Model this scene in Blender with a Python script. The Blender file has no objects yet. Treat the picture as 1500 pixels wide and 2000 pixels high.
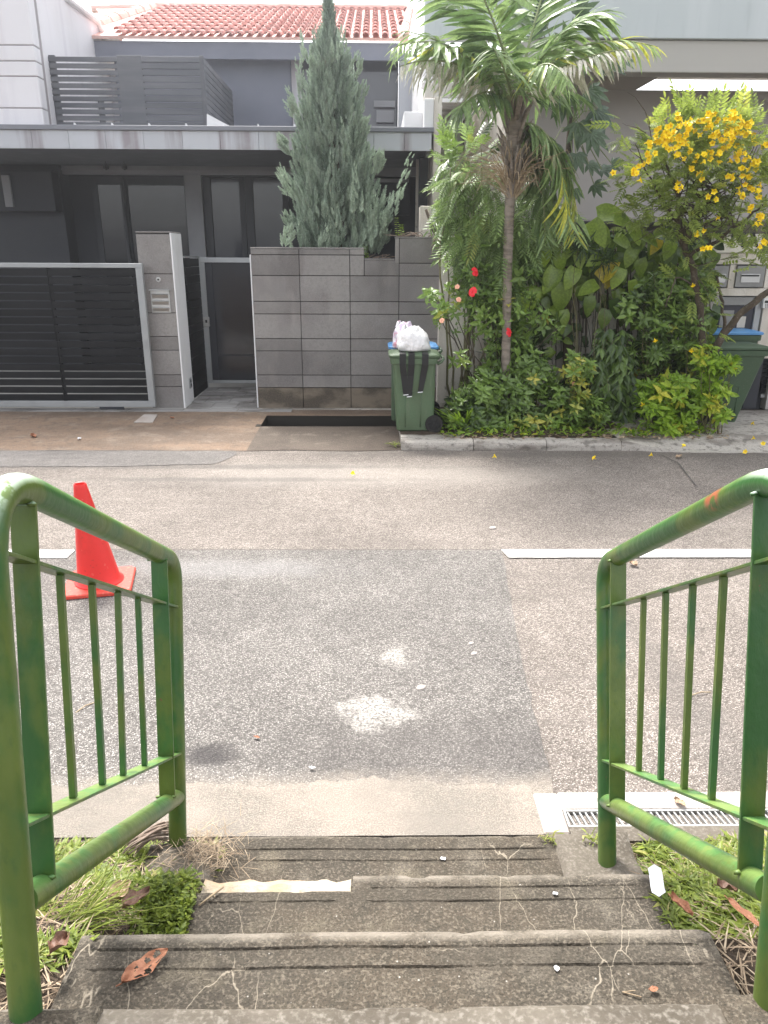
import bpy, math, random
import numpy as np
from mathutils import Vector, Matrix, noise as mnoise

R = math.radians
scene = bpy.context.scene
COL = scene.collection
rng = random.Random(7)

# ------------------------------------------------------------------ camera, sky, sun, exposure
EYE = 2.0
PITCH = 19.03
FPIX = 1450.0
cam_d = bpy.data.cameras.new("camera")
cam = bpy.data.objects.new("camera", cam_d)
COL.objects.link(cam)
cam_d.sensor_fit = 'VERTICAL'
cam_d.sensor_height = 24.0
cam_d.lens = 24.0 * FPIX / 2000.0
cam_d.clip_start = 0.02
cam_d.clip_end = 600
cam.location = (0, 0, EYE)
CAMROT = Matrix.Rotation(R(-0.83), 3, 'Z') @ Matrix.Rotation(R(90 - PITCH), 3, 'X') @ Matrix.Rotation(R(0.25), 3, 'Z')
cam.rotation_euler = CAMROT.to_euler()
scene.camera = cam

world = bpy.data.worlds.new("World")
scene.world = world
world.use_nodes = True
wn = world.node_tree.nodes
wl = world.node_tree.links
bg = wn['Background']
sky = wn.new('ShaderNodeTexSky')
sky.sky_type = 'NISHITA'
sky.sun_disc = False
SUN_EL, SUN_AZ = 57.0, -22.0      # azimuth measured from +Y towards +X
sky.sun_elevation = R(SUN_EL)
sky.sun_rotation = R(SUN_AZ)
sky.altitude = 0
sky.air_density = 1.0
sky.dust_density = 3.0
sky.ozone_density = 1.0
hsv = wn.new('ShaderNodeHueSaturation')
hsv.inputs['Saturation'].default_value = 0.22
hsv.inputs['Value'].default_value = 1.0
wl.new(sky.outputs[0], hsv.inputs['Color'])
wl.new(hsv.outputs[0], bg.inputs['Color'])
bg.inputs['Strength'].default_value = 0.15

sun_d = bpy.data.lights.new("sun", 'SUN')
sun_d.energy = 1.9
sun_d.angle = R(14)
sun_d.color = (1.0, 0.965, 0.91)
sun = bpy.data.objects.new("sun", sun_d)
COL.objects.link(sun)
_d = Vector((math.sin(R(SUN_AZ)) * math.cos(R(SUN_EL)), math.cos(R(SUN_AZ)) * math.cos(R(SUN_EL)), math.sin(R(SUN_EL))))
sun.rotation_euler = (-_d).to_track_quat('-Z', 'Y').to_euler()
sun.location = (0, 0, 30)

vs = scene.view_settings
vs.view_transform = 'Standard'
vs.look = 'None'
vs.exposure = 1.78
vs.gamma = 1.0
vs.use_curve_mapping = False

# ------------------------------------------------------------------ measuring helpers (photo pixel -> point on a real plane)
def ray(px, py):
    return CAMROT @ Vector((px - 750, -(py - 1000), -FPIX))
def A(px, py, Y):
    r = ray(px, py); t = Y / r.y
    return Vector((r.x * t, Y, EYE + r.z * t))
def G(px, py, z=0.0):
    r = ray(px, py); t = (z - EYE) / r.z
    return Vector((r.x * t, r.y * t, z))
CAMINV = CAMROT.transposed()
def PX(p):
    v = CAMINV @ (Vector(p) - Vector((0, 0, EYE)))
    return (750 + FPIX * v.x / -v.z, 1000 - FPIX * v.y / -v.z)
def AX(px, py, X):
    r = ray(px, py); t = X / r.x
    return Vector((X, r.y * t, EYE + r.z * t))

# ------------------------------------------------------------------ materials
def N(nt, kind, **kw):
    n = nt.nodes.new(kind)
    for k, v in kw.items():
        if k == 'inp':
            for a, b in v.items():
                n.inputs[a].default_value = b
        else:
            setattr(n, k, v)
    return n
def c4(c):
    return (c[0], c[1], c[2], 1.0)
def new_mat(name):
    m = bpy.data.materials.new(name)
    m.use_nodes = True
    nt = m.node_tree
    b = nt.nodes['Principled BSDF']
    return m, nt, b
def pos_node(nt, scale=(1, 1, 1)):
    g = N(nt, 'ShaderNodeNewGeometry')
    mp = N(nt, 'ShaderNodeMapping')
    mp.inputs['Scale'].default_value = scale
    nt.links.new(g.outputs['Position'], mp.inputs['Vector'])
    return mp.outputs[0]
def noise_mask(nt, scale, lo, hi, detail=4, stretch=(1, 1, 1), rough=0.55, kind='noise', off=0.0):
    v = pos_node(nt, stretch)
    if kind == 'noise':
        t = N(nt, 'ShaderNodeTexNoise', inp={'Scale': scale, 'Detail': detail, 'Roughness': rough})
        o = t.outputs['Fac']
        if off:
            t.noise_dimensions = '4D'; t.inputs['W'].default_value = off
    elif kind == 'voronoi':
        t = N(nt, 'ShaderNodeTexVoronoi', inp={'Scale': scale}); o = t.outputs['Distance']
    elif kind == 'cell':
        t = N(nt, 'ShaderNodeTexVoronoi', inp={'Scale': scale})
        s = N(nt, 'ShaderNodeSeparateColor'); nt.links.new(t.outputs['Color'], s.inputs[0]); o = s.outputs[0]
    elif kind == 'edge':
        t = N(nt, 'ShaderNodeTexVoronoi', feature='DISTANCE_TO_EDGE', inp={'Scale': scale}); o = t.outputs['Distance']
        wn_ = N(nt, 'ShaderNodeTexNoise', inp={'Scale': scale * 3, 'Detail': 3})
        mx = N(nt, 'ShaderNodeMix', data_type='VECTOR', inp={'Factor': 0.06})
        nt.links.new(v, mx.inputs[4]); nt.links.new(wn_.outputs['Color'], mx.inputs[5])
        nt.links.new(v, wn_.inputs['Vector'])
        v = mx.outputs[1]
    nt.links.new(v, t.inputs['Vector'])
    mr = N(nt, 'ShaderNodeMapRange', inp={'From Min': lo, 'From Max': hi})
    mr.interpolation_type = 'SMOOTHSTEP'
    nt.links.new(o, mr.inputs['Value'])
    return mr.outputs[0]
def mixc(nt, fac, a, b):
    m = N(nt, 'ShaderNodeMix', data_type='RGBA')
    if isinstance(fac, float): m.inputs[0].default_value = fac
    else: nt.links.new(fac, m.inputs[0])
    for s, i in ((a, 6), (b, 7)):
        if isinstance(s, tuple): m.inputs[i].default_value = c4(s)
        else: nt.links.new(s, m.inputs[i])
    return m.outputs[2]
def mul(nt, a, b):
    m = N(nt, 'ShaderNodeMath', operation='MULTIPLY')
    for s, i in ((a, 0), (b, 1)):
        if isinstance(s, (int, float)): m.inputs[i].default_value = s
        else: nt.links.new(s, m.inputs[i])
    return m.outputs[0]
def blob(nt, x, y, rx, ry, soft=0.5, nscale=6, namt=0.6):
    """mask of a stain round a place on the ground (world x, y)"""
    g = N(nt, 'ShaderNodeNewGeometry')
    mp = N(nt, 'ShaderNodeMapping')
    mp.inputs['Scale'].default_value = (1 / rx, 1 / ry, 0)
    mp.inputs['Location'].default_value = (-x / rx, -y / ry, 0)
    nt.links.new(g.outputs['Position'], mp.inputs['Vector'])
    ln = N(nt, 'ShaderNodeVectorMath', operation='LENGTH')
    nt.links.new(mp.outputs[0], ln.inputs[0])
    nz = N(nt, 'ShaderNodeTexNoise', inp={'Scale': nscale, 'Detail': 6, 'Roughness': 0.7})
    nt.links.new(g.outputs['Position'], nz.inputs['Vector'])
    ma = N(nt, 'ShaderNodeMath', operation='MULTIPLY_ADD', inp={1: namt * 3, 2: -namt * 1.5})
    nt.links.new(nz.outputs['Fac'], ma.inputs[0])
    ad = N(nt, 'ShaderNodeMath', operation='ADD')
    nt.links.new(ln.outputs['Value'], ad.inputs[0]); nt.links.new(ma.outputs[0], ad.inputs[1])
    mr = N(nt, 'ShaderNodeMapRange', inp={'From Min': 1 + soft, 'From Max': 1 - soft})
    mr.interpolation_type = 'SMOOTHSTEP'
    nt.links.new(ad.outputs[0], mr.inputs['Value'])
    return mr.outputs[0]
def mat(name, base, rough=0.6, layers=(), bump=(), metal=0.0, spec=0.4, vary=0.0, coat=0.0):
    """layers: (kind, scale, lo, hi, colour, strength, stretch); bump: (kind, scale, height m, stretch)"""
    m, nt, b = new_mat(name)
    col = tuple(base)
    for L in layers:
        kind, sc, lo, hi, c, st = L[:6]
        stretch = L[6] if len(L) > 6 else (1, 1, 1)
        f = noise_mask(nt, sc, lo, hi, kind=kind, stretch=stretch, detail=6, off=(hash(name) % 7) + 0.0 if kind == 'noise' and False else 0.0)
        f = mul(nt, f, st)
        col = mixc(nt, f, col, tuple(c))
    if vary:
        oi = N(nt, 'ShaderNodeObjectInfo')
        mr = N(nt, 'ShaderNodeMapRange', inp={'To Min': 1 - vary, 'To Max': 1 + vary})
        nt.links.new(oi.outputs['Random'], mr.inputs['Value'])
        h = N(nt, 'ShaderNodeHueSaturation')
        nt.links.new(mr.outputs[0], h.inputs['Value'])
        if isinstance(col, tuple): h.inputs['Color'].default_value = c4(col)
        else: nt.links.new(col, h.inputs['Color'])
        col = h.outputs[0]
    if isinstance(col, tuple): b.inputs['Base Color'].default_value = c4(col)
    else: nt.links.new(col, b.inputs['Base Color'])
    b.inputs['Roughness'].default_value = rough
    b.inputs['Metallic'].default_value = metal
    b.inputs['Specular IOR Level'].default_value = spec
    b.inputs['Coat Weight'].default_value = coat
    prev = None
    for B in bump:
        kind, sc, ht = B[:3]
        stretch = B[3] if len(B) > 3 else (1, 1, 1)
        f = noise_mask(nt, sc, 0.0, 1.0, kind=kind, stretch=stretch)
        bn = N(nt, 'ShaderNodeBump', inp={'Distance': ht, 'Strength': 1.0})
        nt.links.new(f, bn.inputs['Height'])
        if prev: nt.links.new(prev, bn.inputs['Normal'])
        prev = bn.outputs[0]
    if prev: nt.links.new(prev, b.inputs['Normal'])
    return m
def leaf_mat(name, dark, light, yellow=None, rough=0.42, trans=0.3, spec=0.45):
    """colour from the per-leaf 'tint' attribute"""
    m, nt, b = new_mat(name)
    at = N(nt, 'ShaderNodeAttribute', attribute_name='tint')
    rp = N(nt, 'ShaderNodeValToRGB')
    rp.color_ramp.elements[0].color = c4(dark)
    rp.color_ramp.elements[1].color = c4(light)
    if yellow:
        rp.color_ramp.elements[1].position = 0.86
        e = rp.color_ramp.elements.new(0.95); e.color = c4(yellow)
    nt.links.new(at.outputs['Fac'], rp.inputs[0])
    f = noise_mask(nt, 40, 0.35, 0.75)
    h = N(nt, 'ShaderNodeHueSaturation')
    mr = N(nt, 'ShaderNodeMapRange', inp={'To Min': 0.8, 'To Max': 1.2})
    nt.links.new(f, mr.inputs['Value']); nt.links.new(mr.outputs[0], h.inputs['Value'])
    nt.links.new(rp.outputs[0], h.inputs['Color'])
    nt.links.new(h.outputs[0], b.inputs['Base Color'])
    b.inputs['Roughness'].default_value = rough
    b.inputs['Specular IOR Level'].default_value = spec
    tr = N(nt, 'ShaderNodeBsdfTranslucent')
    nt.links.new(h.outputs[0], tr.inputs['Color'])
    mx = N(nt, 'ShaderNodeMixShader', inp={0: trans})
    nt.links.new(b.outputs[0], mx.inputs[1]); nt.links.new(tr.outputs[0], mx.inputs[2])
    nt.links.new(mx.outputs[0], nt.nodes['Material Output'].inputs['Surface'])
    return m

def asphalt(name, stone_lo, stone_hi, binder, blobs=(), streaks=None):
    m, nt, b = new_mat(name)
    cell = noise_mask(nt, 125, 0.0, 1.0, kind='cell')
    dist = noise_mask(nt, 125, 0.25, 0.62, kind='voronoi')
    col = mixc(nt, cell, stone_lo, stone_hi)
    col = mixc(nt, mul(nt, dist, 0.75), col, binder)
    big = noise_mask(nt, 1.1, 0.35, 0.7, detail=6)
    h = N(nt, 'ShaderNodeHueSaturation')
    mr = N(nt, 'ShaderNodeMapRange', inp={'To Min': 0.87, 'To Max': 1.1})
    nt.links.new(big, mr.inputs['Value']); nt.links.new(mr.outputs[0], h.inputs['Value']); nt.links.new(col, h.inputs['Color'])
    col = h.outputs[0]
    med = noise_mask(nt, 9, 0.3, 0.75, detail=5)
    h = N(nt, 'ShaderNodeHueSaturation')
    mr = N(nt, 'ShaderNodeMapRange', inp={'To Min': 0.9, 'To Max': 1.08})
    nt.links.new(med, mr.inputs['Value']); nt.links.new(mr.outputs[0], h.inputs['Value']); nt.links.new(col, h.inputs['Color'])
    col = h.outputs[0]
    if streaks:
        f = noise_mask(nt, 1.2, 0.52, 0.72, stretch=(0.35, 4, 1), detail=5)
        col = mixc(nt, mul(nt, f, streaks[1]), col, streaks[0])
    for (x, y, rx, ry, c, st, soft, ns) in blobs:
        f = mul(nt, blob(nt, x, y, rx, ry, soft, ns * (0.6 if ns >= 14 else 1), 1.15 if ns >= 14 else 0.6), st)
        if ns >= 14:
            f = mul(nt, f, noise_mask(nt, 75, 0.36, 0.58, detail=5))
        col = mixc(nt, f, col, c)
    nt.links.new(col, b.inputs['Base Color'])
    b.inputs['Roughness'].default_value = 0.82
    b.inputs['Specular IOR Level'].default_value = 0.3
    bn = N(nt, 'ShaderNodeBump', invert=True, inp={'Distance': 0.004, 'Strength': 0.9})
    nt.links.new(dist, bn.inputs['Height'])
    fine = noise_mask(nt, 220, 0.2, 0.8)
    bn2 = N(nt, 'ShaderNodeBump', inp={'Distance': 0.0015, 'Strength': 1.0})
    nt.links.new(fine, bn2.inputs['Height']); nt.links.new(bn.outputs[0], bn2.inputs['Normal'])
    nt.links.new(bn2.outputs[0], b.inputs['Normal'])
    return m

p1, p2, p3 = G(735, 1392), G(772, 1283), G(1100, 1560)
d1, d2, d3, d4 = G(410, 1475), G(25, 1340), G(900, 1470), G(430, 1110)
M = {}
M['asphalt_far'] = asphalt('asphalt_far', (0.19, 0.162, 0.14), (0.55, 0.485, 0.43), (0.115, 0.096, 0.082),
    blobs=[(G(700, 960).x, 6.9, 1.6, 0.35, (0.50, 0.45, 0.40), 0.35, 0.7, 2), (-2.0, 7.2, 2.2, 0.08, (0.12, 0.11, 0.10), 0.5, 0.6, 3),
           (-1.3, 6.75, 1.4, 0.07, (0.12, 0.11, 0.10), 0.5, 0.6, 3), (1.9, 7.7, 2.5, 0.12, (0.13, 0.115, 0.10), 0.5, 0.6, 3),
           (1.5, 3.0, 0.12, 0.9, (0.12, 0.11, 0.10), 0.4, 0.6, 4)],
    streaks=((0.16, 0.14, 0.125), 0.35))
M['asphalt_near'] = asphalt('asphalt_near', (0.15, 0.136, 0.124), (0.47, 0.435, 0.40), (0.088, 0.08, 0.072),
    blobs=[(p1.x, p1.y, 0.14, 0.12, (0.60, 0.56, 0.51), 0.7, 0.35, 14), (p2.x, p2.y, 0.07, 0.09, (0.55, 0.51, 0.46), 0.6, 0.35, 16),
           (d1.x, d1.y, 0.10, 0.07, (0.045, 0.04, 0.04), 0.8, 0.5, 8), (d2.x, d2.y, 0.12, 0.22, (0.07, 0.05, 0.04), 0.7, 0.5, 8),
           (d3.x, d3.y, 0.7, 0.25, (0.09, 0.08, 0.075), 0.45, 0.7, 4), (d4.x, d4.y, 0.7, 0.15, (0.35, 0.34, 0.33), 0.35, 0.7, 4),
           (0.0, 2.35, 3.5, 0.12, (0.36, 0.31, 0.255), 0.8, 0.9, 7)])
M['asphalt_old'] = asphalt('asphalt_old', (0.20, 0.18, 0.165), (0.36, 0.33, 0.31), (0.13, 0.12, 0.11), streaks=((0.10, 0.09, 0.085), 0.5))
M['seam'] = mat('seam', (0.07, 0.06, 0.055), 0.9, [('noise', 30, 0.4, 0.7, (0.2, 0.18, 0.16), 0.7)])
M['line'] = mat('line', (0.74, 0.72, 0.69), 0.6, [('noise', 45, 0.56, 0.7, (0.4, 0.37, 0.33), 0.55), ('noise', 5, 0.5, 0.75, (0.58, 0.55, 0.51), 0.5)], [('voronoi', 120, 0.002)])
M['sandy'] = mat('sandy', (0.225, 0.19, 0.158), 0.85, [('noise', 2.4, 0.40, 0.62, (0.135, 0.12, 0.10), 0.85), ('noise', 60, 0.45, 0.7, (0.24, 0.20, 0.165), 0.7), ('noise', 180, 0.45, 0.62, (0.38, 0.335, 0.285), 0.6), ('noise', 1.3, 0.45, 0.6, (0.17, 0.152, 0.13), 0.6),
                 ('voronoi', 26, 0.10, 0.03, (0.09, 0.07, 0.06), 0.7)], [('voronoi', 150, 0.0015), ('noise', 20, 0.004)])
M['apron'] = mat('apron', (0.215, 0.142, 0.092), 0.85, [('noise', 1.0, 0.38, 0.62, (0.105, 0.072, 0.05), 0.8, (0.6, 1.6, 1)), ('noise', 3.5, 0.5, 0.72, (0.27, 0.215, 0.165), 0.6), ('noise', 12, 0.5, 0.68, (0.09, 0.065, 0.048), 0.6),
                 ('noise', 40, 0.45, 0.75, (0.10, 0.075, 0.06), 0.55), ('noise', 120, 0.5, 0.7, (0.42, 0.36, 0.3), 0.5)], [('noise', 90, 0.003)])
M['apron_dark'] = mat('apron_dark', (0.095, 0.073, 0.056), 0.85, [('noise', 1.6, 0.4, 0.65, (0.055, 0.04, 0.03), 0.8), ('noise', 5, 0.55, 0.75, (0.24, 0.2, 0.16), 0.5),
                 ('noise', 110, 0.5, 0.7, (0.3, 0.25, 0.2), 0.5)], [('noise', 90, 0.003)])
M['kerb'] = mat('kerb', (0.48, 0.44, 0.39), 0.85, [('noise', 2.5, 0.45, 0.62, (0.18, 0.155, 0.13), 0.8, (0.6, 1, 3)), ('noise', 13, 0.5, 0.68, (0.10, 0.09, 0.075), 0.65, (1, 1, 1.6)), ('noise', 45, 0.56, 0.7, (0.07, 0.06, 0.05), 0.6),
                 ('noise', 80, 0.45, 0.7, (0.24, 0.21, 0.18), 0.5)], [('noise', 60, 0.006)])
M['step'] = mat('step', (0.080, 0.063, 0.044), 0.85, [('noise', 1.8, 0.38, 0.66, (0.055, 0.046, 0.035), 0.85), ('noise', 7, 0.52, 0.72, (0.19, 0.165, 0.13), 0.55),
                 ('noise', 16, 0.45, 0.65, (0.05, 0.042, 0.03), 0.7), ('noise', 4, 0.56, 0.7, (0.22, 0.185, 0.13), 0.5), ('noise', 110, 0.48, 0.62, (0.22, 0.185, 0.14), 0.5), ('noise', 190, 0.5, 0.62, (0.035, 0.03, 0.022), 0.75),
                 ('voronoi', 22, 0.07, 0.02, (0.62, 0.58, 0.52), 0.6)],
                 [('noise', 170, 0.0032), ('noise', 14, 0.005), ('noise', 50, 0.004)])
def add_cracks(m, colr):
    nt = m.node_tree; b = nt.nodes['Principled BSDF']
    src = b.inputs['Base Color'].links[0].from_socket
    e = noise_mask(nt, 3.6, 0.006, 0.0015, kind='edge', stretch=(1.5, 0.55, 0.55))
    k = noise_mask(nt, 2.1, 0.50, 0.58, detail=2)
    e2 = noise_mask(nt, 9, 0.012, 0.004, kind='edge')
    k2 = noise_mask(nt, 1.7, 0.60, 0.66, detail=2, stretch=(1, 1, 2))
    c = src
    g = N(nt, 'ShaderNodeNewGeometry'); sp = N(nt, 'ShaderNodeSeparateXYZ'); nt.links.new(g.outputs['Position'], sp.inputs[0])
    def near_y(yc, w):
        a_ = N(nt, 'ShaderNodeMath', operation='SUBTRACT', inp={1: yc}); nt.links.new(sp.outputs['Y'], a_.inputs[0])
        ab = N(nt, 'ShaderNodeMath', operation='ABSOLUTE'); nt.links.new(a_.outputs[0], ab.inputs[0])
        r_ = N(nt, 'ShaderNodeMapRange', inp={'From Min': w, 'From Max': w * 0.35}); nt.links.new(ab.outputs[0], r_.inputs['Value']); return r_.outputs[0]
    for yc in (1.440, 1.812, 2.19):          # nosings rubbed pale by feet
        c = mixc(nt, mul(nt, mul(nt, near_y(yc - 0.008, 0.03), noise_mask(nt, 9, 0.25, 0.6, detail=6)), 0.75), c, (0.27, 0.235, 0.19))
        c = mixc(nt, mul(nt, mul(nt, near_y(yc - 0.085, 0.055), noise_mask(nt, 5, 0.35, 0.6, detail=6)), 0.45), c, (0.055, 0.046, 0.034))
    c = mixc(nt, mul(nt, mul(nt, e, k), 0.42), c, colr)
    c = mixc(nt, mul(nt, mul(nt, e2, k2), 0.22), c, colr)
    nt.links.new(c, b.inputs['Base Color'])
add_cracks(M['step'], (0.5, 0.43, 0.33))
M['step_pale'] = mat('step_pale', (0.14, 0.12, 0.094), 0.85, [('noise', 3, 0.4, 0.66, (0.065, 0.053, 0.038), 0.85), ('noise', 90, 0.45, 0.72, (0.30, 0.27, 0.23), 0.5), ('noise', 20, 0.5, 0.7, (0.12, 0.1, 0.08), 0.5)],
                 [('noise', 160, 0.0018), ('noise', 14, 0.004)])
M['forecourt'] = mat('forecourt', (0.5, 0.48, 0.44), 0.7, [('noise', 3, 0.4, 0.7, (0.38, 0.36, 0.33), 0.6)])
M['mortar'] = mat('mortar', (0.46, 0.40, 0.31), 0.8, [('noise', 8, 0.45, 0.62, (0.40, 0.26, 0.14), 0.6), ('noise', 60, 0.58, 0.7, (0.3, 0.22, 0.15), 0.6)], [('noise', 40, 0.006)])
M['frame_conc'] = mat('frame_conc', (0.44, 0.395, 0.36), 0.8, [('noise', 5, 0.45, 0.7, (0.36, 0.29, 0.24), 0.7), ('noise', 60, 0.55, 0.72, (0.3, 0.24, 0.2), 0.5)], [('noise', 60, 0.004)])
M['gravel'] = asphalt('gravel', (0.05, 0.045, 0.04), (0.5, 0.46, 0.42), (0.03, 0.027, 0.024))
M['soil'] = mat('soil', (0.06, 0.042, 0.028), 0.95, [('noise', 12, 0.45, 0.7, (0.16, 0.12, 0.085), 0.6), ('noise', 90, 0.5, 0.7, (0.035, 0.025, 0.018), 0.7)], [('noise', 40, 0.02), ('noise', 150, 0.006)])
M['pit'] = mat('pit', (0.05, 0.045, 0.04), 0.8, [('noise', 6, 0.4, 0.7, (0.02, 0.018, 0.016), 0.8)])
M['pit_wall'] = mat('pit_wall', (0.03, 0.025, 0.02), 0.8, [('noise', 6, 0.4, 0.7, (0.03, 0.025, 0.02), 0.8)])
M['ground'] = mat('ground', (0.14, 0.12, 0.09), 0.95, [('noise', 0.5, 0.4, 0.7, (0.08, 0.10, 0.05), 0.8)])
M['steel'] = mat('steel', (0.50, 0.50, 0.49), 0.38, [('noise', 9, 0.5, 0.72, (0.33, 0.33, 0.32), 0.5)], metal=0.85)
M['grate'] = mat('grate', (0.42, 0.42, 0.41), 0.5, [('noise', 30, 0.5, 0.7, (0.3, 0.27, 0.24), 0.5)], metal=0.4)
M['alu'] = mat('alu', (0.36, 0.37, 0.375), 0.42, [('noise', 4, 0.45, 0.75, (0.24, 0.245, 0.25), 0.5)], metal=0.35)
M['slat_black'] = mat('slat_black', (0.006, 0.0065, 0.008), 0.55, [('noise', 3, 0.4, 0.75, (0.018, 0.019, 0.021), 0.7, (0.3, 1, 3))], vary=0.15, spec=0.22)
M['slat_grey'] = mat('slat_grey', (0.10, 0.105, 0.12), 0.55, [('noise', 3, 0.4, 0.75, (0.17, 0.17, 0.18), 0.7, (0.3, 1, 3))], vary=0.12)
M['stone_tile'] = mat('stone_tile', (0.255, 0.24, 0.225), 0.7, [('noise', 1.3, 0.40, 0.66, (0.165, 0.15, 0.145), 0.85), ('noise', 26, 0.45, 0.65, (0.19, 0.175, 0.165), 0.55), ('noise', 2.6, 0.55, 0.68, (0.12, 0.105, 0.10), 0.5, (1, 1, 0.35)), ('noise', 120, 0.4, 0.7, (0.33, 0.31, 0.30), 0.5), ('noise', 5, 0.55, 0.75, (0.29, 0.265, 0.245), 0.5, (1, 1, 0.4))],
                      [('noise', 120, 0.003), ('noise', 9, 0.004)], vary=0.16)
M['stone_base'] = mat('stone_base', (0.20, 0.165, 0.125), 0.8, [('noise', 2.2, 0.42, 0.6, (0.055, 0.045, 0.035), 0.9, (1, 1, 1.6)), ('noise', 100, 0.4, 0.7, (0.25, 0.2, 0.15), 0.4)], [('noise', 100, 0.002)], vary=0.06)
M['joint'] = mat('joint', (0.045, 0.04, 0.038), 0.9)
M['white_paint'] = mat('white_paint', (0.78, 0.77, 0.77), 0.6, [('noise', 3, 0.5, 0.78, (0.6, 0.58, 0.57), 0.5, (1, 1, 0.3))], [('noise', 60, 0.001)])
M['cream_wall'] = mat('cream_wall', (0.72, 0.67, 0.60), 0.8, [('noise', 1.6, 0.42, 0.68, (0.42, 0.36, 0.28), 0.8, (2, 1, 0.35)), ('noise', 9, 0.58, 0.72, (0.16, 0.13, 0.10), 0.7, (1.4, 1, 0.7)), ('noise', 60, 0.5, 0.7, (0.5, 0.45, 0.38), 0.4)], [('noise', 50, 0.003)])
M['white_house'] = mat('white_house', (0.76, 0.74, 0.76), 0.8, [('noise', 2.0, 0.48, 0.72, (0.60, 0.57, 0.61), 0.6, (2, 2, 0.2)), ('noise', 1, 0.4, 0.7, (0.68, 0.66, 0.66), 0.5)], [('noise', 30, 0.002)])
M['groove'] = mat('groove', (0.35, 0.32, 0.33), 0.9)
M['fascia'] = mat('fascia', (0.50, 0.51, 0.54), 0.6, [('noise', 1.7, 0.48, 0.62, (0.24, 0.20, 0.215), 0.8, (1.6, 1, 0.12)), ('noise', 4, 0.55, 0.75, (0.44, 0.45, 0.47), 0.5)], [('noise', 30, 0.001)], vary=0.05)
M['fascia_cap'] = mat('fascia_cap', (0.20, 0.205, 0.23), 0.55)
M['dark_wall'] = mat('dark_wall', (0.19, 0.20, 0.245), 0.8, [('noise', 1.2, 0.4, 0.7, (0.155, 0.165, 0.205), 0.6)], [('noise', 60, 0.001)])  # upper wall lightened: a glare veil is mixed into its colour
M['grey_wall'] = mat('grey_wall', (0.27, 0.27, 0.285), 0.8, [('noise', 1.5, 0.4, 0.7, (0.2, 0.2, 0.21), 0.6)])
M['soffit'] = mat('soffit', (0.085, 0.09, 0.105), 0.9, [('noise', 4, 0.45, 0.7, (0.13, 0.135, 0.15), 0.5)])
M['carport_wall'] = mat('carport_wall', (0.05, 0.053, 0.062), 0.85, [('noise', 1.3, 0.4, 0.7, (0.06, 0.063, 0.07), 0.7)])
M['frame_dark'] = mat('frame_dark', (0.03, 0.032, 0.04), 0.5)
def glassy(name, c, rough=0.08):
    m, nt, b = new_mat(name)
    b.inputs['Base Color'].default_value = c4(c)
    b.inputs['Roughness'].default_value = rough
    b.inputs['Specular IOR Level'].default_value = 0.6
    bn = N(nt, 'ShaderNodeBump', inp={'Distance': 0.01, 'Strength': 0.25})
    nt.links.new(noise_mask(nt, 1.2, 0.0, 1.0, detail=1), bn.inputs['Height'])
    nt.links.new(bn.outputs[0], b.inputs['Normal'])
    return m
M['glass'] = glassy('glass', (0.02, 0.021, 0.027))
M['glass_pale'] = glassy('glass_pale', (0.06, 0.062, 0.075))
M['floor_tile'] = mat('floor_tile', (0.27, 0.26, 0.25), 0.7, [('noise', 3, 0.45, 0.6, (0.09, 0.08, 0.07), 0.75, (0.6, 2, 1)), ('noise', 50, 0.4, 0.7, (0.33, 0.31, 0.29), 0.4)], vary=0.1)
M['roof_tile'] = mat('roof_tile', (0.70, 0.34, 0.29), 0.75, [('noise', 2.5, 0.4, 0.7, (0.62, 0.32, 0.29), 0.6), ('noise', 22, 0.5, 0.75, (0.78, 0.55, 0.50), 0.5)], [('noise', 50, 0.003)], vary=0.16)  # red tiles paled, with some of the glare veil in the colour
M['ridge_tile'] = mat('ridge_tile', (0.74, 0.48, 0.42), 0.75, [('noise', 2.5, 0.4, 0.7, (0.56, 0.28, 0.22), 0.6)], vary=0.08)
M['pale_upper'] = mat('pale_upper', (0.52, 0.56, 0.56), 0.5, [('noise', 1.2, 0.45, 0.7, (0.60, 0.63, 0.63), 0.7, (1.5, 1, 0.2)), ('noise', 5, 0.55, 0.75, (0.42, 0.46, 0.46), 0.4, (2, 1, 0.3))])
M['beam'] = mat('beam', (0.46, 0.44, 0.40), 0.8, [('noise', 0.9, 0.4, 0.7, (0.42, 0.40, 0.365), 0.7, (0.5, 1, 2))], [('noise', 60, 0.001)])
M['taupe_wall'] = mat('taupe_wall', (0.42, 0.39, 0.37), 0.85, [('noise', 0.8, 0.4, 0.7, (0.38, 0.355, 0.335), 0.8), ('noise', 12, 0.5, 0.75, (0.45, 0.42, 0.40), 0.3)], [('noise', 60, 0.001)])
M['moss_wall'] = mat('moss_wall', (0.13, 0.115, 0.09), 0.9, [('noise', 5, 0.4, 0.65, (0.09, 0.11, 0.045), 0.7, (2, 1, 0.3)), ('noise', 8, 0.5, 0.7, (0.055, 0.045, 0.035), 0.7, (3, 1, 0.3))])
M['shutter'] = mat('shutter', (0.40, 0.385, 0.36), 0.6, [('noise', 2, 0.4, 0.7, (0.33, 0.31, 0.29), 0.6)], vary=0.05)
M['mailbox'] = mat('mailbox', (0.25, 0.25, 0.245), 0.4, [('noise', 6, 0.45, 0.7, (0.18, 0.18, 0.175), 0.6)], metal=0.5)
M['plate_white'] = mat('plate_white', (0.72, 0.68, 0.6), 0.5, [('noise', 10, 0.5, 0.75, (0.55, 0.5, 0.42), 0.5)])
M['black'] = mat('black', (0.015, 0.015, 0.016), 0.5)
M['rubber'] = mat('rubber', (0.022, 0.021, 0.02), 0.75, [('noise', 12, 0.5, 0.75, (0.06, 0.05, 0.04), 0.6)])
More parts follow.
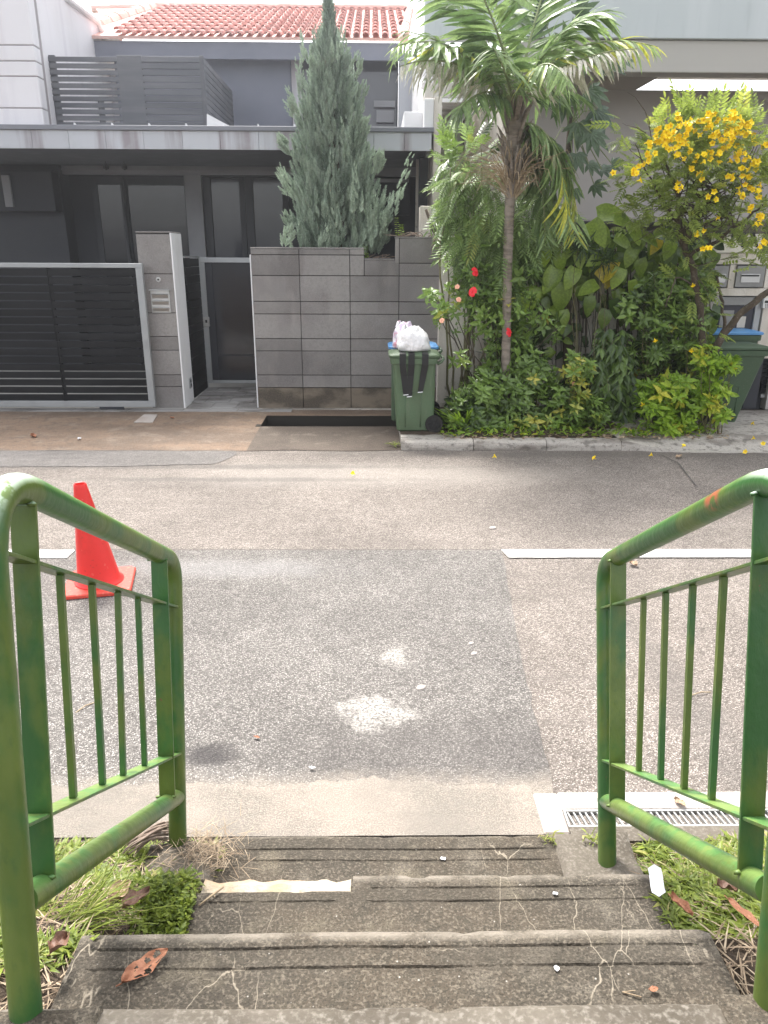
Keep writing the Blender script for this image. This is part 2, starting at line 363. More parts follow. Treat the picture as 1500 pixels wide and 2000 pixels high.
M['bin_green'] = mat('bin_green', (0.085, 0.125, 0.068), 0.5, [('noise', 2.5, 0.45, 0.7, (0.095, 0.155, 0.085), 0.7), ('noise', 9, 0.58, 0.75, (0.15, 0.18, 0.12), 0.4, (2, 2, 0.4)), ('noise', 60, 0.55, 0.7, (0.05, 0.09, 0.05), 0.4)], [('noise', 40, 0.0008)])
M['bin_dark'] = mat('bin_dark', (0.05, 0.085, 0.045), 0.5, [('noise', 3, 0.45, 0.7, (0.06, 0.11, 0.06), 0.7), ('noise', 50, 0.55, 0.7, (0.11, 0.12, 0.09), 0.4)], [('noise', 40, 0.0008)])
M['bin_blue'] = mat('bin_blue', (0.09, 0.26, 0.52), 0.45, [('noise', 4, 0.45, 0.7, (0.14, 0.32, 0.56), 0.7), ('noise', 50, 0.6, 0.7, (0.25, 0.3, 0.35), 0.4)])
M['cone'] = mat('cone', (0.76, 0.035, 0.03), 0.42, [('noise', 7, 0.45, 0.7, (0.52, 0.03, 0.02), 0.6, (1, 1, 0.5)), ('noise', 20, 0.66, 0.68, (0.80, 0.22, 0.17), 0.35), ('noise', 70, 0.62, 0.7, (0.30, 0.05, 0.03), 0.5)], [('noise', 30, 0.0008)])
M['cone_base'] = mat('cone_base', (0.72, 0.075, 0.05), 0.5, [('noise', 9, 0.45, 0.7, (0.55, 0.07, 0.05), 0.7), ('noise', 40, 0.55, 0.7, (0.75, 0.25, 0.18), 0.5)], [('noise', 30, 0.0015)])
M['flower_red'] = mat('flower_red', (0.80, 0.02, 0.035), 0.5)
M['flower_pink'] = mat('flower_pink', (0.85, 0.42, 0.28), 0.5)
M['flower_yellow'] = mat('flower_yellow', (0.96, 0.68, 0.004), 0.5, [('noise', 25, 0.45, 0.65, (0.98, 0.80, 0.01), 0.8)])
M['dead_leaf'] = mat('dead_leaf', (0.30, 0.125, 0.065), 0.6, [('noise', 30, 0.45, 0.7, (0.19, 0.065, 0.035), 0.7), ('noise', 70, 0.5, 0.7, (0.42, 0.22, 0.12), 0.5)], [('noise', 120, 0.002)])
M['dead_leaf_pale'] = mat('dead_leaf_pale', (0.42, 0.30, 0.20), 0.7, [('noise', 30, 0.45, 0.7, (0.28, 0.17, 0.10), 0.8)], [('noise', 120, 0.002)])
M['dead_leaf_dark'] = mat('dead_leaf_dark', (0.17, 0.09, 0.06), 0.5, [('noise', 30, 0.45, 0.7, (0.28, 0.17, 0.12), 0.7)], [('noise', 120, 0.002)])
M['straw'] = mat('straw', (0.40, 0.31, 0.20), 0.8, [('noise', 20, 0.4, 0.7, (0.24, 0.17, 0.11), 0.8)])
M['dry_frond'] = mat('dry_frond', (0.25, 0.19, 0.15), 0.8, [('noise', 20, 0.4, 0.7, (0.13, 0.09, 0.07), 0.8)])
M['paper'] = mat('paper', (0.80, 0.80, 0.82), 0.7)
M['bark'] = mat('bark', (0.095, 0.072, 0.05), 0.9, [('noise', 12, 0.4, 0.65, (0.055, 0.042, 0.03), 0.8, (1, 1, 0.25)), ('noise', 30, 0.55, 0.7, (0.25, 0.22, 0.17), 0.6)], [('noise', 30, 0.006, (1, 1, 0.3))])
M['bark_palm'] = mat('bark_palm', (0.27, 0.225, 0.185), 0.9, [('noise', 8, 0.4, 0.65, (0.15, 0.125, 0.10), 0.8, (1, 1, 4)), ('noise', 20, 0.5, 0.7, (0.27, 0.24, 0.2), 0.6)], [('noise', 12, 0.01, (0.5, 0.5, 5))])
M['stem'] = mat('stem', (0.13, 0.12, 0.05), 0.7, [('noise', 20, 0.45, 0.7, (0.20, 0.17, 0.10), 0.7)])
M['rachis'] = mat('rachis', (0.20, 0.24, 0.10), 0.6, [('noise', 8, 0.45, 0.7, (0.34, 0.33, 0.2), 0.6)])
M['L_juniper'] = leaf_mat('L_juniper', (0.17, 0.235, 0.18), (0.58, 0.68, 0.54), rough=0.75, trans=0.15, spec=0.2)  # pale foliage: glare veil is put into the leaf colour
M['L_palm'] = leaf_mat('L_palm', (0.09, 0.16, 0.05), (0.38, 0.52, 0.20), (0.66, 0.66, 0.10), rough=0.3, trans=0.38, spec=0.6)
M['L_palm_dry'] = leaf_mat('L_palm_dry', (0.30, 0.36, 0.20), (0.82, 0.76, 0.68), rough=0.6, trans=0.25)
M['L_pothos'] = leaf_mat('L_pothos', (0.038, 0.080, 0.015), (0.29, 0.41, 0.06), (0.55, 0.45, 0.04), rough=0.3, trans=0.38, spec=0.6)
M['L_shrub'] = leaf_mat('L_shrub', (0.03, 0.065, 0.014), (0.27, 0.41, 0.085), (0.55, 0.52, 0.09), rough=0.32, trans=0.3, spec=0.6)
M['L_bright'] = leaf_mat('L_bright', (0.10, 0.20, 0.02), (0.36, 0.54, 0.05), (0.58, 0.56, 0.06), rough=0.38, trans=0.45)
M['L_tecoma'] = leaf_mat('L_tecoma', (0.09, 0.135, 0.035), (0.42, 0.52, 0.11), (0.55, 0.58, 0.12), rough=0.4, trans=0.45)
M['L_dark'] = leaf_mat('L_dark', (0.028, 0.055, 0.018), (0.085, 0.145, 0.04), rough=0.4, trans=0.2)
M['L_feather'] = leaf_mat('L_feather', (0.09, 0.15, 0.05), (0.38, 0.52, 0.18), (0.48, 0.52, 0.15), rough=0.32, trans=0.42, spec=0.6)
M['L_papaya'] = leaf_mat('L_papaya', (0.04, 0.08, 0.04), (0.13, 0.20, 0.09), rough=0.35, trans=0.2, spec=0.6)
M['L_grass'] = leaf_mat('L_grass', (0.07, 0.115, 0.014), (0.27, 0.33, 0.045), (0.50, 0.42, 0.18), rough=0.5, trans=0.35)
M['L_straw'] = leaf_mat('L_straw', (0.20, 0.13, 0.08), (0.55, 0.44, 0.31), rough=0.8, trans=0.2)
M['bag_white'] = mat('bag_white', (0.82, 0.80, 0.79), 0.45, [('noise', 12, 0.45, 0.7, (0.72, 0.70, 0.70), 0.5)], [('noise', 14, 0.02, (1, 1, 0.6)), ('noise', 45, 0.006)])
M['bag_pink'] = mat('bag_pink', (0.66, 0.55, 0.68), 0.4, [('noise', 9, 0.55, 0.6, (0.75, 0.25, 0.3), 0.7), ('noise', 13, 0.5, 0.6, (0.85, 0.82, 0.86), 0.9)], [('noise', 16, 0.02)])

def rail_paint():
    m, nt, b = new_mat('rail_paint')
    g = N(nt, 'ShaderNodeNewGeometry')
    col = mixc(nt, noise_mask(nt, 6, 0.42, 0.58, detail=6, stretch=(1, 1, 0.5)), (0.032, 0.105, 0.026), (0.085, 0.125, 0.022))
    col = mixc(nt, mul(nt, noise_mask(nt, 7, 0.52, 0.66, detail=5, stretch=(1, 1, 0.5)), 0.6), col, (0.13, 0.17, 0.035))
    col = mixc(nt, mul(nt, noise_mask(nt, 60, 0.55, 0.75, detail=3, stretch=(1, 1, 0.4)), 0.3), col, (0.025, 0.07, 0.02))
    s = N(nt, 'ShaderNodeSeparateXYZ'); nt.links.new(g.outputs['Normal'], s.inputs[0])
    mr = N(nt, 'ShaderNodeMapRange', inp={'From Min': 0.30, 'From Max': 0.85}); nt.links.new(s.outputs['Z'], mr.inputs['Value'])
    # light painted onto upward faces, over a patchy worn coat with sharp flake edges
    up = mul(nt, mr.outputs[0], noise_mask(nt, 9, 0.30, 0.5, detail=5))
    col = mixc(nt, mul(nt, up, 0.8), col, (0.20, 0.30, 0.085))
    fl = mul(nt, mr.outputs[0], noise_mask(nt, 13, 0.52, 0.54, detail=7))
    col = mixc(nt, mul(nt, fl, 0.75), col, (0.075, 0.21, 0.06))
    # hands have worn the coat on the bends
    for (x, y, z, r) in ((-0.69, 1.30, 1.57, 0.16), (0.80, 1.34, 1.60, 0.17)):
        vm = N(nt, 'ShaderNodeVectorMath', operation='DISTANCE'); vm.inputs[1].default_value = (x, y, z)
        nt.links.new(g.outputs['Position'], vm.inputs[0])
        m2 = N(nt, 'ShaderNodeMapRange', inp={'From Min': r, 'From Max': r * 0.6}); nt.links.new(vm.outputs['Value'], m2.inputs['Value'])
        f = mul(nt, mul(nt, m2.outputs[0], mr.outputs[0]), noise_mask(nt, 20, 0.36, 0.44, detail=6))
        col = mixc(nt, mul(nt, f, 0.9), col, (0.56, 0.66, 0.57))
    col = mixc(nt, mul(nt, noise_mask(nt, 30, 0.72, 0.74, detail=5), 0.8), col, (0.14, 0.06, 0.03))
    v = N(nt, 'ShaderNodeVectorMath', operation='DISTANCE'); v.inputs[1].default_value = (0.77, 1.61, 1.49)
    nt.links.new(g.outputs['Position'], v.inputs[0])
    m3 = N(nt, 'ShaderNodeMapRange', inp={'From Min': 0.045, 'From Max': 0.028}); nt.links.new(v.outputs['Value'], m3.inputs['Value'])
    col = mixc(nt, mul(nt, mul(nt, m3.outputs[0], noise_mask(nt, 40, 0.42, 0.5)), 0.9), col, (0.32, 0.09, 0.045))
    nt.links.new(col, b.inputs['Base Color'])
    b.inputs['Roughness'].default_value = 0.36
    b.inputs['Specular IOR Level'].default_value = 0.5
    bn = N(nt, 'ShaderNodeBump', inp={'Distance': 0.0012, 'Strength': 0.7})
    nt.links.new(noise_mask(nt, 40, 0.2, 0.8, detail=5, stretch=(1, 1, 0.5)), bn.inputs['Height'])
    nt.links.new(bn.outputs[0], b.inputs['Normal'])
    return m
M['rail'] = rail_paint()

# ------------------------------------------------------------------ object helpers
ORG = {}
def tag(o, label=None, cat=None, group=None, kind=None):
    if label: o['label'] = label
    if cat: o['category'] = cat
    if group: o['group'] = group
    if kind: o['kind'] = kind
    return o
def thing(name, label, cat, loc, group=None):
    o = bpy.data.objects.new(name, None)
    o.empty_display_size = 0.1
    COL.objects.link(o)
    o.location = loc
    ORG[o.name] = Vector(loc)
    return tag(o, label, cat, group)
class MB:
    def __init__(s): s.v = []; s.f = []
    def add(s, vs_, fs):
        k = len(s.v)
        s.v.extend([tuple(v) for v in vs_]); s.f.extend([tuple(i + k for i in f) for f in fs])
    def box(s, x0, x1, y0, y1, z0, z1):
        s.add([(x0, y0, z0), (x1, y0, z0), (x1, y1, z0), (x0, y1, z0), (x0, y0, z1), (x1, y0, z1), (x1, y1, z1), (x0, y1, z1)],
              [(0, 3, 2, 1), (4, 5, 6, 7), (0, 1, 5, 4), (1, 2, 6, 5), (2, 3, 7, 6), (3, 0, 4, 7)])
        return s
    def cbox(s, x0, x1, y0, y1, z0, z1, c=0.004):
        """box with chamfered edges"""
        vs_ = []; idx = {}
        for i, (x, dx) in enumerate(((x0, c), (x1, -c))):
            for j, (y, dy) in enumerate(((y0, c), (y1, -c))):
                for k, (z, dz) in enumerate(((z0, c), (z1, -c))):
                    idx[i, j, k, 0] = len(vs_); vs_.append((x, y + dy, z + dz))
                    idx[i, j, k, 1] = len(vs_); vs_.append((x + dx, y, z + dz))
                    idx[i, j, k, 2] = len(vs_); vs_.append((x + dx, y + dy, z))
        f = []
        I = idx
        for i in (0, 1):
            q = [I[i, 0, 0, 0], I[i, 1, 0, 0], I[i, 1, 1, 0], I[i, 0, 1, 0]]; f.append(q if i else q[::-1])
            q = [I[0, i, 0, 1], I[0, i, 1, 1], I[1, i, 1, 1], I[1, i, 0, 1]]; f.append(q if i else q[::-1])
            q = [I[0, 0, i, 2], I[1, 0, i, 2], I[1, 1, i, 2], I[0, 1, i, 2]]; f.append(q if i else q[::-1])
        for i in (0, 1):
            for j in (0, 1):
                f.append([I[i, j, 0, 0], I[i, j, 1, 0], I[i, j, 1, 1], I[i, j, 0, 1]])
                f.append([I[i, 0, j, 0], I[i, 1, j, 0], I[i, 1, j, 2], I[i, 0, j, 2]])
                f.append([I[0, i, j, 1], I[1, i, j, 1], I[1, i, j, 2], I[0, i, j, 2]])
                for k in (0, 1):
                    f.append([I[i, j, k, 0], I[i, j, k, 1], I[i, j, k, 2]])
        s.add(vs_, f)
        return s
    def poly(s, pts, flip=False):
        n = len(pts); s.add(pts, [tuple(range(n))[::-1] if flip else tuple(range(n))]); return s
    def prism(s, pts, d):
        """closed polygon pts extruded by vector d"""
        n = len(pts); d = Vector(d)
        a = [Vector(p) for p in pts]
        s.add(a + [p + d for p in a], [tuple(range(n))[::-1], tuple(range(n, 2 * n))] + [(i, (i + 1) % n, n + (i + 1) % n, n + i) for i in range(n)])
        return s
    def tube(s, pts, rad, n=10, cap=True):
        pts = [Vector(p) for p in pts]
        if not hasattr(rad, '__len__'): rad = [rad] * len(pts)
        k0 = len(s.v); up = None
        for i, p in enumerate(pts):
            t = (pts[min(i + 1, len(pts) - 1)] - pts[max(i - 1, 0)]).normalized()
            if up is None:
                up = t.orthogonal().normalized()
            up = (up - t * up.dot(t))
            if up.length < 1e-6: up = t.orthogonal()
            up.normalize(); sd = t.cross(up)
            for j in range(n):
                a = 2 * math.pi * j / n
                s.v.append(tuple(p + (up * math.cos(a) + sd * math.sin(a)) * rad[i]))
        for i in range(len(pts) - 1):
            for j in range(n):
                a = k0 + i * n + j; b = k0 + i * n + (j + 1) % n
                s.f.append((a, b, b + n, a + n))
        if cap:
            s.f.append(tuple(range(k0, k0 + n))[::-1]); s.f.append(tuple(range(len(s.v) - n, len(s.v))))
        return s
    def lathe(s, prof, n=32, c=(0, 0, 0), axis='Z'):
        k0 = len(s.v)
        for (r, z) in prof:
            for j in range(n):
                a = 2 * math.pi * j / n
                x, y = r * math.cos(a), r * math.sin(a)
                if axis == 'Z': p = (c[0] + x, c[1] + y, c[2] + z)
                elif axis == 'Y': p = (c[0] + x, c[1] + z, c[2] + y)
                else: p = (c[0] + z, c[1] + x, c[2] + y)
                s.v.append(p)
        for i in range(len(prof) - 1):
            for j in range(n):
                a = k0 + i * n + j; b = k0 + i * n + (j + 1) % n
                s.f.append((a, b, b + n, a + n))
        return s
    def build(s, name, m, parent=None, smooth=False, origin=None):
        vv = np.array(s.v, dtype=float).reshape(-1, 3)
        if parent is not None: org = ORG[parent.name]
        elif origin is not None: org = Vector(origin)
        else:
            lo, hi = vv.min(0), vv.max(0); org = Vector(((lo[0] + hi[0]) / 2, (lo[1] + hi[1]) / 2, lo[2]))
        vv = vv - np.array(org)
        me = bpy.data.meshes.new(name)
        me.from_pydata([tuple(v) for v in vv], [], s.f)
        me.materials.append(m)
        if smooth:
            me.polygons.foreach_set('use_smooth', [True] * len(me.polygons))
        me.update()
        o = bpy.data.objects.new(name, me)
        COL.objects.link(o)
        if parent is not None: o.parent = parent
        else: o.location = org
        ORG[o.name] = Vector(org)
        return o
def fix_normals(o):
    import bmesh
    bm = bmesh.new(); bm.from_mesh(o.data); bmesh.ops.recalc_face_normals(bm, faces=bm.faces); bm.to_mesh(o.data); bm.free()
    return o
def auto_smooth(o, ang=40):
    me = o.data
    me.polygons.foreach_set('use_smooth', [True] * len(me.polygons))
    import bmesh
    bm = bmesh.new(); bm.from_mesh(me)
    bmesh.ops.recalc_face_normals(bm, faces=bm.faces)
    for e in bm.edges:
        if len(e.link_faces) == 2 and e.calc_face_angle(0) > R(ang): e.smooth = False
    bm.to_mesh(me); bm.free()
    return o
def struct(name, mb, m, **kw):
    o = mb.build(name, m, **kw)
    if o.parent is None: o['kind'] = 'structure'
    return o
def piece(name, me, parent, loc, rot=None, scale=None):
    """a piece sharing mesh data, child of parent, loc in world space"""
    o = bpy.data.objects.new(name, me); COL.objects.link(o)
    o.parent = parent; o.location = Vector(loc) - ORG[parent.name]
    if rot is not None: o.rotation_euler = rot
    if scale is not None: o.scale = scale
    ORG[o.name] = Vector(loc)
    return o

# ---- leaves -------------------------------------------------------------------------------
def tmpl_leaf(w=0.4, fold=0.12, droop=0.18, n=4, heart=False):
    """leaf along +Y, length 1, normal +Z, midrib fold"""
    prof = []
    for i in range(n + 1):
        t = i / n
        if heart: ww = w * 0.5 * (math.sin(math.pi * min(1, t * 0.93 + 0.10)) ** 0.62) * (1 - 0.25 * t) if 0 < t < 1 else 0
        else: ww = w * 0.5 * math.sin(math.pi * (t ** 0.8)) ** 0.9 if 0 < t < 1 else 0
        prof.append((t, ww))
    v = []; f = []
    rows = []
    for t, ww in prof:
        z = -droop * t * t
        y = t
        if heart and t == 0: y = 0.06
        if ww <= 1e-6:
            rows.append([len(v)]); v.append((0, y, z))
        else:
            yb = -0.06 if (heart and t <= 1 / n + 1e-6) else 0
            rows.append([len(v), len(v) + 1, len(v) + 2])
            v += [(-ww, y + yb, z + fold * ww * 2), (0, y, z), (ww, y + yb, z + fold * ww * 2)]
    for a, b in zip(rows, rows[1:]):
        if len(a) == 1 and len(b) == 3: f += [(a[0], b[1], b[0]), (a[0], b[2], b[1])]
        elif len(a) == 3 and len(b) == 3: f += [(a[0], a[1], b[1], b[0]), (a[1], a[2], b[2], b[1])]
        else: f += [(a[0], a[1], b[0]), (a[1], a[2], b[0])]
    return np.array(v, float), f
def tmpl_pinnate(pairs=5, ll=0.34, lw=0.12, droop=0.25, ang=50, tip=True):
    lv, lf = tmpl_leaf(lw / ll, 0.1, 0.2, 3)
    V = []; Fc = []
    def put(org, yawd, sc, roll=0):
        c, s_ = math.cos(R(yawd)), math.sin(R(yawd))
        k = len(V)
        for x, y, z in lv * sc:
            V.append((org[0] + c * x - s_ * y, org[1] + s_ * x + c * y, org[2] + z - 0.15 * y))
        Fc.extend([tuple(i + k for i in f) for f in lf])
    for i in range(pairs):
        t = 0.2 + 0.75 * i / pairs
        o = (0, t, -droop * t * t)
        sc = ll * (1 - 0.3 * abs(t - 0.5))
        put(o, ang, sc); put(o, -ang, sc)
    if tip: put((0, 0.92, -droop * 0.85), 0, ll)
    k = len(V)
    V.extend([(-0.006, 0, 0), (0.006, 0, 0), (0.005, 0.5, -droop * 0.25), (-0.005, 0.5, -droop * 0.25), (0.003, 0.95, -droop * 0.9), (-0.003, 0.95, -droop * 0.9)])
    Fc.extend([(k, k + 1, k + 2, k + 3), (k + 3, k + 2, k + 4, k + 5)])
    return np.array(V, float), Fc
def tmpl_rosette(n=6, w=0.42, tilt=35, droop=0.35):
    """a whorl of leaves round a twig tip, pointing +Y"""
    lv, lf = tmpl_leaf(w, 0.12, droop, 3)
    V = []; Fc = []
    r2 = random.Random(n)
    for i in range(n):
        a = 2 * math.pi * (i + r2.uniform(-.2, .2)) / n
        tl = R(tilt + r2.uniform(-15, 15))
        # local: leaf Y -> direction tilted from +Y axis outwards
        rad = Vector((math.cos(a), 0, math.sin(a)))
        d = (Vector((0, 1, 0)) * math.sin(tl) + rad * math.cos(tl)).normalized()
        nrm = (Vector((0, 1, 0)) * math.cos(tl) - rad * math.sin(tl)).normalized()
        sd = d.cross(nrm)
        sc = r2.uniform(0.75, 1.05); k = len(V)
        off = Vector((0, -0.25 * (i % 3), 0))
        for x, y, z in lv * sc:
            p = off + sd * x + d * y + nrm * z
            V.append(tuple(p))
        Fc.extend([tuple(q + k for q in f) for f in lf])
    return np.array(V, float), Fc
def tmpl_blade(w=0.06, bend=0.35, n=3):
    v = []; f = []
    for i in range(n):
        t = i / n
        ww = w * 0.5 * (1 - 0.35 * t)
        v += [(-ww, t, bend * -t * t), (ww, t, bend * -t * t)]
    v.append((0, 1, -bend))
    for i in range(n - 1):
        a = 2 * i; f.append((a, a + 1, a + 3, a + 2))
    a = 2 * (n - 1); f.append((a, a + 1, a + 2))
    return np.array(v, float), f
T_LEAF = tmpl_leaf(0.42, 0.12, 0.2, 4)
T_LONG = tmpl_leaf(0.22, 0.12, 0.3, 4)
T_HEART = tmpl_leaf(0.74, 0.10, 0.28, 6, heart=True)
T_PIN = tmpl_pinnate(5)
T_FEATHER = tmpl_pinnate(9, 0.26, 0.06, 0.4, 55)
T_ROS = tmpl_rosette(6)
T_ROS_S = tmpl_rosette(5, 0.5, 25, 0.3)
T_BLADE = tmpl_blade()
class Foliage:
    def __init__(s): s.V = []; s.F = []; s.T = []; s.k = 0
    clip = None
    def put(s, tm, p, d, size, tint, up=None, roll=None, r=None):
        r = r or rng
        if s.clip and s.clip(Vector(p) + Vector(d).normalized() * size * 0.6): return
        d = Vector(d).normalized()
        u = Vector(up) if up is not None else Vector((0, 0, 1))
        u = u - d * u.dot(d)
        if u.length < 1e-3: u = d.orthogonal()
        u.normalize()
        u.rotate(Matrix.Rotation(r.uniform(-0.7, 0.7) if roll is None else roll, 3, d))
        sd = d.cross(u)
        Mx = np.array([[sd.x, d.x, u.x], [sd.y, d.y, u.y], [sd.z, d.z, u.z]]) * size
        tv, tf = tm
        s.V.append(tv @ Mx.T + np.array(p))
        k = s.k
        s.F.extend([tuple(i + k for i in f) for f in tf])
        s.T.append(np.full(len(tv), min(1, max(0, tint)), dtype=np.float32))
        s.k += len(tv)
    def build(s, name, m, parent=None, smooth=False, origin=None):
        V = np.concatenate(s.V)
        if parent is not None: org = ORG[parent.name]
        elif origin is not None: org = Vector(origin)
        else:
            lo, hi = V.min(0), V.max(0); org = Vector(((lo[0] + hi[0]) / 2, (lo[1] + hi[1]) / 2, lo[2]))
        me = bpy.data.meshes.new(name)
        me.from_pydata((V - np.array(org)).tolist(), [], s.F)
        a = me.attributes.new('tint', 'FLOAT', 'POINT')
        a.data.foreach_set('value', np.concatenate(s.T))
        me.materials.append(m)
        if smooth: me.polygons.foreach_set('use_smooth', [True] * len(me.polygons))
        o = bpy.data.objects.new(name, me); COL.objects.link(o)
        if parent is not None: o.parent = parent
        else: o.location = org
        ORG[o.name] = Vector(org)
        return o
def rvec(r=rng):
    while True:
        v = Vector((r.uniform(-1, 1), r.uniform(-1, 1), r.uniform(-1, 1)))
        if 0.05 < v.length < 1: return v.normalized()
def curve_pts(a, b, sag=0.0, n=6, wob=0.02, r=rng):
    a = Vector(a); b = Vector(b); out = []
    o = Vector((r.uniform(-1, 1), r.uniform(-1, 1), r.uniform(-.3, .3))) * wob * (b - a).length
    for i in range(n + 1):
        t = i / n
        p = a.lerp(b, t) + Vector((0, 0, -sag)) * 4 * t * (1 - t) + o * math.sin(math.pi * t) + rvec(r) * wob * 0.25 * (b - a).length * (0 < i < n)
        out.append(p)
    return out
# ================================================================== SETTING: ground, road, steps
gb = MB(); gb.poly([(-60, -60, -0.7), (60, -60, -0.7), (60, 60, -0.7), (-60, 60, -0.7)])
struct('ground', gb, M['ground'])
YE = 2.40            # near edge of the asphalt
YF = 7.86            # far edge of the asphalt
YL = 4.955           # seam / centre line
rb = MB(); rb.box(-40, 40, YE - 0.25, YF + 0.02, -0.3, -0.004)
struct('road', rb, M['asphalt_far'])
# darker resurfaced lane: one sheet with a slightly ragged outline
def ragged(p0, p1, n, amp):
    p0 = Vector(p0); p1 = Vector(p1); d = (p1 - p0); nrm = Vector((-d.y, d.x, 0)).normalized()
    return [p0 + d * (i / n) + nrm * (mnoise.noise(Vector((p0.x + i * 0.7, p0.y, i * 0.31))) * amp) for i in range(n)]
r0, r1, r2 = G(983, 1080), G(1022, 1300), G(1085, 1565)
pts = ragged((-14, YE - 0.1, 0), (r2.x, YE - 0.1, 0), 3, 0) + ragged((r2.x, YE - 0.1, 0), (r1.x, r1.y, 0), 12, 0.02) + ragged((r1.x, r1.y, 0), (r0.x, YL, 0), 10, 0.012) + ragged((r0.x, YL, 0), (-14, YL + 0.03, 0), 60, 0.006)
sb = MB(); sb.poly([(p.x, p.y, 0.0) for p in pts])
struct('resurfaced_lane', sb, M['asphalt_near'])
q = [G(-300, 880), G(460, 878), G(462, 888), G(420, 906), G(200, 911), G(-300, 912)]
oq = []
for a, b in zip(q, q[1:] + q[:1]): oq += ragged((a.x, a.y, 0), (b.x, b.y, 0), 14 if abs(a.x - b.x) > 1 else 3, 0.02)
ob = MB(); ob.poly([(p.x, min(p.y, YF), 0.0) for p in oq[::-1]])
struct('old_patch', ob, M['asphalt_old'])
# hairline seams in the surfacing
def seam(pts, w=0.008):
    m_ = MB()
    for a, b in zip(pts, pts[1:]):
        d = Vector((b[0] - a[0], b[1] - a[1], 0)).normalized(); nn = Vector((-d.y, d.x, 0)) * w / 2
        m_.add([(a[0] - nn.x, a[1] - nn.y, 0.004), (b[0] - nn.x, b[1] - nn.y, 0.004), (b[0] + nn.x, b[1] + nn.y, 0.004), (a[0] + nn.x, a[1] + nn.y, 0.004)], [(0, 1, 2, 3)])
    return m_
s1 = [(p.x, p.y) for p in ragged((r0.x, YL + 0.006, 0), (-14, YL + 0.036, 0), 60, 0.006)]
sm = seam(s1, 0.012)
for path in ([(1290, 888), (1325, 905), (1340, 925), (1360, 950)],):
    sm2 = seam([tuple(G(*p).xy) for p in path], 0.012); sm.add(sm2.v, sm2.f)
sm2 = seam([(p.x, p.y) for p in ragged((2.9, 6.3, 0), (14, 6.2, 0), 30, 0.03)], 0.01); sm.add(sm2.v, sm2.f)
struct('road_seam', sm, M['seam'])
# painted centre dashes
l0, l1 = G(978, 1074), G(1468, 1076)
wl_ = 0.15
def dash(x0, x1, sk=0.03):
    m_ = MB(); n = 24
    for i in range(n):
        a = x0 + (x1 - x0) * i / n; b = x0 + (x1 - x0) * (i + 1) / n
        j = [mnoise.noise(Vector((a * 9, 3.1, s))) * 0.006 for s in (0, 5)]; k = [mnoise.noise(Vector((b * 9, 3.1, s))) * 0.006 for s in (0, 5)]
        s0 = sk if i == 0 else 0; 
        m_.add([(a + s0, 4.805 + j[0], 0.006), (b, 4.805 + k[0], 0.006), (b, 4.805 + wl_ + k[1], 0.006), (a, 4.805 + wl_ + j[1], 0.006)], [(0, 1, 2, 3)])
    return m_
struct('road_line', dash(l0.x, l1.x), M['line'])
struct('road_line', dash(-5.4, G(150, 1080).x - 0.03, 0.02), M['line'])
struct('road_line', dash(5.6, 8.0), M['line'])

# sandy concrete strip at the foot of the steps, drain channel to its right
Y0 = 2.17
XD = G(1048, 1580).x
sb = MB(); nx, ny = 700, 10
for i in range(nx + 1):
    for j in range(ny + 1):
        x = -6 + (XD + 6) * i / nx
        yt = YE + 0.06 + 0.05 * mnoise.noise(Vector((x * 2.3, 1.7, 0))) + 0.03 * mnoise.noise(Vector((x * 9, 1.7, 0))) + 0.022 * mnoise.noise(Vector((x * 40, 1.7, 0)))
        y = Y0 + (yt - Y0) * j / ny
        sb.v.append((x, y, 0.006 - 0.004 * (j == ny) + 0.002 * mnoise.noise(Vector((x * 5, y * 5, 0)))))
for i in range(nx):
    for j in range(ny):
        a = i * (ny + 1) + j; sb.f.append((a, a + ny + 1, a + ny + 2, a + 1))
struct('sandy_strip', sb, M['sandy'])
# drain surround
gx0 = G(1103, 1600).x; gy0, gy1 = G(1250, 1618).y, G(1250, 1585).y
fy1 = G(1200, 1552).y
XR = 6.0
fb = MB()
fb.cbox(XD, gx0, Y0, fy1, -0.25, 0.012, 0.006)
fb.cbox(gx0, XR, gy1, fy1 + 0.005, -0.25, 0.012, 0.006)
struct('drain_surround', fb, M['frame_conc'])
pb = MB(); pb.box(gx0, XR, gy0 + 0.02, gy1, -0.34, -0.305)
struct('drain_channel', pb, M['pit'])
# the grating
t = thing('drain_grating', 'galvanised steel drain grating with slanted bars set in pale concrete beside the steps', 'drain grating', (gx0, gy0, 0))
gf = MB()
gl = 2.2
for y in (gy0, gy1 - 0.008): gf.box(gx0 + 0.002, gx0 + gl, y, y + 0.008, -0.025, 0.010)
gf.box(gx0 + 0.002, gx0 + 0.010, gy0 + 0.008, gy1 - 0.008, -0.025, 0.009)
gf.build('frame', M['grate'], t)
bar = MB(); dy = gy1 - gy0 - 0.016
bar.prism([(0, 0, -0.02), (0.006, 0, -0.02), (0.006, 0, 0.007), (0, 0, 0.007)], (-0.012, dy, 0))
bo = fix_normals(bar.build('bar', M['grate'], t)); bo.location = (0.026, 0.008, 0); me_bar = bo.data
bo.data.transform(Matrix.Translation(ORG[t.name])); 
x = 0.026 + 0.0225
while x < gl - 0.01:
    piece('bar', me_bar, t, ORG[t.name] + Vector((x, 0.008, 0)))
    x += 0.0225
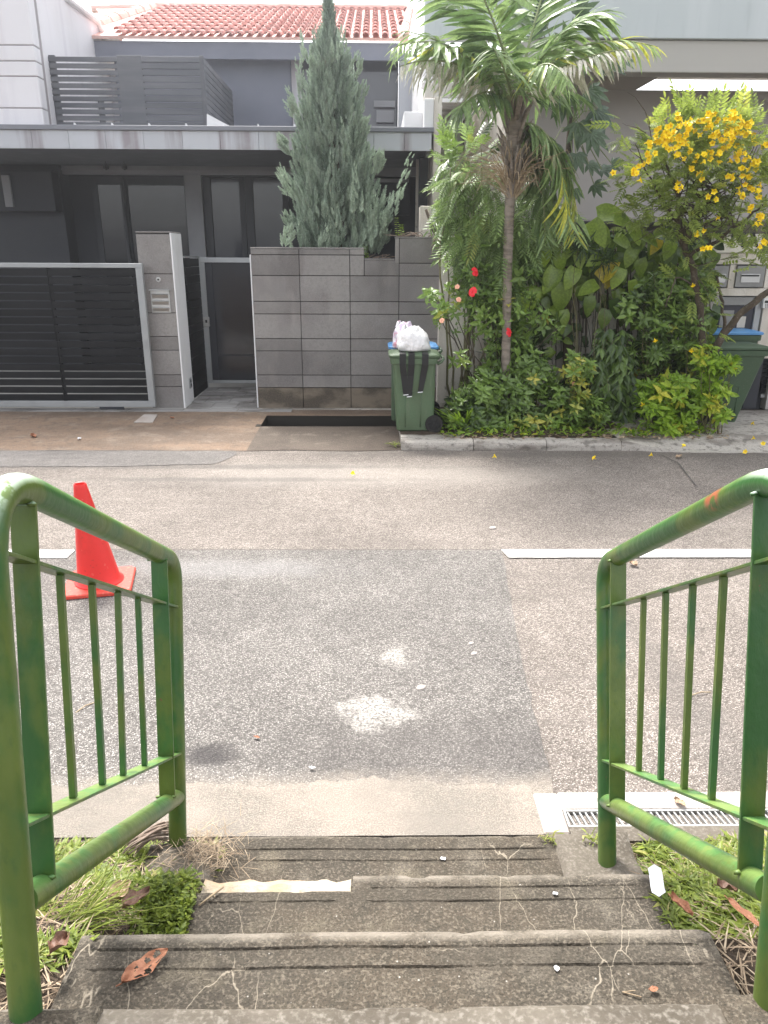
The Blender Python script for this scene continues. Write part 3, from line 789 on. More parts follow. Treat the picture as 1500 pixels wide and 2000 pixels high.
# dark edging behind the drain, right of steps
eb = MB(); n = 24
ey0, ey1 = G(1250, 1648).y, gy0 - 0.004
for i in range(n):
    a = gx0 - 0.0 + (XR - gx0) * i / n; b = gx0 + (XR - gx0) * (i + 1) / n
    w0 = 0.012 * mnoise.noise(Vector((a * 6, 0, 0))); w1 = 0.012 * mnoise.noise(Vector((b * 6, 0, 0)))
    eb.add([(a, ey0 + w0, -0.25), (b, ey0 + w1, -0.25), (b, ey1, -0.25), (a, ey1, -0.25), (a, ey0 + w0, 0.012), (b, ey0 + w1, 0.012), (b, ey1, 0.014), (a, ey1, 0.014)],
           [(0, 1, 5, 4), (4, 5, 6, 7), (2, 3, 7, 6)] + ([(3, 0, 4, 7)] if i == 0 else []))
struct('drain_edging', eb, M['step_pale'])

# ------------------------------------------------------------------ steps
t = thing('stairs', None, None, (0.06, 1.1, 0)); t['kind'] = 'structure'
def step_mesh(x0, x1, zt, yfar, ynear, prof, depth, wob=0.003, seed=0, taper=(0, 0)):
    """tread with its nosing at yfar; prof = list of (distance back from the nosing, dz)"""
    m_ = MB(); n = max(8, int((x1 - x0) / 0.02))
    rows = []
    pr = [(0.004, -depth), (0.0, -0.02), (0.003, -0.010), (0.010, -0.003), (0.022, 0.0)] + prof + [(yfar - ynear, 0.0), (yfar - ynear, -depth)]
    for i in range(n + 1):
        u = i / n; x = x0 + (x1 - x0) * u
        row = []
        for k, (dd, dz) in enumerate(pr):
            if dz == -0.0056: dz *= min(1.0, max(0.35, 0.75 + 0.8 * mnoise.noise(Vector((x * 5, seed * 3.0, dd * 9))))) * (0.0 if min(x - x0, x1 - x) < 0.05 else 1)
            e = mnoise.noise(Vector((x * 2.2 + seed, seed * 1.3, 0))) * 0.006 * (dd < 0.2)
            e += mnoise.noise(Vector((x * 30, dd * 40, seed))) * 0.0015
            zz = mnoise.noise(Vector((x * 3, dd * 6, seed + 4.0))) * wob + mnoise.noise(Vector((x * 24, dd * 30, seed + 9.0))) * 0.0012
            chip = max(0, mnoise.noise(Vector((x * 11, 0, seed + 2.0))) - 0.25) * 0.02 * (dd < 0.012)
            xx = x + (taper[0] * dd if i == 0 else 0) + (taper[1] * dd if i == n else 0)
            row.append((xx, yfar - dd + e - chip, zt + dz + (zz if dz > -0.05 else 0) - chip * 0.8))
        rows.append(len(m_.v)); m_.v.extend(row)
    L = len(pr)
    for i in range(n):
        for k in range(L - 1):
            a = rows[i] + k; m_.f.append((a, a + 1, a + L + 1, a + L))
    m_.f.append(tuple(rows[0] + k for k in range(L))); m_.f.append(tuple(rows[-1] + k for k in range(L))[::-1])
    return m_
def prof_from(yf, px_list, z, x=750):
    """grooves seen at these photo rows"""
    out = []
    for py in px_list:
        d = yf - G(x, py, z).y
        out += [(d - 0.006, 0.0), (d - 0.002, -0.0056), (d + 0.001, -0.0056), (d + 0.004, -0.0005)]
    return out
ZS = [0.0, 0.19, 0.38, 0.57]
yP, y1, y2, y3 = G(750, 1958, .57).y, G(750, 1813, .38).y, G(750, 1705, .19).y, G(750, 1629, 0.012).y
s_ = step_mesh(-0.545, 0.66, 0.012, y3, y2 - 0.05, prof_from(y3, [1659, 1681], 0.012), 0.2, seed=1)
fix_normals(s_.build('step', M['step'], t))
s_ = step_mesh(G(690, 1705, .19).x, 0.858, 0.19, y2, y1 - 0.05, prof_from(y2, [1735, 1761], 0.19), 0.3, seed=2)
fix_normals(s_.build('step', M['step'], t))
s_ = step_mesh(-0.56, G(690, 1705, .19).x + 0.0, 0.19, y2 - 0.058, y1 - 0.05, [(d - 0.058, z) for d, z in prof_from(y2, [1761], 0.19)], 0.3, seed=3)
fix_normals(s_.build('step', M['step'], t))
s_ = step_mesh(-0.735, 0.852, 0.38, y1, yP - 0.05, prof_from(y1, [1851, 1890], 0.38), 0.4, seed=5, taper=(0.0, 0.0))
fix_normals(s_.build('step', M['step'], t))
s_ = step_mesh(-0.80, 0.90, 0.57, yP, yP - 0.075, [], 0.6, seed=7)
fix_normals(s_.build('nosing', M['step_pale'], t))
# broken lip filled with cream mortar
mb_ = MB(); xa, xb = G(398, 1712, .19).x, G(688, 1712, .19).x
n = 30
for i in range(n + 1):
    x = xa + (xb - xa - 0.004) * i / n
    e = 0.018 * mnoise.noise(Vector((x * 22, 0, 0))); h = 0.010 * mnoise.noise(Vector((x * 16, 4, 0)))
    mb_.v += [(x, y2 - 0.004 + e, 0.10), (x, y2 - 0.004 + e, 0.165 + h), (x, y2 - 0.03, 0.176 + h), (x, y2 - 0.056, 0.172), (x, y2 - 0.056, 0.10)]
for i in range(n):
    for k in range(4):
        a = i * 5 + k; mb_.f.append((a, a + 1, a + 6, a + 5))
mb_.f += [(0, 1, 2, 3, 4), tuple(n * 5 + k for k in range(5))[::-1]]
fix_normals(mb_.build('mortar_patch', M['mortar'], t))
# top landing
lb = MB(); nx, ny = 70, 30
for i in range(nx + 1):
    for j in range(ny + 1):
        x = -2 + 4 * i / nx; y = yP - 0.079 - 1.4 * (j / ny) ** 1.6
        lb.v.append((x, y, 0.565 + 0.004 * mnoise.noise(Vector((x * 30, y * 30, 0)))))
for i in range(nx):
    for j in range(ny):
        a = i * (ny + 1) + j; lb.f.append((a, a + 1, a + ny + 2, a + ny + 1))
struct('landing', lb, M['gravel'])
lb = MB(); lb.box(-30, 30, -40, yP - 0.09, -0.6, 0.556)
struct('upper_ground', lb, M['soil'])
def lump(name, x0, x1, y0, y1, z0, z1, m, seed, amp=0.012, parent=None, c=0.2, nn=14):
    """rough concrete block: rounded box with noise"""
    m_ = MB(); cx, cy = (x0 + x1) / 2, (y0 + y1) / 2; hx, hy = (x1 - x0) / 2, (y1 - y0) / 2
    for i in range(nn + 1):
        for j in range(nn + 1):
            u = i / nn * 2 - 1; v = j / nn * 2 - 1
            e = max(abs(u), abs(v))
            drop = (max(0, e - (1 - c)) / c) ** 3
            x = cx + u * hx; y = cy + v * hy
            nz = mnoise.noise(Vector((x * 14 + seed, y * 14, seed))) * amp
            m_.v.append((x + nz * 0.6, y + nz * 0.6, z1 - (z1 - z0) * drop + nz * (1 - drop)))
    for i in range(nn):
        for j in range(nn):
            a = i * (nn + 1) + j; m_.f.append((a, a + nn + 1, a + nn + 2, a + 1))
    o = m_.build(name, m, parent, smooth=True)
    if parent is None: o['kind'] = 'structure'
    return o
a_, b_ = G(-40, 2010, .57), G(232, 1952, .57)
lump('footing', a_.x - 0.15, b_.x, 0.86, yP + 0.005, 0.3, 0.585, M['step'], 3)
a_ = G(1375, 1960, .57)
lump('footing', a_.x, a_.x + 0.4, 0.86, yP + 0.025, 0.3, 0.582, M['step'], 8)
a_, b_ = G(1085, 1650, 0.02), G(1205, 1710, 0.02)
lump('footing', 0.63, 0.93, y2 + 0.005, 2.165, -0.05, 0.04, M['step_pale'], 5)
lump('footing', -0.80, -0.53, y2 + 0.10, y2 + 0.30, -0.05, 0.05, M['step_pale'], 9)

# verges: sloping soil left and right of the steps
def sst(a, b_, x):
    t_ = min(1, max(0, (x - a) / (b_ - a))); return t_ * t_ * (3 - 2 * t_)
YS1, YS2, YSP = y1, y2, yP
def edge_x(side, y):
    if side > 0: return 0.855
    return -0.735 + 0.165 * sst(YS1 - 0.01, YS1 + 0.04, y)
def verge_z(side, x, y):
    t_ = min(1, max(0, (2.13 - y) / (2.13 - 1.02)))
    plane = 0.57 * t_
    tread = 0.012 + 0.178 * (1 - sst(YS2 - 0.02, YS2 + 0.03, y)) + 0.19 * (1 - sst(YS1 - 0.02, YS1 + 0.03, y)) + 0.19 * (1 - sst(YSP - 0.02, YSP + 0.03, y))
    d = abs(x - edge_x(side, y)); k = 1 - sst(0.02, 0.30, d)
    h = plane * (1 - k) + (tread - 0.012) * k
    return h + 0.015 * mnoise.noise(Vector((x * 9, y * 9, 1.0)))
def verge(name, side, x1):
    m_ = MB(); nx, ny = 70, 90
    for i in range(nx + 1):
        for j in range(ny + 1):
            y = 0.85 + (2.165 - 0.85) * j / ny; e = edge_x(side, y)
            x = e + (x1 - e) * (i / nx) ** 2
            m_.v.append((x, y, verge_z(side, x, y) - 0.004))
    for i in range(nx):
        for j in range(ny):
            a = i * (ny + 1) + j; m_.f.append((a, a + ny + 1, a + ny + 2, a + 1) if side > 0 else (a, a + 1, a + ny + 2, a + ny + 1))
    return struct(name, m_, M['soil'])
verge('verge_soil', -1, -5)
verge('verge_soil', 1, 6)
# ------------------------------------------------------------------ far side: apron, drain slot, kerb, planter, driveway
X780 = G(781, 872).x
sa, sb2 = G(514, 833, .03), G(778, 815, .03)
sy0, sy1 = sa.y, sb2.y
def aproz(y): return -0.002 + 0.055 * max(0, min(1, (y - YF) / 1.9))
def apron_piece(x0, x1, y0, y1, m, name, nx=30, ny=8, edge=0.0, thick=False):
    m_ = MB()
    for i in range(nx + 1):
        for j in range(ny + 1):
            x = x0 + (x1 - x0) * i / nx; y = y0 + (y1 - y0) * j / ny
            if j == 0 and edge: y += edge * mnoise.noise(Vector((x * 1.7, 5, 0)))
            m_.v.append((x, y, aproz(y) + 0.004 + 0.003 * mnoise.noise(Vector((x * 3, y * 3, 0)))))
    for i in range(nx):
        for j in range(ny):
            a = i * (ny + 1) + j; m_.f.append((a, a + ny + 1, a + ny + 2, a + 1))
    return struct(name, m_, m)
xs = G(514, 825, .03).x
apron_piece(-12, xs, YF - 0.02, 9.86, M['apron'], 'driveway', 120, 20, 0.05)
apron_piece(xs, X780 + 0.02, YF - 0.02, sy0, M['apron_dark'], 'driveway', 30, 10, 0.05)
apron_piece(xs, X780 + 0.3, sy1, 9.86, M['apron'], 'driveway', 30, 4)
sl = MB()
sl.box(xs - 0.02, X780 + 0.3, sy0 - 0.02, sy1 + 0.02, -0.52, -0.5)
sl.box(xs - 0.06, xs - 0.001, sy0 - 0.02, sy1 + 0.02, -0.5, 0.035)
sl.box(xs, X780 + 0.3, sy1 + 0.001, sy1 + 0.06, -0.5, aproz(sy1) + 0.001)
sl.box(xs, X780 + 0.3, sy0 - 0.06, sy0 - 0.001, -0.5, aproz(sy0) + 0.001)
struct('drain_trench', sl, M['pit_wall'])
ub = MB(); ub.box(-40, xs - 0.07, YF - 0.01, 16, -0.3, -0.012); ub.box(X780 + 0.31, 40, YF + 0.03, 16, -0.3, -0.012)
struct('sub_base', ub, M['soil'])
ap = MB(); ap.box(-30, 0.9, 9.861, 14.0, -0.3, 0.062)
struct('forecourt', ap, M['forecourt'])
# small access slab in the driveway
c = [G(262, 827, .03), G(298, 827.5, .03), G(308, 814, .03), G(282, 813.5, .03)]
mb_ = MB(); mb_.prism([(p.x, p.y, aproz(p.y) + 0.003) for p in c], (0, 0, 0.012))
o = fix_normals(mb_.build('access_slab', M['frame_conc'])); tag(o, 'small pale concrete access slab set in the brown driveway before the stone pillar', 'access cover')
# kerb
t = thing('kerb', None, None, (X780, YF, 0)); t['kind'] = 'structure'
xk1 = G(1205, 880).x + 0.05
kx = [X780 + 0.005, X780 + (xk1 - X780) * 0.33, X780 + (xk1 - X780) * 0.66, xk1]
for i in range(3):
    m_ = MB(); n = 30
    x0, x1 = kx[i] + 0.004, kx[i + 1] - 0.004
    prof = [(0.012, -0.15), (0.0, 0.0), (0.002, 0.055), (0.012, 0.082), (0.035, 0.098), (0.10, 0.104), (0.16, 0.104), (0.16, -0.15)]
    for k in range(n + 1):
        x = x0 + (x1 - x0) * k / n
        for (dy_, dz) in prof:
            w = mnoise.noise(Vector((x * 7, dz * 20, dy_ * 10))) * 0.007
            m_.v.append((x, YF + dy_ + w, dz + (w if dz > 0 else 0)))
    L = len(prof)
    for k in range(n):
        for j in range(L - 1):
            a = k * L + j; m_.f.append((a, a + 1, a + L + 1, a + L))
    m_.f += [tuple(range(L)), tuple(n * L + j for j in range(L))[::-1]]
    fix_normals(m_.build('kerb_stone', M['kerb'], t))
# concrete behind the kerb and right driveway (ramps down past the kerb)
def zdrive(x, y):
    ramp = min(1, max(0, (x - xk1) / 0.6))
    s = min(1, max(0, (y - YF) / 0.25))
    return 0.10 * (1 - ramp * (1 - s))
m_ = MB(); nx, ny = 80, 24
for i in range(nx + 1):
    for j in range(ny + 1):
        x = xk1 + (8 - xk1) * (i / nx) ** 1.6; y = YF - 0.1 * (x - xk1 > 0.0) * min(1, (x - xk1) / 0.8) + (9.7 - YF) * (j / ny) ** 1.5
        if j == 0: y += 0.03 * mnoise.noise(Vector((x * 4, 0, 0)))
        if j == 1: y = m_.v[-1][1] + 0.015
        m_.v.append((x, y, (zdrive(x, y) if j else -0.03) + 0.004 * mnoise.noise(Vector((x * 4, y * 4, 3)))))
for i in range(nx):
    for j in range(ny):
        a = i * (ny + 1) + j; m_.f.append((a, a + ny + 1, a + ny + 2, a + 1))
struct('side_driveway', m_, M['kerb'])
m_ = MB(); nx, ny = 60, 20
for i in range(nx + 1):
    for j in range(ny + 1):
        x = X780 + 0.01 + (G(1400, 830, .1).x - X780) * i / nx; y = YF + 0.162 + (9.68 - YF - 0.162) * j / ny
        m_.v.append((x, y, (0.05 if x > xk1 - 0.02 and y < 8.45 else 0.098) + (0.02 * mnoise.noise(Vector((x * 6, y * 6, 3))) + 0.02) * (j > 1) * (x < xk1 + 0.2)))
for i in range(nx):
    for j in range(ny):
        a = i * (ny + 1) + j; m_.f.append((a, a + ny + 1, a + ny + 2, a + 1))
struct('planting_bed', m_, M['soil'])
m_ = MB(); m_.box(X780 + 0.01, X780 + 0.7, YF + 0.165, YF + 0.75, 0.0, 0.108)
struct('kerb_slab', m_, M['kerb'])
m_ = MB(); m_.box(X780 + 0.005, X780 + 0.03, YF + 0.75, 9.86, -0.2, 0.09)
struct('bed_edge', m_, M['kerb'])
# ================================================================== LEFT HOUSE, GATES, WALLS
YW = 9.90
# ---- sliding gate
gy = 9.78
tl, br = A(-150, 512, gy), A(300, 795, gy)
tr = A(284, 517, gy)
gx1 = A(292, 660, gy).x; gz0, gz1 = A(292, 794, gy).z, A(200, 514, gy).z
gxl = -8.4
t = thing('sliding_gate', 'wide black slatted sliding gate in a silver metal frame beside the tiled pillar', 'gate', ((gxl + gx1) / 2, gy, gz0))
fw = 0.085
fb = MB(); fb.cbox(gxl, gx1, gy - 0.03, gy + 0.03, gz1 - 0.055, gz1, 0.004); fb.build('frame', M['alu'], t)
fb = MB(); fb.cbox(gxl, gx1, gy - 0.03, gy + 0.03, gz0, gz0 + 0.075, 0.004); fb.build('frame', M['alu'], t)
fb = MB(); fb.cbox(gx1 - fw, gx1, gy - 0.032, gy + 0.032, gz0 + 0.0752, gz1 - 0.0552, 0.004); fb.build('frame', M['alu'], t)
fb = MB(); fb.cbox(gxl, gxl + fw, gy - 0.032, gy + 0.032, gz0 + 0.0752, gz1 - 0.0552, 0.004); fb.build('frame', M['alu'], t)
n = 17; h0, h1 = gz0 + 0.078, gz1 - 0.058; pt = (h1 - h0) / n
xm = A(117, 700, gy).x
xs_ = [gx1 - fw - 0.002, xm + 0.045, xm - 0.005, -6.3, -6.35, gxl + fw]
for (xa, xb) in ((xm + 0.004, gx1 - fw - 0.001), (-6.3, xm - 0.004), (gxl + fw + 0.001, -6.308)):
    mm = MB(); L = xb - xa; mm.cbox(-L / 2, L / 2, -0.006, 0.006, 0, pt - 0.017, 0.002)
    me_ = None
    for i in range(n):
        p = Vector(((xa + xb) / 2, gy - 0.008, h0 + i * pt + 0.004))
        if me_ is None:
            o = mm.build('slat', M['slat_black'], None, origin=(0, 0, 0)); me_ = o.data; o.parent = t; o.location = p - ORG[t.name]
        else: piece('slat', me_, t, p)
for x in (xm, -6.304):
    st_ = MB(); st_.box(x - 0.022, x + 0.022, gy + 0.0002, gy + 0.03, gz0 + 0.076, gz1 - 0.056)
    st_.build('stiffener', M['slat_black'], t)
for px in (203, 236):
    p = A(px, 797, gy)
    w = MB(); w.lathe([(0.0, -0.012), (0.042, -0.012), (0.045, -0.008), (0.036, 0), (0.045, 0.008), (0.042, 0.012), (0, 0.012)], 20, (p.x, gy, gz0 - 0.035), 'Y')
    w.build('wheel', M['rubber'], t)
br_ = MB(); p0, p1 = A(196, 797, gy), A(243, 797, gy); br_.box(p0.x, p1.x, gy - 0.028, gy - 0.018, gz0 - 0.03, gz0 - 0.001); br_.build('bracket', M['frame_dark'], t)
# driveway floor tiles below the gates
t = thing('tile_strip', None, None, (-4, 9.7, 0)); t['kind'] = 'structure'
x = -9.0; ty0 = G(100, 804, 0.055).y; mm = None
while x < A(500, 790, gy).x - 0.05:
    w_ = 0.72
    if mm is None:
        m0 = MB(); m0.cbox(0.004, w_ - 0.004, 0, 9.86 - ty0, -0.02, 0.012, 0.003)
        o = m0.build('floor_tile', M['floor_tile'], None, origin=(0, 0, 0)); mm = o.data; o.parent = t; o.location = Vector((x, ty0, 0.053)) - ORG[t.name]
    else: piece('floor_tile', mm, t, (x, ty0, 0.053))
    x += w_
# ---- pillar
px0, px1 = A(283, 640, YW).x, A(347.5, 640, YW).x
pzt = A(295, 453, YW).z; pzb = 0.05
t = thing('gate_pillar', 'tall grey stone-clad gate pillar with white painted right side and steel letterbox', 'pillar', ((px0 + px1) / 2, YW, pzb))
PD = 0.5
cb = MB(); cb.box(px0 + 0.01, px1 - 0.008, YW + 0.012, YW + PD, pzb, pzt - 0.004); cb.build('core', M['joint'], t)
cb = MB(); cb.cbox(px1 - 0.0075, px1 + 0.012, YW - 0.004, YW + PD + 0.01, pzb, pzt - 0.01, 0.003); cb.build('side_face', M['white_paint'], t)
cb = MB(); cb.cbox(px0 - 0.002, px1 + 0.012, YW - 0.002, YW + PD, pzt - 0.009, pzt + 0.004, 0.003); cb.build('cap', M['stone_tile'], t)
js = [457, 535, 611, 657, 684, 732, 755, 801]
for a, b in zip(js, js[1:]):
    za, zb = A(315, a, YW).z, A(315, b, YW).z
    m_ = MB(); m_.cbox(px0, px1 - 0.009, YW - 0.004 - rng.uniform(0, 0.002), YW + 0.011, zb + 0.004, za - 0.004, 0.003)
    m_.build('stone_tile', M['stone_tile'] if b < 800 else M['stone_tile'], t)
# letterbox
a, b = A(293, 568, YW - 0.02), A(334, 611, YW - 0.02)
lt = thing('letterbox', 'brushed steel letterbox with slotted flap set into the grey stone pillar', 'letterbox', ((a.x + b.x) / 2, YW - 0.01, b.z))
m_ = MB(); m_.cbox(a.x, b.x, YW - 0.018, YW - 0.007, b.z, a.z, 0.003); m_.build('front_plate', M['steel'], lt)
for i in range(3):
    z = a.z - 0.035 - i * 0.082
    if i < 2 or True:
        m_ = MB(); m_.prism([(a.x + 0.02, YW - 0.019, z), (a.x + 0.02, YW - 0.040, z - 0.012), (a.x + 0.02, YW - 0.019, z - 0.055)], (b.x - a.x - 0.04, 0, 0)); fix_normals(m_.build('flap', M['steel'], lt))
m_ = MB(); m_.cbox(a.x - 0.012, b.x + 0.012, YW - 0.045, YW - 0.007, a.z + 0.002, a.z + 0.014, 0.003); m_.build('hood', M['steel'], lt)
p = A(309, 546, YW - 0.01)
m_ = MB(); m_.lathe([(0.0, -0.006), (0.028, -0.005), (0.032, 0), (0.032, 0.004)], 16, (p.x, YW - 0.005, p.z), 'Y'); m_.build('bell_mount', M['steel'], t)
m_ = MB(); m_.lathe([(0.0, -0.012), (0.011, -0.011), (0.012, -0.006)], 12, (p.x, YW - 0.005, p.z), 'Y'); m_.build('bell_hole', M['black'], t)
p = AX(371, 748, px1 + 0.013)
so = thing('power_outlet', 'small grey weatherproof socket low on the white side of the pillar', 'socket', (px1 + 0.012, p.y, p.z - 0.07))
m_ = MB(); m_.cbox(px1 + 0.0125, px1 + 0.028, p.y - 0.05, p.y + 0.05, p.z - 0.07, p.z + 0.07, 0.004); m_.build('cover', M['alu'], so)
for dz in (-0.03, 0.03):
    m_ = MB(); m_.box(px1 + 0.0285, px1 + 0.031, p.y - 0.028, p.y + 0.028, p.z + dz - 0.02, p.z + dz + 0.02); m_.build('socket', M['black'], so)

# ---- pedestrian gate, set back
gy2 = 11.35
xa, xb = A(394, 620, gy2).x, A(520, 620, gy2).x
zt, zb = A(440, 503, gy2).z, A(440, 748, gy2).z
t = thing('pedestrian_gate', 'narrow set-back entrance gate, silver frame with dark see-through panel', 'gate', ((xa + xb) / 2, gy2, zb))
m_ = MB(); m_.cbox(xa, xa + 0.10, gy2 - 0.03, gy2 + 0.03, zb, zt - 0.07, 0.004); m_.build('frame', M['alu'], t)
m_ = MB(); m_.cbox(xa, xb + 0.35, gy2 - 0.031, gy2 + 0.031, zt - 0.0695, zt, 0.004); m_.build('frame', M['alu'], t)
m_ = MB(); m_.cbox(xa + 0.1005, xb, gy2 - 0.028, gy2 + 0.028, zb, zb + 0.045, 0.004); m_.build('frame', M['alu'], t)
m_ = MB(); m_.cbox(xa + 0.101, xa + 0.20, gy2 - 0.012, gy2 + 0.012, zb + 0.0455, zt - 0.07, 0.004); m_.build('stile', M['frame_dark'], t)
m_ = MB(); m_.box(xa + 0.201, xb, gy2 - 0.006, gy2 + 0.006, zb + 0.0455, zt - 0.07); m_.build('panel', M['glass'], t)
m_ = MB(); z = A(450, 694, gy2).z; m_.box(xa + 0.202, xb, gy2 - 0.016, gy2 - 0.007, z - 0.012, z + 0.012); m_.build('rail', M['frame_dark'], t)
p = A(404, 627, gy2)
m_ = MB(); m_.cbox(p.x - 0.045, p.x + 0.05, gy2 - 0.06, gy2 - 0.0315, p.z - 0.075, p.z + 0.065, 0.006); lk = m_.build('lock_box', M['steel'], t)
m_ = MB(); m_.box(p.x - 0.01, p.x + 0.02, gy2 - 0.064, gy2 - 0.0605, p.z - 0.02, p.z + 0.02); m_.build('keyhole', M['black'], lk)
# slatted side screen between pillar and pedestrian gate
X_ = AX(372, 620, A(372, 620, 10.6).x).x
t = thing('side_screen', 'narrow black slatted screen between the pillar and the entrance gate', 'fence panel', (X_, 10.9, 0.06))
z0_, z1_ = 0.1, A(372, 500, 10.8).z
m0 = MB(); m0.cbox(-0.015, 0.015, -0.42, 0.42, 0, 0.105, 0.003); me_ = None
nn = 17
for i in range(nn):
    p = Vector((X_, 10.88, z0_ + (z1_ - z0_ - 0.03) * i / nn))
    if me_ is None:
        o = m0.build('slat', M['slat_black'], None, origin=(0, 0, 0)); me_ = o.data; o.parent = t; o.location = p - ORG[t.name]
    else: piece('slat', me_, t, p)
m_ = MB(); m_.cbox(X_ - 0.02, X_ + 0.02, 10.44, 11.32, z1_ - 0.025, z1_, 0.003); m_.build('top_rail', M['alu'], t)
m_ = MB(); m_.cbox(X_ - 0.02, X_ + 0.02, 11.302, 11.335, z0_, z1_ - 0.026, 0.003); m_.build('post', M['alu'], t)
# recess floor tiles
t = thing('recess_floor', None, None, (-2.2, 10.6, 0.06)); t['kind'] = 'structure'
for j in range(4):
    for i in range(4):
        m_ = MB(); x0 = px1 + 0.02 + i * 0.33 - (0.15 if j % 2 else 0); m_.cbox(max(px1 + 0.02, x0) + 0.003, min(x0 + 0.33, A(503, 790, YW).x - 0.0) - 0.003, 9.87 + j * 0.36, 9.87 + j * 0.36 + 0.353, 0.03, 0.072 + 0.012 * j, 0.003)
        m_.build('floor_tile', M['floor_tile'], t)

# ---- clad front wall with the planter
def XW(px, py=645): return A(px, py, YW).x
def ZW(py, px=640): return A(px, py, YW).z
x0, x1 = XW(497), XW(856)
t = thing('stone_wall', 'grey stone-tiled boundary wall with stepped top and stained base under the conifer', 'wall', ((x0 + x1) / 2, YW, 0.05))
cols = [497, 588.5, 684.5, 778.5, 856]
rows = [498, 538.5, 589, 613.5, 661.5, 685.5, 732.5, 757, 801]
xn0, xn1, xh = XW(712), XW(770), XW(770)
zn = ZW(507)
m_ = MB()
m_.box(x0 + 0.004, xn0 - 0.002, YW + 0.012, YW + 0.20, 0.02, ZW(488)); m_.box(xn0 - 0.002, xh + 0.004, YW + 0.012, YW + 0.20, 0.02, zn - 0.004)
m_.box(xh + 0.006, x1 - 0.002, YW + 0.012, YW + 0.20, 0.02, ZW(464)); m_.build('core', M['joint'], t)
def tile(xa, xb, za, zb, m=None):
    m_ = MB(); o = rng.uniform(0, 0.003)
    m_.cbox(xa + 0.004, xb - 0.004, YW - 0.008 - o, YW + 0.0115, zb + 0.0045, za - 0.0045, 0.003)
    m_.build('stone_tile', m or M['stone_tile'], t)
for c in range(4):
    xa, xb = XW(cols[c]), XW(cols[c + 1])
    for r in range(len(rows) - 1):
        za, zb = ZW(rows[r]), ZW(rows[r + 1])
        if r == 0 and c == 2:
            tile(xa, xn0, za, zb); tile(xn0 + 0.0, xb, zn, zb); continue
        if r == 0 and c == 3: za = ZW(513.5)
        tile(xa, xb, za, zb, M['stone_base'] if r == len(rows) - 2 else None)
for c in range(3):
    xa, xb = XW(cols[c]), min(XW(cols[c + 1]), xn0)
    tile(xa, xb, ZW(486), ZW(498))
tile(xh + 0.0, XW(778.5), ZW(464), ZW(513.5)); tile(XW(778.5), x1, ZW(464), ZW(513.5))
m_ = MB(); m_.cbox(x0 + 0.0, xn0, YW - 0.012, YW + 0.21, ZW(486) , ZW(486) + 0.016, 0.003); m_.cbox(xn0 + 0.002, xh - 0.002, YW - 0.012, YW + 0.21, zn, zn + 0.014, 0.003); m_.cbox(xh, x1, YW - 0.012, YW + 0.21, ZW(464), ZW(464) + 0.014, 0.003)
m_.build('coping', M['stone_tile'], t)
m_ = MB(); m_.cbox(x0 - 0.012, x0 + 0.003, YW - 0.013, YW + 1.4, 0.03, ZW(498), 0.003); m_.build('end_face', M['white_paint'], t)
m_ = MB(); m_.cbox(x0, x1 + 0.02, YW - 0.09, YW + 0.011, -0.05, 0.066, 0.006); m_.build('plinth', M['kerb'], t)
# planter soil behind
m_ = MB(); m_.box(x0 + 0.02, x1 - 0.02, YW + 0.21, 11.3, 0.02, ZW(530)); struct('planter_soil', m_, M['soil'])

# ---- cream boundary wall right of it, mostly behind plants
YC = 9.72
xw0, xw1 = A(857, 640, YC).x, A(1385, 560, YC).x
ztc = A(870, 461, YC).z
t = thing('cream_wall', 'weathered cream plastered wall behind the shrubs, right of the grey stone wall', 'wall', ((xw0 + xw1) / 2, YC, 0.1))
m_ = MB(); m_.cbox(xw0, xw1, YC, YC + 0.17, 0.0, ztc - 0.09, 0.006); m_.build('wall_body', M['cream_wall'], t)
m_ = MB(); m_.cbox(xw0 - 0.0, A(889, 470, YC).x, YC - 0.012, YC + 0.19, ztc - 0.0895, ztc, 0.008); m_.build('coping', M['cream_wall'], t)
m_ = MB(); m_.cbox(A(889, 470, YC).x + 0.003, xw1, YC - 0.01, YC + 0.19, ztc - 0.0892, ztc - 0.03, 0.008); m_.build('coping', M['moss_wall'], t)
# white concrete stub post behind the wall corner
a, b = A(820, 403, 10.35), A(857, 470, 10.35)
t = thing('concrete_post', 'stubby white concrete post block standing behind the end of the grey wall', 'post', ((a.x + b.x) / 2, 10.35, 0.4))
m_ = MB(); m_.cbox(a.x, a.x + (b.x - a.x) * 0.52, 10.25, 10.6, 0.4, a.z, 0.006); m_.build('front_block', M['cream_wall'], t)
m_ = MB(); m_.cbox(a.x + (b.x - a.x) * 0.53, b.x + 0.03, 10.32, 10.62, 0.4, a.z - 0.01, 0.006); m_.build('rear_block', M['white_paint'], t)

# ---- the terrace house
YFa = 11.2      # front of carport roof
YR = 13.5       # ground floor rear wall
YU = 14.2       # upper floor wall
zf0, zf1, zcap = A(420, 292, YFa).z, A(420, 256, YFa).z, A(420, 246, YFa).z
xfr = A(843, 275, YFa).x
H = thing('terrace_house', 'dark grey two-storey terrace house with red tiled roof and flat carport canopy', 'house', (-4.0, 12.4, 0.06))
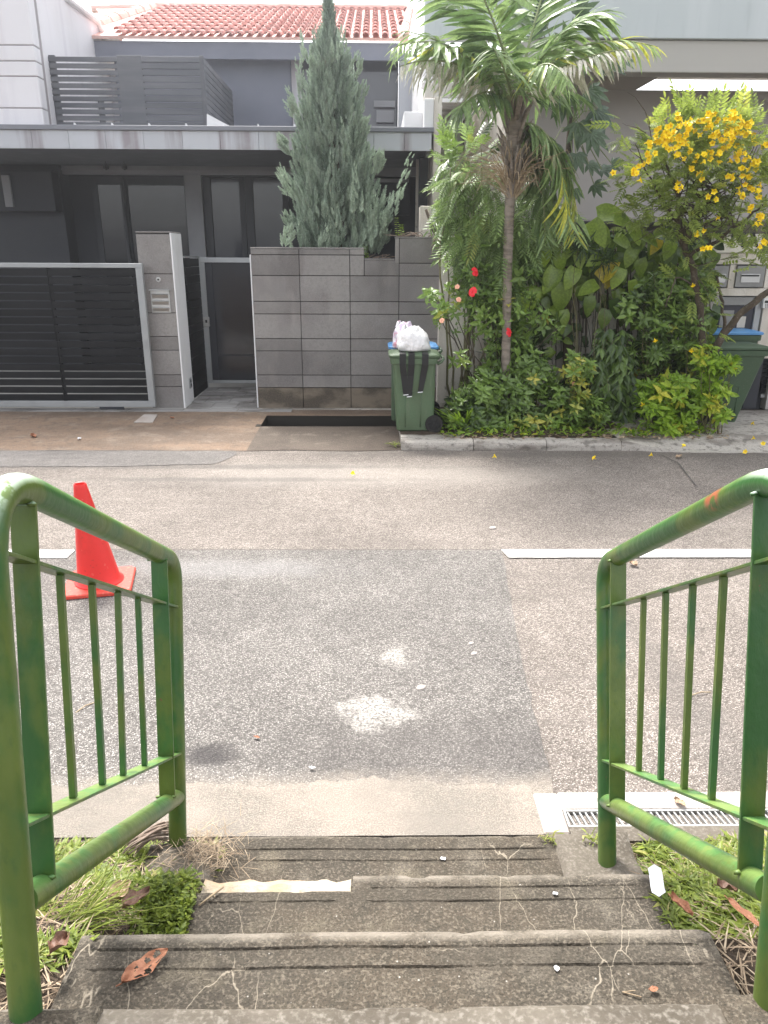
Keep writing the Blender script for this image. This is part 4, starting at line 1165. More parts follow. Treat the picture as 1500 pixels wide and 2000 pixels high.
# fascia panels
pxs = [-80, 62, 134, 206, 280, 356, 430, 505, 580, 655, 730, 790]
xl = [-9.5, -8.4, -7.3] + [A(p, 270, YFa).x for p in pxs] + [xfr]
xl = sorted(set(round(v, 3) for v in xl))
for a, b in zip(xl, xl[1:]):
    m_ = MB(); m_.cbox(a + 0.002, b - 0.002, YFa, YFa + 0.04, zf0, zf1, 0.002); m_.build('fascia_panel', M['fascia'], H)
m_ = MB(); m_.cbox(-9.5, xfr + 0.03, YFa - 0.03, YFa + 0.10, zf1 + 0.001, zcap, 0.006); m_.build('fascia_cap', M['fascia_cap'], H)
m_ = MB(); m_.box(-9.5, xfr - 0.02, YFa + 0.045, YU, zf0 + 0.03, zf0 + 0.06); m_.build('carport_ceiling', M['soffit'], H)
m_ = MB(); m_.box(-9.5, xfr - 0.01, YFa + 0.101, YU, zf1 + 0.02, zf1 + 0.08); m_.build('canopy_roof', M['grey_wall'], H)
m_ = MB(); m_.box(xfr - 0.045, xfr - 0.003, YFa + 0.041, YU, zf0, zf1); m_.build('fascia_return', M['fascia'], H)
# small rib brackets above the cap
for px in (138, 212, 285, 358, 430, 500, 572):
    p = A(px, 243, YFa)
    m_ = MB(); m_.prism([(p.x, YFa + 0.11, zcap - 0.02), (p.x, YFa + 0.11, zcap + 0.045), (p.x, YFa + 0.32, zcap - 0.02)], (0.02, 0, 0)); fix_normals(m_.build('bracket', M['white_paint'], H))
# ground floor rear wall with openings
def XR_(px, py=400, y=YR): return A(px, py, y).x
zc = zf0 + 0.03
def wallbox(name, pa, pb, pt_, pb_, m, y=YR, th=0.15, c=0.004):
    a = A(pa, (pt_ + pb_) / 2, y).x; b = A(pb, (pt_ + pb_) / 2, y).x
    zt_ = A((pa + pb) / 2, pt_, y).z if pt_ is not None else zc
    zb_ = A((pa + pb) / 2, pb_, y).z
    mm = MB(); mm.cbox(a, b, y, y + th, zb_, zt_, c); return mm.build(name, m, H)
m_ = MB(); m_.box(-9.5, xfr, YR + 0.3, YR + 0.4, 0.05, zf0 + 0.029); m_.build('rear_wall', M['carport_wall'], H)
m_ = MB(); m_.cbox(XR_(130), XR_(830), YR - 0.02, YR + 0.12, A(250, 341, YR).z, zf0 + 0.028, 0.004); m_.build('lintel', M['grey_wall'], H)
m_ = MB(); m_.cbox(XR_(130), XR_(570), YR - 0.05, YR - 0.021, A(250, 334, YR).z, A(250, 329, YR).z, 0.003); m_.build('trim', M['grey_wall'], H)
m_ = MB(); m_.cbox(XR_(363), XR_(396), YR - 0.01, YR + 0.298, 0.06, A(380, 341.5, YR).z, 0.004); m_.build('pilaster', M['grey_wall'], H)
# left blank wall and a ceiling-hung boxed duct
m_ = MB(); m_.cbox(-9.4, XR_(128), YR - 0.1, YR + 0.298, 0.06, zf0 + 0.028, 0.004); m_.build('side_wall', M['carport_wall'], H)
a = A(0, 330, 12.2); 
m_ = MB(); m_.cbox(A(-60, 360, 13.1).x, A(104, 370, 13.1).x, 13.1, 13.39, A(50, 412, 13.1).z, A(50, 334, 13.1).z, 0.004); m_.build('boxed_duct', M['carport_wall'], H)
m_ = MB(); m_.cbox(A(4, 360, 13.05).x, A(21, 370, 13.05).x, 13.05, 13.098, A(12, 404, 13.05).z, A(12, 342, 13.05).z, 0.004); m_.build('duct_flange', M['grey_wall'], H)
# sliding garage doors (dark)
for pa, pb, dy in ((178, 240, 0.12), (234, 362, 0.2)):
    f = MB(); xa, xb = XR_(pa), XR_(pb); zt_ = A(260, 344, YR).z
    f.cbox(xa, xa + 0.09, YR + dy, YR + dy + 0.05, 0.08, zt_, 0.003); f.cbox(xb - 0.05, xb, YR + dy + 0.0, YR + dy + 0.05, 0.08, zt_, 0.003)
    f.cbox(xa + 0.0905, xb - 0.0505, YR + dy, YR + dy + 0.05, zt_ - 0.12, zt_, 0.003); f.cbox(xa + 0.0905, xb - 0.0505, YR + dy, YR + dy + 0.05, 0.08, 0.2, 0.003)
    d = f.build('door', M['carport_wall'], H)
    g = MB(); g.box(xa + 0.091, xb - 0.051, YR + dy + 0.02, YR + dy + 0.03, 0.2005, zt_ - 0.1205); g.build('pane', M['glass'], d)
# entrance doors with glass
zt_ = A(470, 330, YR).z
f = MB(); f.cbox(XR_(397), XR_(590), YR - 0.005, YR + 0.25, A(470, 344, YR).z, zt_ - 0.001, 0.003); f.build('door_head', M['frame_dark'], H)
for pa, pb in ((397, 478), (479, 562)):
    xa, xb = XR_(pa), XR_(pb); zt2 = A(470, 344.5, YR).z
    f = MB()
    f.cbox(xa, xa + 0.13, YR + 0.05, YR + 0.13, 0.08, zt2, 0.003); f.cbox(xb - 0.09, xb, YR + 0.05, YR + 0.13, 0.08, zt2, 0.003)
    f.cbox(xa + 0.1305, xb - 0.0905, YR + 0.05, YR + 0.13, 0.08, 0.22, 0.003); f.cbox(xa + 0.1305, xb - 0.0905, YR + 0.05, YR + 0.13, zt2 - 0.03, zt2, 0.003)
    d = f.build('door', M['frame_dark'], H)
    g = MB(); g.box(xa + 0.131, xb - 0.091, YR + 0.085, YR + 0.095, 0.2205, zt2 - 0.0305); g.build('pane', M['glass_pale'], d)
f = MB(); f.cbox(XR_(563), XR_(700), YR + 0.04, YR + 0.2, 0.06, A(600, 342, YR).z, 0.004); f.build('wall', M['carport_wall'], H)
f = MB(); f.cbox(XR_(701), XR_(800), YR + 0.04, YR + 0.1, A(750, 420, YR).z, A(750, 346, YR).z, 0.004); w = f.build('window', M['frame_dark'], H)
f = MB(); f.cbox(XR_(703), XR_(798), YR - 0.02, YR + 0.03, A(750, 356, YR).z, A(750, 349, YR).z, 0.004); f.build('window_bar', M['grey_wall'], H)
f = MB(); f.cbox(A(812, 380, 12.4).x, A(818, 380, 12.4).x, 12.4, 12.46, 0.06, zf0 + 0.028, 0.003); f.build('downpipe', M['cream_wall'], H)
f = MB(); f.cbox(A(819, 350, 11.9).x, A(836, 350, 11.9).x, 11.9, 12.1, 0.06, zf0 - 0.001, 0.004); f.build('column', M['frame_dark'], H)
# carport lamps
for px in (207, 243):
    p = A(px, 326, 12.9)
    l = MB(); l.tube([(p.x, 12.9, zf0 + 0.028), (p.x, 12.9, p.z + 0.03)], 0.006, 6); l.lathe([(0.0, 0.05), (0.02, 0.05), (0.045, 0.0), (0.04, -0.03), (0.0, -0.05)], 14, (p.x, 12.9, p.z), 'Z'); 
    o = l.build('pendant_lamp', M['black'], None, origin=(p.x, 12.9, p.z)); tag(o, 'small dark unlit pendant lamp under the carport, the left one' if px == 207 else 'small dark unlit pendant lamp under the carport, nearer the entrance door', 'lamp', 'pendant lamps under the carport')
# ---- upper floor
zu0 = zf1 + 0.05
ye = 15.0
ZEV = A(500, 72, YU - 0.35).z
zeave = ZEV - 0.24
ux0 = A(224, 150, YU).x; ux1 = A(800, 150, YU).x
f = MB(); f.cbox(ux0, A(568, 150, YU).x, YU + 0.05, YU + 0.2, zu0, zeave + 0.1, 0.004); f.build('upper_wall', M['dark_wall'], H)
f = MB(); f.cbox(A(188, 150, YU).x, A(224, 150, YU).x - 0.002, YU + 0.4, YU + 0.55, zu0, zeave - 0.15, 0.004); f.build('upper_wall', M['white_house'], H)
f = MB(); f.cbox(A(569, 150, YU).x, A(588, 150, YU).x, YU, YU + 0.3, zu0, A(575, 97, YU).z, 0.004); f.build('window_post', M['fascia'], H)
f = MB(); f.cbox(A(569, 150, YU).x, A(790, 150, YU).x, YU + 0.02, YU + 0.28, A(680, 110, YU).z, A(680, 97.5, YU).z, 0.004); f.build('window_head', M['fascia'], H)
f = MB(); f.cbox(A(569, 90, YU).x, A(815, 90, YU).x, YU + 0.05, YU + 0.2, A(680, 97, YU).z, zeave + 0.1, 0.004); f.build('upper_wall', M['dark_wall'], H)
f = MB(); f.cbox(A(589, 180, YU).x, A(690, 180, YU).x, YU + 0.15, YU + 0.2, zu0, A(680, 110.5, YU).z, 0.004); w = f.build('window', M['frame_dark'], H)
f = MB(); f.box(A(594, 180, YU).x, A(686, 180, YU).x, YU + 0.14, YU + 0.148, zu0 + 0.05, A(680, 114, YU).z); f.build('pane', M['glass_pale'], w)
f = MB(); f.cbox(A(691, 180, YU).x, A(778, 180, YU).x, YU + 0.15, YU + 0.2, zu0, A(680, 110.5, YU).z, 0.004); w = f.build('window', M['frame_dark'], H)
f = MB(); f.box(A(696, 180, YU).x, A(775, 180, YU).x, YU + 0.14, YU + 0.148, zu0 + 0.05, A(730, 114, YU).z); f.build('pane', M['glass_pale'], w)
for pp in ((730, 772, 195, 208), (735, 770, 214, 238)):
    f = MB(); f.cbox(A(pp[0], 200, YU).x, A(pp[1], 200, YU).x, YU + 0.06, YU + 0.13, A(750, pp[3], YU).z, A(750, pp[2], YU).z, 0.004); f.build('shelf', M['grey_wall'], H)
f = MB(); f.cbox(A(779, 180, YU).x, A(803, 180, YU).x, YU - 0.1, YU + 0.3, zu0, zeave, 0.004); f.build('upper_wall', M['fascia'], H)
# eaves soffit
f = MB(); f.box(ux0 - 0.3, A(790, 80, ye).x, YU - 0.22, YU + 0.3, ZEV - 0.16, ZEV - 0.14); f.build('eaves_soffit', M['dark_wall'], H)
f = MB(); f.cbox(ux0 - 0.3, A(790, 80, ye).x, YU - 0.27, YU - 0.222, ZEV - 0.30, ZEV - 0.05, 0.004); f.build('eaves_board', M['dark_wall'], H)
# roof
yeave = YU - 0.35; zer = A(500, 72, yeave).z
yr_ = yeave + 4.2; zr = A(500, 16, yr_).z
xrl, xrr = A(300, 16, yr_).x, A(800, 16, yr_).x
xel, xer = A(222, 72, yeave).x, A(786, 76, yeave).x
roof = MB()
roof.add([(xel - 0.75, yeave, zer), (xer, yeave, zer), (xrr, yr_, zr), (xrl, yr_, zr), (xel - 0.75, yeave + 0.02, zer - 0.04), (xer, yeave + 0.02, zer - 0.04), (xrr, yr_ + 0.1, zr - 0.3), (xrl, yr_ + 0.1, zr - 0.3)],
         [(0, 1, 2, 3), (4, 7, 6, 5), (0, 4, 5, 1), (3, 2, 6, 7), (0, 3, 7, 4), (1, 5, 6, 2)])
roof = roof.build('roof', M['ridge_tile'], H)
# roof tiles: half barrels, each a piece
tw = 0.158; rowsN = 10
slope = Vector((0, yr_ - yeave, zr - zer)); sl = slope.length; sd = slope.normalized(); nrm = Vector((0, -sd.z, sd.y))
tl_ = sl / rowsN
def tile_mesh():
    m_ = MB(); n = 6
    for k, (u, r, dn) in enumerate(((-0.03, 0.062, 0.030), (tl_ + 0.01, 0.052, 0.0))):
        for j in range(n + 1):
            a = math.pi * j / n
            p = sd * u + Vector((math.cos(a) * r, 0, 0)) + nrm * (math.sin(a) * r * 0.9 + dn)
            m_.v.append(tuple(p))
    for j in range(n): m_.f.append((j, j + 1, n + 2 + j, n + 1 + j))
    for j in range(n + 1):
        a = math.pi * j / n
        m_.v.append(tuple(sd * -0.03 + Vector((math.cos(a) * 0.048, 0, 0)) + nrm * (math.sin(a) * 0.048 * 0.9 + 0.030)))
    b = 2 * (n + 1)
    for j in range(n): m_.f.append((j + 1, j, b + j, b + j + 1))
    return m_
tm_ = tile_mesh()
o = tm_.build('roof_tile', M['roof_tile'], None, origin=(0, 0, 0)); me_t = o.data
me_t.polygons.foreach_set('use_smooth', [True] * len(me_t.polygons))
first = True; cnt = 0; rest = MB()
for r_i in range(rowsN):
    base = Vector((0, yeave, zer)) + sd * (r_i * tl_)
    u = r_i / rowsN
    xl_ = xel - 0.05 + (xrl - xel) * u; xr_ = xer + (xrr - xer) * u
    x = xel - 0.05
    while x < xr_ - 0.05:
        if x > xl_:
            p = Vector((x + rng.uniform(-.004, .004), base.y, base.z + rng.uniform(0, 0.006)))
            if cnt < 300:
                if first: o.parent = roof; o.location = p - ORG[roof.name]; first = False
                else: piece('roof_tile', me_t, roof, p)
            else:
                rest.add([Vector(v) + p for v in tm_.v], tm_.f)
            cnt += 1
        x += tw
if rest.v:
    o = rest.build('roof_tile', M['roof_tile'], roof, smooth=True); o['kind'] = 'stuff'
# hip and ridge caps
def caps(a, b, n, r, name, parent):
    a = Vector(a); b = Vector(b)
    for i in range(n):
        p = a.lerp(b, i / n); q = a.lerp(b, (i + 1.12) / n)
        m_ = MB(); m_.tube([p, q], [r, r * 0.86], 10); m_.build(name, M['ridge_tile'], parent, smooth=False)
caps((xel - 0.75, yeave + 0.02, zer - 0.02), (xrl, yr_, zr), 10, 0.13, 'hip_tile', H)
caps((xrl - 0.1, yr_, zr), (xrr, yr_, zr), 12, 0.11, 'ridge_tile', H)
caps((xer + 0.02, yeave, zer + 0.02), (xrr, yr_, zr), 10, 0.09, 'verge_tile', H)
# left hip plane
f = MB(); f.add([(xel - 0.75, yeave, zer), (xrl, yr_, zr + 0.0), (xel - 1.9, yr_, zer + 0.25)], [(0, 1, 2)]); f.build('hip_slope', M['roof_tile'], H)
# neighbouring ridge showing further left
a, b = A(186, 14, 19.5), A(320, 12, 19.5)
f = MB(); f.add([A(186, 16, 19.5), A(330, 14, 19.5), A(330, 45, 17.2), A(206, 40, 17.2)], [(0, 1, 2, 3)]); f.build('rear_slope', M['roof_tile'], H)
caps(A(180, 17, 19.5), A(330, 14, 19.5), 8, 0.09, 'ridge_tile', H)
# ---- balcony screens
ys = 11.9
S = thing('balcony_screen', 'grey horizontal slatted balcony screen standing on the canopy at the upper left', 'screen', (A(240, 240, ys).x, ys, zcap))
zt_, zb_ = A(160, 107, ys).z, zcap - 0.05
ns = 13; ph = (zt_ - zb_) / 12.6
pxl = [(80, 233), (281, 396)]
for si, (pa, pb) in enumerate(pxl):
    for i in range(ns):
        z = zt_ - (i + 1) * ph
        pl = pa + (pb - pa) * 0
        xa = A(80 + i * 2.0, 107 + i * 10.8, ys).x if (si == 0 and i < 7) else (A(105, 180, ys).x if si == 0 else A(pa, 170, ys).x)
        xb = A(pb, 170, ys).x
        m_ = MB(); m_.cbox(xa, xb, ys, ys + 0.02, z, z + ph - (0.023 if si == 0 else 0.011), 0.002); m_.build('slat', M['slat_grey'], S)
for px in (106, 193):
    x = A(px, 170, ys).x
    m_ = MB(); m_.cbox(x - 0.045, x + 0.045 if px == 106 else x + 0.03, ys + 0.021, ys + 0.07, zb_, zt_ - (0 if px == 106 else 0.55), 0.002); m_.build('post', M['slat_grey'], S)
m_ = MB(); m_.cbox(A(233, 170, ys).x, A(281, 170, ys).x, ys + 0.0, ys + 0.06, zb_, zt_, 0.002); m_.build('panel', M['slat_grey'], S)
X_ = A(397, 170, ys).x
for i in range(ns):
    z = zt_ - (i + 1) * ph
    m_ = MB(); m_.cbox(X_, X_ + 0.02, ys + 0.02, YU + 0.0, z, z + ph - 0.010, 0.002); m_.build('side_slat', M['slat_grey'], S)
m_ = MB(); m_.cbox(X_ - 0.03, X_ + 0.03, ys - 0.01, ys + 0.0195, zb_, zt_, 0.002); m_.build('post', M['slat_grey'], S)
a, b, c = A(404, 222, YFa + 0.3), A(404, 248, YFa + 0.3), A(452, 248, YFa + 0.3)
m_ = MB(); m_.prism([a, b, c], (0, 0.06, 0)); o = fix_normals(m_.build('white_bracket', M['white_paint'])); tag(o, 'white triangular wedge sticking up behind the canopy edge, right of the balcony screen', 'bracket')
# backing terrace behind the first screen so gaps read pale; white wall of the neighbour
t = thing('white_house', 'tall white plastered neighbouring house with grooved front at the top left corner', 'house', (-6.6, 12, 0.06))
yn = 11.45
xn = A(70, 120, yn).x
gro = [-200, 88, 119, 149, 211, 300]
zz = [A(30, g, yn).z for g in gro]
for a, b in zip(zz, zz[1:]):
    m_ = MB(); m_.cbox(-14, xn, yn, yn + 0.2, max(b, zcap + 0.01) + 0.008, a - 0.008, 0.006); m_.build('wall_band', M['white_house'], t)
m_ = MB(); m_.box(-14, xn - 0.012, yn + 0.012, yn + 0.3, zcap + 0.01, zz[0]); m_.build('wall_core', M['groove'], t)
yb = 16.8
m_ = MB(); xs2 = xn - 0.005
pr = [(xs2, yn + 0.301, zcap + 0.01), (xs2, yb, zcap + 0.01), (xs2, yb, A(230, 110, yb).z), (xs2, 14.6, AX(190, 45, xs2).z), (xs2, AX(128, 0, xs2).y, AX(128, 0, xs2).z), (xs2, yn + 0.301, AX(128, 0, xs2).z + 1.2)]
m_.prism(pr, (-1.0, 0, 0)); fix_normals(m_.build('side_wall', M['white_house'], t))
p, q = AX(130, -3, xs2 + 0.02), AX(190, 42, xs2 + 0.02)
m_ = MB(); m_.tube([p + Vector((0, -2, 1.4)), p, q, q + Vector((0, 0.3, -0.2))], 0.05, 8); m_.build('gutter', M['white_paint'], t)

# party wall right of the house (stepped, cream white)
t = thing('party_wall', 'pale stepped party wall between the dark house and the grey building, streaked with stains', 'wall', (xfr + 0.1, 12, 0.06))
xa = A(846, 350, YFa).x
m_ = MB(); m_.cbox(xfr + 0.035, xfr + 0.14, YFa + 0.12, YFa + 2.6, 0.06, A(850, 185, YFa).z, 0.006); m_.build('wall_body', M['cream_wall'], t)
m_ = MB(); m_.cbox(xfr - 0.10, xfr + 0.033, YFa + 0.14, YFa + 2.6, zcap + 0.001, A(815, 188, YFa).z, 0.006); m_.build('wall_step', M['white_paint'], t)
m_ = MB(); m_.cbox(xfr - 0.36, xfr - 0.101, YFa + 0.5, YFa + 2.6, zcap + 0.001, A(800, 218, YFa + 0.5).z, 0.006); m_.build('wall_step', M['white_paint'], t)
m_ = MB(); m_.cbox(A(806, 150, 13.7).x, A(820, 150, 13.7).x, 13.7, 15, zcap, A(810, 115, 13.7).z, 0.006); m_.build('wall_step', M['white_paint'], t)

# ================================================================== RIGHT BUILDING
t = thing('grey_building', 'large plain grey building behind the garden with pale upper band and deep beam', 'building', (4.5, 13, 0.06))
yb1 = 11.6
zb1 = A(1300, 76, yb1).z; zb0 = A(1300, 140, yb1).z
xL = A(985, 110, yb1).x
XRR = 12.0
xU = A(1120, 40, yb1).x
m_ = MB(); m_.cbox(xL - 1.1, XRR, yb1, yb1 + 0.3, zb1 + 0.004, zb1 + 3.0, 0.01); m_.build('upper_band', M['pale_upper'], t)
m_ = MB(); m_.cbox(xL, XRR, yb1 + 0.05, yb1 + 0.35, zb0, zb1, 0.01); m_.build('beam', M['beam'], t)
yw = 12.9
zs = zb0 + 0.001
ZSO = A(1300, 151, yw).z
m_ = MB(); m_.box(xL, XRR, yb1 + 0.36, yw + 0.15, ZSO, ZSO + 0.03); m_.build('soffit', M['beam'], t)
zw1 = A(1300, 176, yw).z
zlow = A(1300, 431, yw).z
m_ = MB(); m_.cbox(xL + 0.02, XRR, yw, yw + 0.2, zlow, zw1, 0.008); m_.build('wall', M['taupe_wall'], t)
xg = A(1243, 166, yw).x
# open clerestory gap: the sky shows between the wall top and the soffit
m_ = MB(); m_.prism([(xL + 0.02, yw, zw1 + 0.001), (xg, yw, zw1 + 0.001), (xg + 0.32, yw, ZSO - 0.002), (xL + 0.02, yw, ZSO - 0.002)], (0, 0.2, 0)); fix_normals(m_.build('wall', M['taupe_wall'], t))
m_ = MB(); m_.box(xL, XRR, yw + 0.22, yw + 3.5, zlow - 0.05, zlow); m_.build('ceiling', M['soffit'], t)
m_ = MB(); m_.box(-0.5 + xL, XRR, yw + 3.5, yw + 3.6, 0.05, zlow - 0.051); m_.build('inner_wall', M['carport_wall'], t)
# left bay: beige return wall, header, recessed panelled shutter
xr0, xr1 = A(985, 300, yb1).x, A(908, 300, 13.6).x
m_ = MB(); m_.prism([(xr0, yb1 + 0.06, 0.06), (xr1, 13.6, 0.06), (xr1, 13.6, A(908, 212, 13.6).z), (xr0, yb1 + 0.06, A(985, 190, yb1).z)], (0.12, 0, 0)); fix_normals(m_.build('return_wall', M['cream_wall'], t))
ysx = 13.62
def rb_(name, pa, pb, pt_, pb2, m, y, th=0.1, parent=None):
    mm = MB(); zc_ = (pt_ + pb2) / 2
    mm.cbox(A(pa, zc_, y).x, A(pb, zc_, y).x, y, y + th, A((pa + pb) / 2, pb2, y).z, A((pa + pb) / 2, pt_, y).z, 0.004); return mm.build(name, m, parent or t)
rb_('header', 826, 936, 95, 162, M['white_house'], 12.6, 0.5)
rb_('header', 830, 933, 162.5, 191, M['beam'], 12.3, 0.5)
rb_('moulding', 846, 931, 192, 200, M['white_paint'], 12.2, 0.3)
rb_('moulding', 846, 925, 200.5, 214, M['shutter'], 12.9, 0.3)
rb_('moulding', 846, 918, 214.5, 219, M['white_paint'], 13.1, 0.3)
rb_('moulding', 846, 915, 219.5, 230, M['beam'], 13.3, 0.3)
rb_('jamb', 905, 914, 230.5, 480, M['beam'], 13.5, 0.12)
ztop = 231
sh = rb_('shutter', 846, 904, 231, 480, M['joint'], 13.66, 0.05)
for i in range(7):
    rb_('shutter_panel', 847, 904, 231.5 + i * 34, 231.5 + i * 34 + 33, M['shutter'], 13.62, 0.035, sh)
rb_('vent_slot', 847, 893, 233, 238, M['grey_wall'], 13.60, 0.015, sh)

# ---- number plate, mailboxes and meter bay at the far right
yq = 9.62
t = thing('service_pillar', 'cream service pillar with glazed meter bay at the right edge behind the bins', 'pillar', (A(1440, 600, yq).x, yq, 0.08))
def qb(name, pa, pb, pt_, pb2, m, y0=yq, th=0.15, parent=None, c=0.003):
    mm = MB(); zc_ = (pt_ + pb2) / 2
    mm.cbox(A(pa, zc_, y0).x, A(pb, zc_, y0).x, y0, y0 + th, A((pa + pb) / 2, pb2, y0).z, A((pa + pb) / 2, pt_, y0).z, c); return mm.build(name, m, parent or t)
qb('top_wall', 1380, 1560, 432, 494, M['moss_wall'], yq + 0.02)
qb('band', 1380, 1560, 494.5, 516.5, M['cream_wall'])
qb('post', 1380, 1392, 517, 562.5, M['cream_wall'])
qb('post', 1423.5, 1436, 517, 562.5, M['cream_wall'])
qb('post', 1495, 1560, 517, 562.5, M['cream_wall'])
qb('band', 1376, 1560, 563, 578, M['cream_wall'])
qb('back', 1370, 1560, 517, 800, M['carport_wall'], yq + 0.16, 0.03)
qb('post', 1485, 1512, 578.5, 700, M['cream_wall'])
qb('post', 1366, 1388, 578.5, 800, M['taupe_wall'])
qb('post', 1513, 1560, 578.5, 800, M['taupe_wall'], yq + 0.02)
bay = qb('meter_bay', 1388.5, 1484.5, 579, 690, M['mailbox'], yq + 0.06, 0.04)
qb('bay_glass', 1394, 1468, 597, 684, M['glass_pale'], yq + 0.045, 0.012, bay)
qb('bay_frame', 1470, 1482, 580, 690, M['alu'], yq + 0.02, 0.035, bay)
qb('bay_frame', 1390, 1469, 580, 596, M['mailbox'], yq + 0.03, 0.025, bay)
qb('bay_card', 1440, 1456, 618, 640, M['cream_wall'], yq + 0.036, 0.006, bay)
qb('bay_card', 1406, 1432, 606, 640, M['mailbox'], yq + 0.036, 0.006, bay)
for i, (pa, pb) in enumerate(((1393, 1422), (1438, 1493))):
    a, b = A(pa, 540, yq), A(pb, 540, yq)
    mbx = thing('mailbox', 'grey metal wall mailbox nearer the shrub branches, partly hidden' if i == 0 else 'wider grey metal wall mailbox at the right, above the blue bin lid', 'mailbox', ((a.x + b.x) / 2, yq, A(pa, 562, yq).z), 'mailboxes in the service pillar')
    qb('door', pa, pb, 519, 561, M['mailbox'], yq - 0.02, 0.05, mbx)
    qb('slot_frame', pa + (pb - pa) * 0.17, pa + (pb - pa) * 0.85, 535, 552, M['steel'], yq - 0.028, 0.0075, mbx)
    qb('slot', pa + (pb - pa) * 0.2, pa + (pb - pa) * 0.82, 537, 540, M['black'], yq - 0.031, 0.0028, mbx)
# number plate
pl = thing('number_plate', 'white house number plate reading 114A behind the twigs at the right', 'sign', (A(1438, 475, yq).x, yq - 0.03, A(1438, 494, yq).z))
qb('plate', 1390, 1487, 457, 494, M['plate_white'], yq - 0.03, 0.02, pl)
def text_piece(s, px, py, h, depth, m, parent, y):
    cu = bpy.data.curves.new('digit', 'FONT'); cu.body = s; cu.size = h; cu.extrude = depth; cu.align_x = 'CENTER'; cu.align_y = 'BOTTOM'; cu.offset = h * 0.02
    o = bpy.data.objects.new('digits', cu); COL.objects.link(o)
    dg = bpy.context.evaluated_depsgraph_get(); me = bpy.data.meshes.new_from_object(o.evaluated_get(dg))
    bpy.data.objects.remove(o)
    me.transform(Matrix.Rotation(R(90), 4, 'X')); me.materials.clear(); me.materials.append(m)
    o = bpy.data.objects.new('digits', me); COL.objects.link(o); o.parent = parent
    p = A(px, py, y); o.location = Vector((p.x, y, p.z)) - ORG[parent.name]; ORG[o.name] = p
    return o
text_piece('114A', 1439, 490, 0.235, 0.003, M['black'], pl, yq - 0.034)
# keypad
kp = thing('keypad', 'white intercom keypad with small dark screen on the post at the right edge', 'intercom', (A(1498, 600, yq).x, yq - 0.04, A(1498, 603, yq).z))
qb('housing', 1491, 1507, 583, 602, M['white_paint'], yq - 0.045, 0.044, kp)
qb('screen', 1494, 1505, 587, 592, M['black'], yq - 0.048, 0.0028, kp)
for i in range(3):
    for j in range(3):
        qb('key', 1494.5 + i * 3.6, 1496.8 + i * 3.6, 593.6 + j * 2.7, 595.6 + j * 2.7, M['mailbox'], yq - 0.048, 0.0028, kp, 0.0005)
# dark louvred gate beyond the right bin
yl = 9.7
lg = thing('louvred_gate', 'dark louvred metal gate beyond the right-hand green bin', 'gate', (A(1530, 770, yl).x, yl, 0.09))
qb('post', 1458, 1484, 701, 798, M['frame_dark'], yl - 0.35, 0.06, lg)
for i in range(8):
    qb('slat', 1486, 1640, 704 + i * 8, 711 + i * 8, M['slat_black'], yl, 0.02, lg)
qb('bottom_rail', 1486, 1640, 770, 777, M['alu'], yl - 0.005, 0.03, lg)
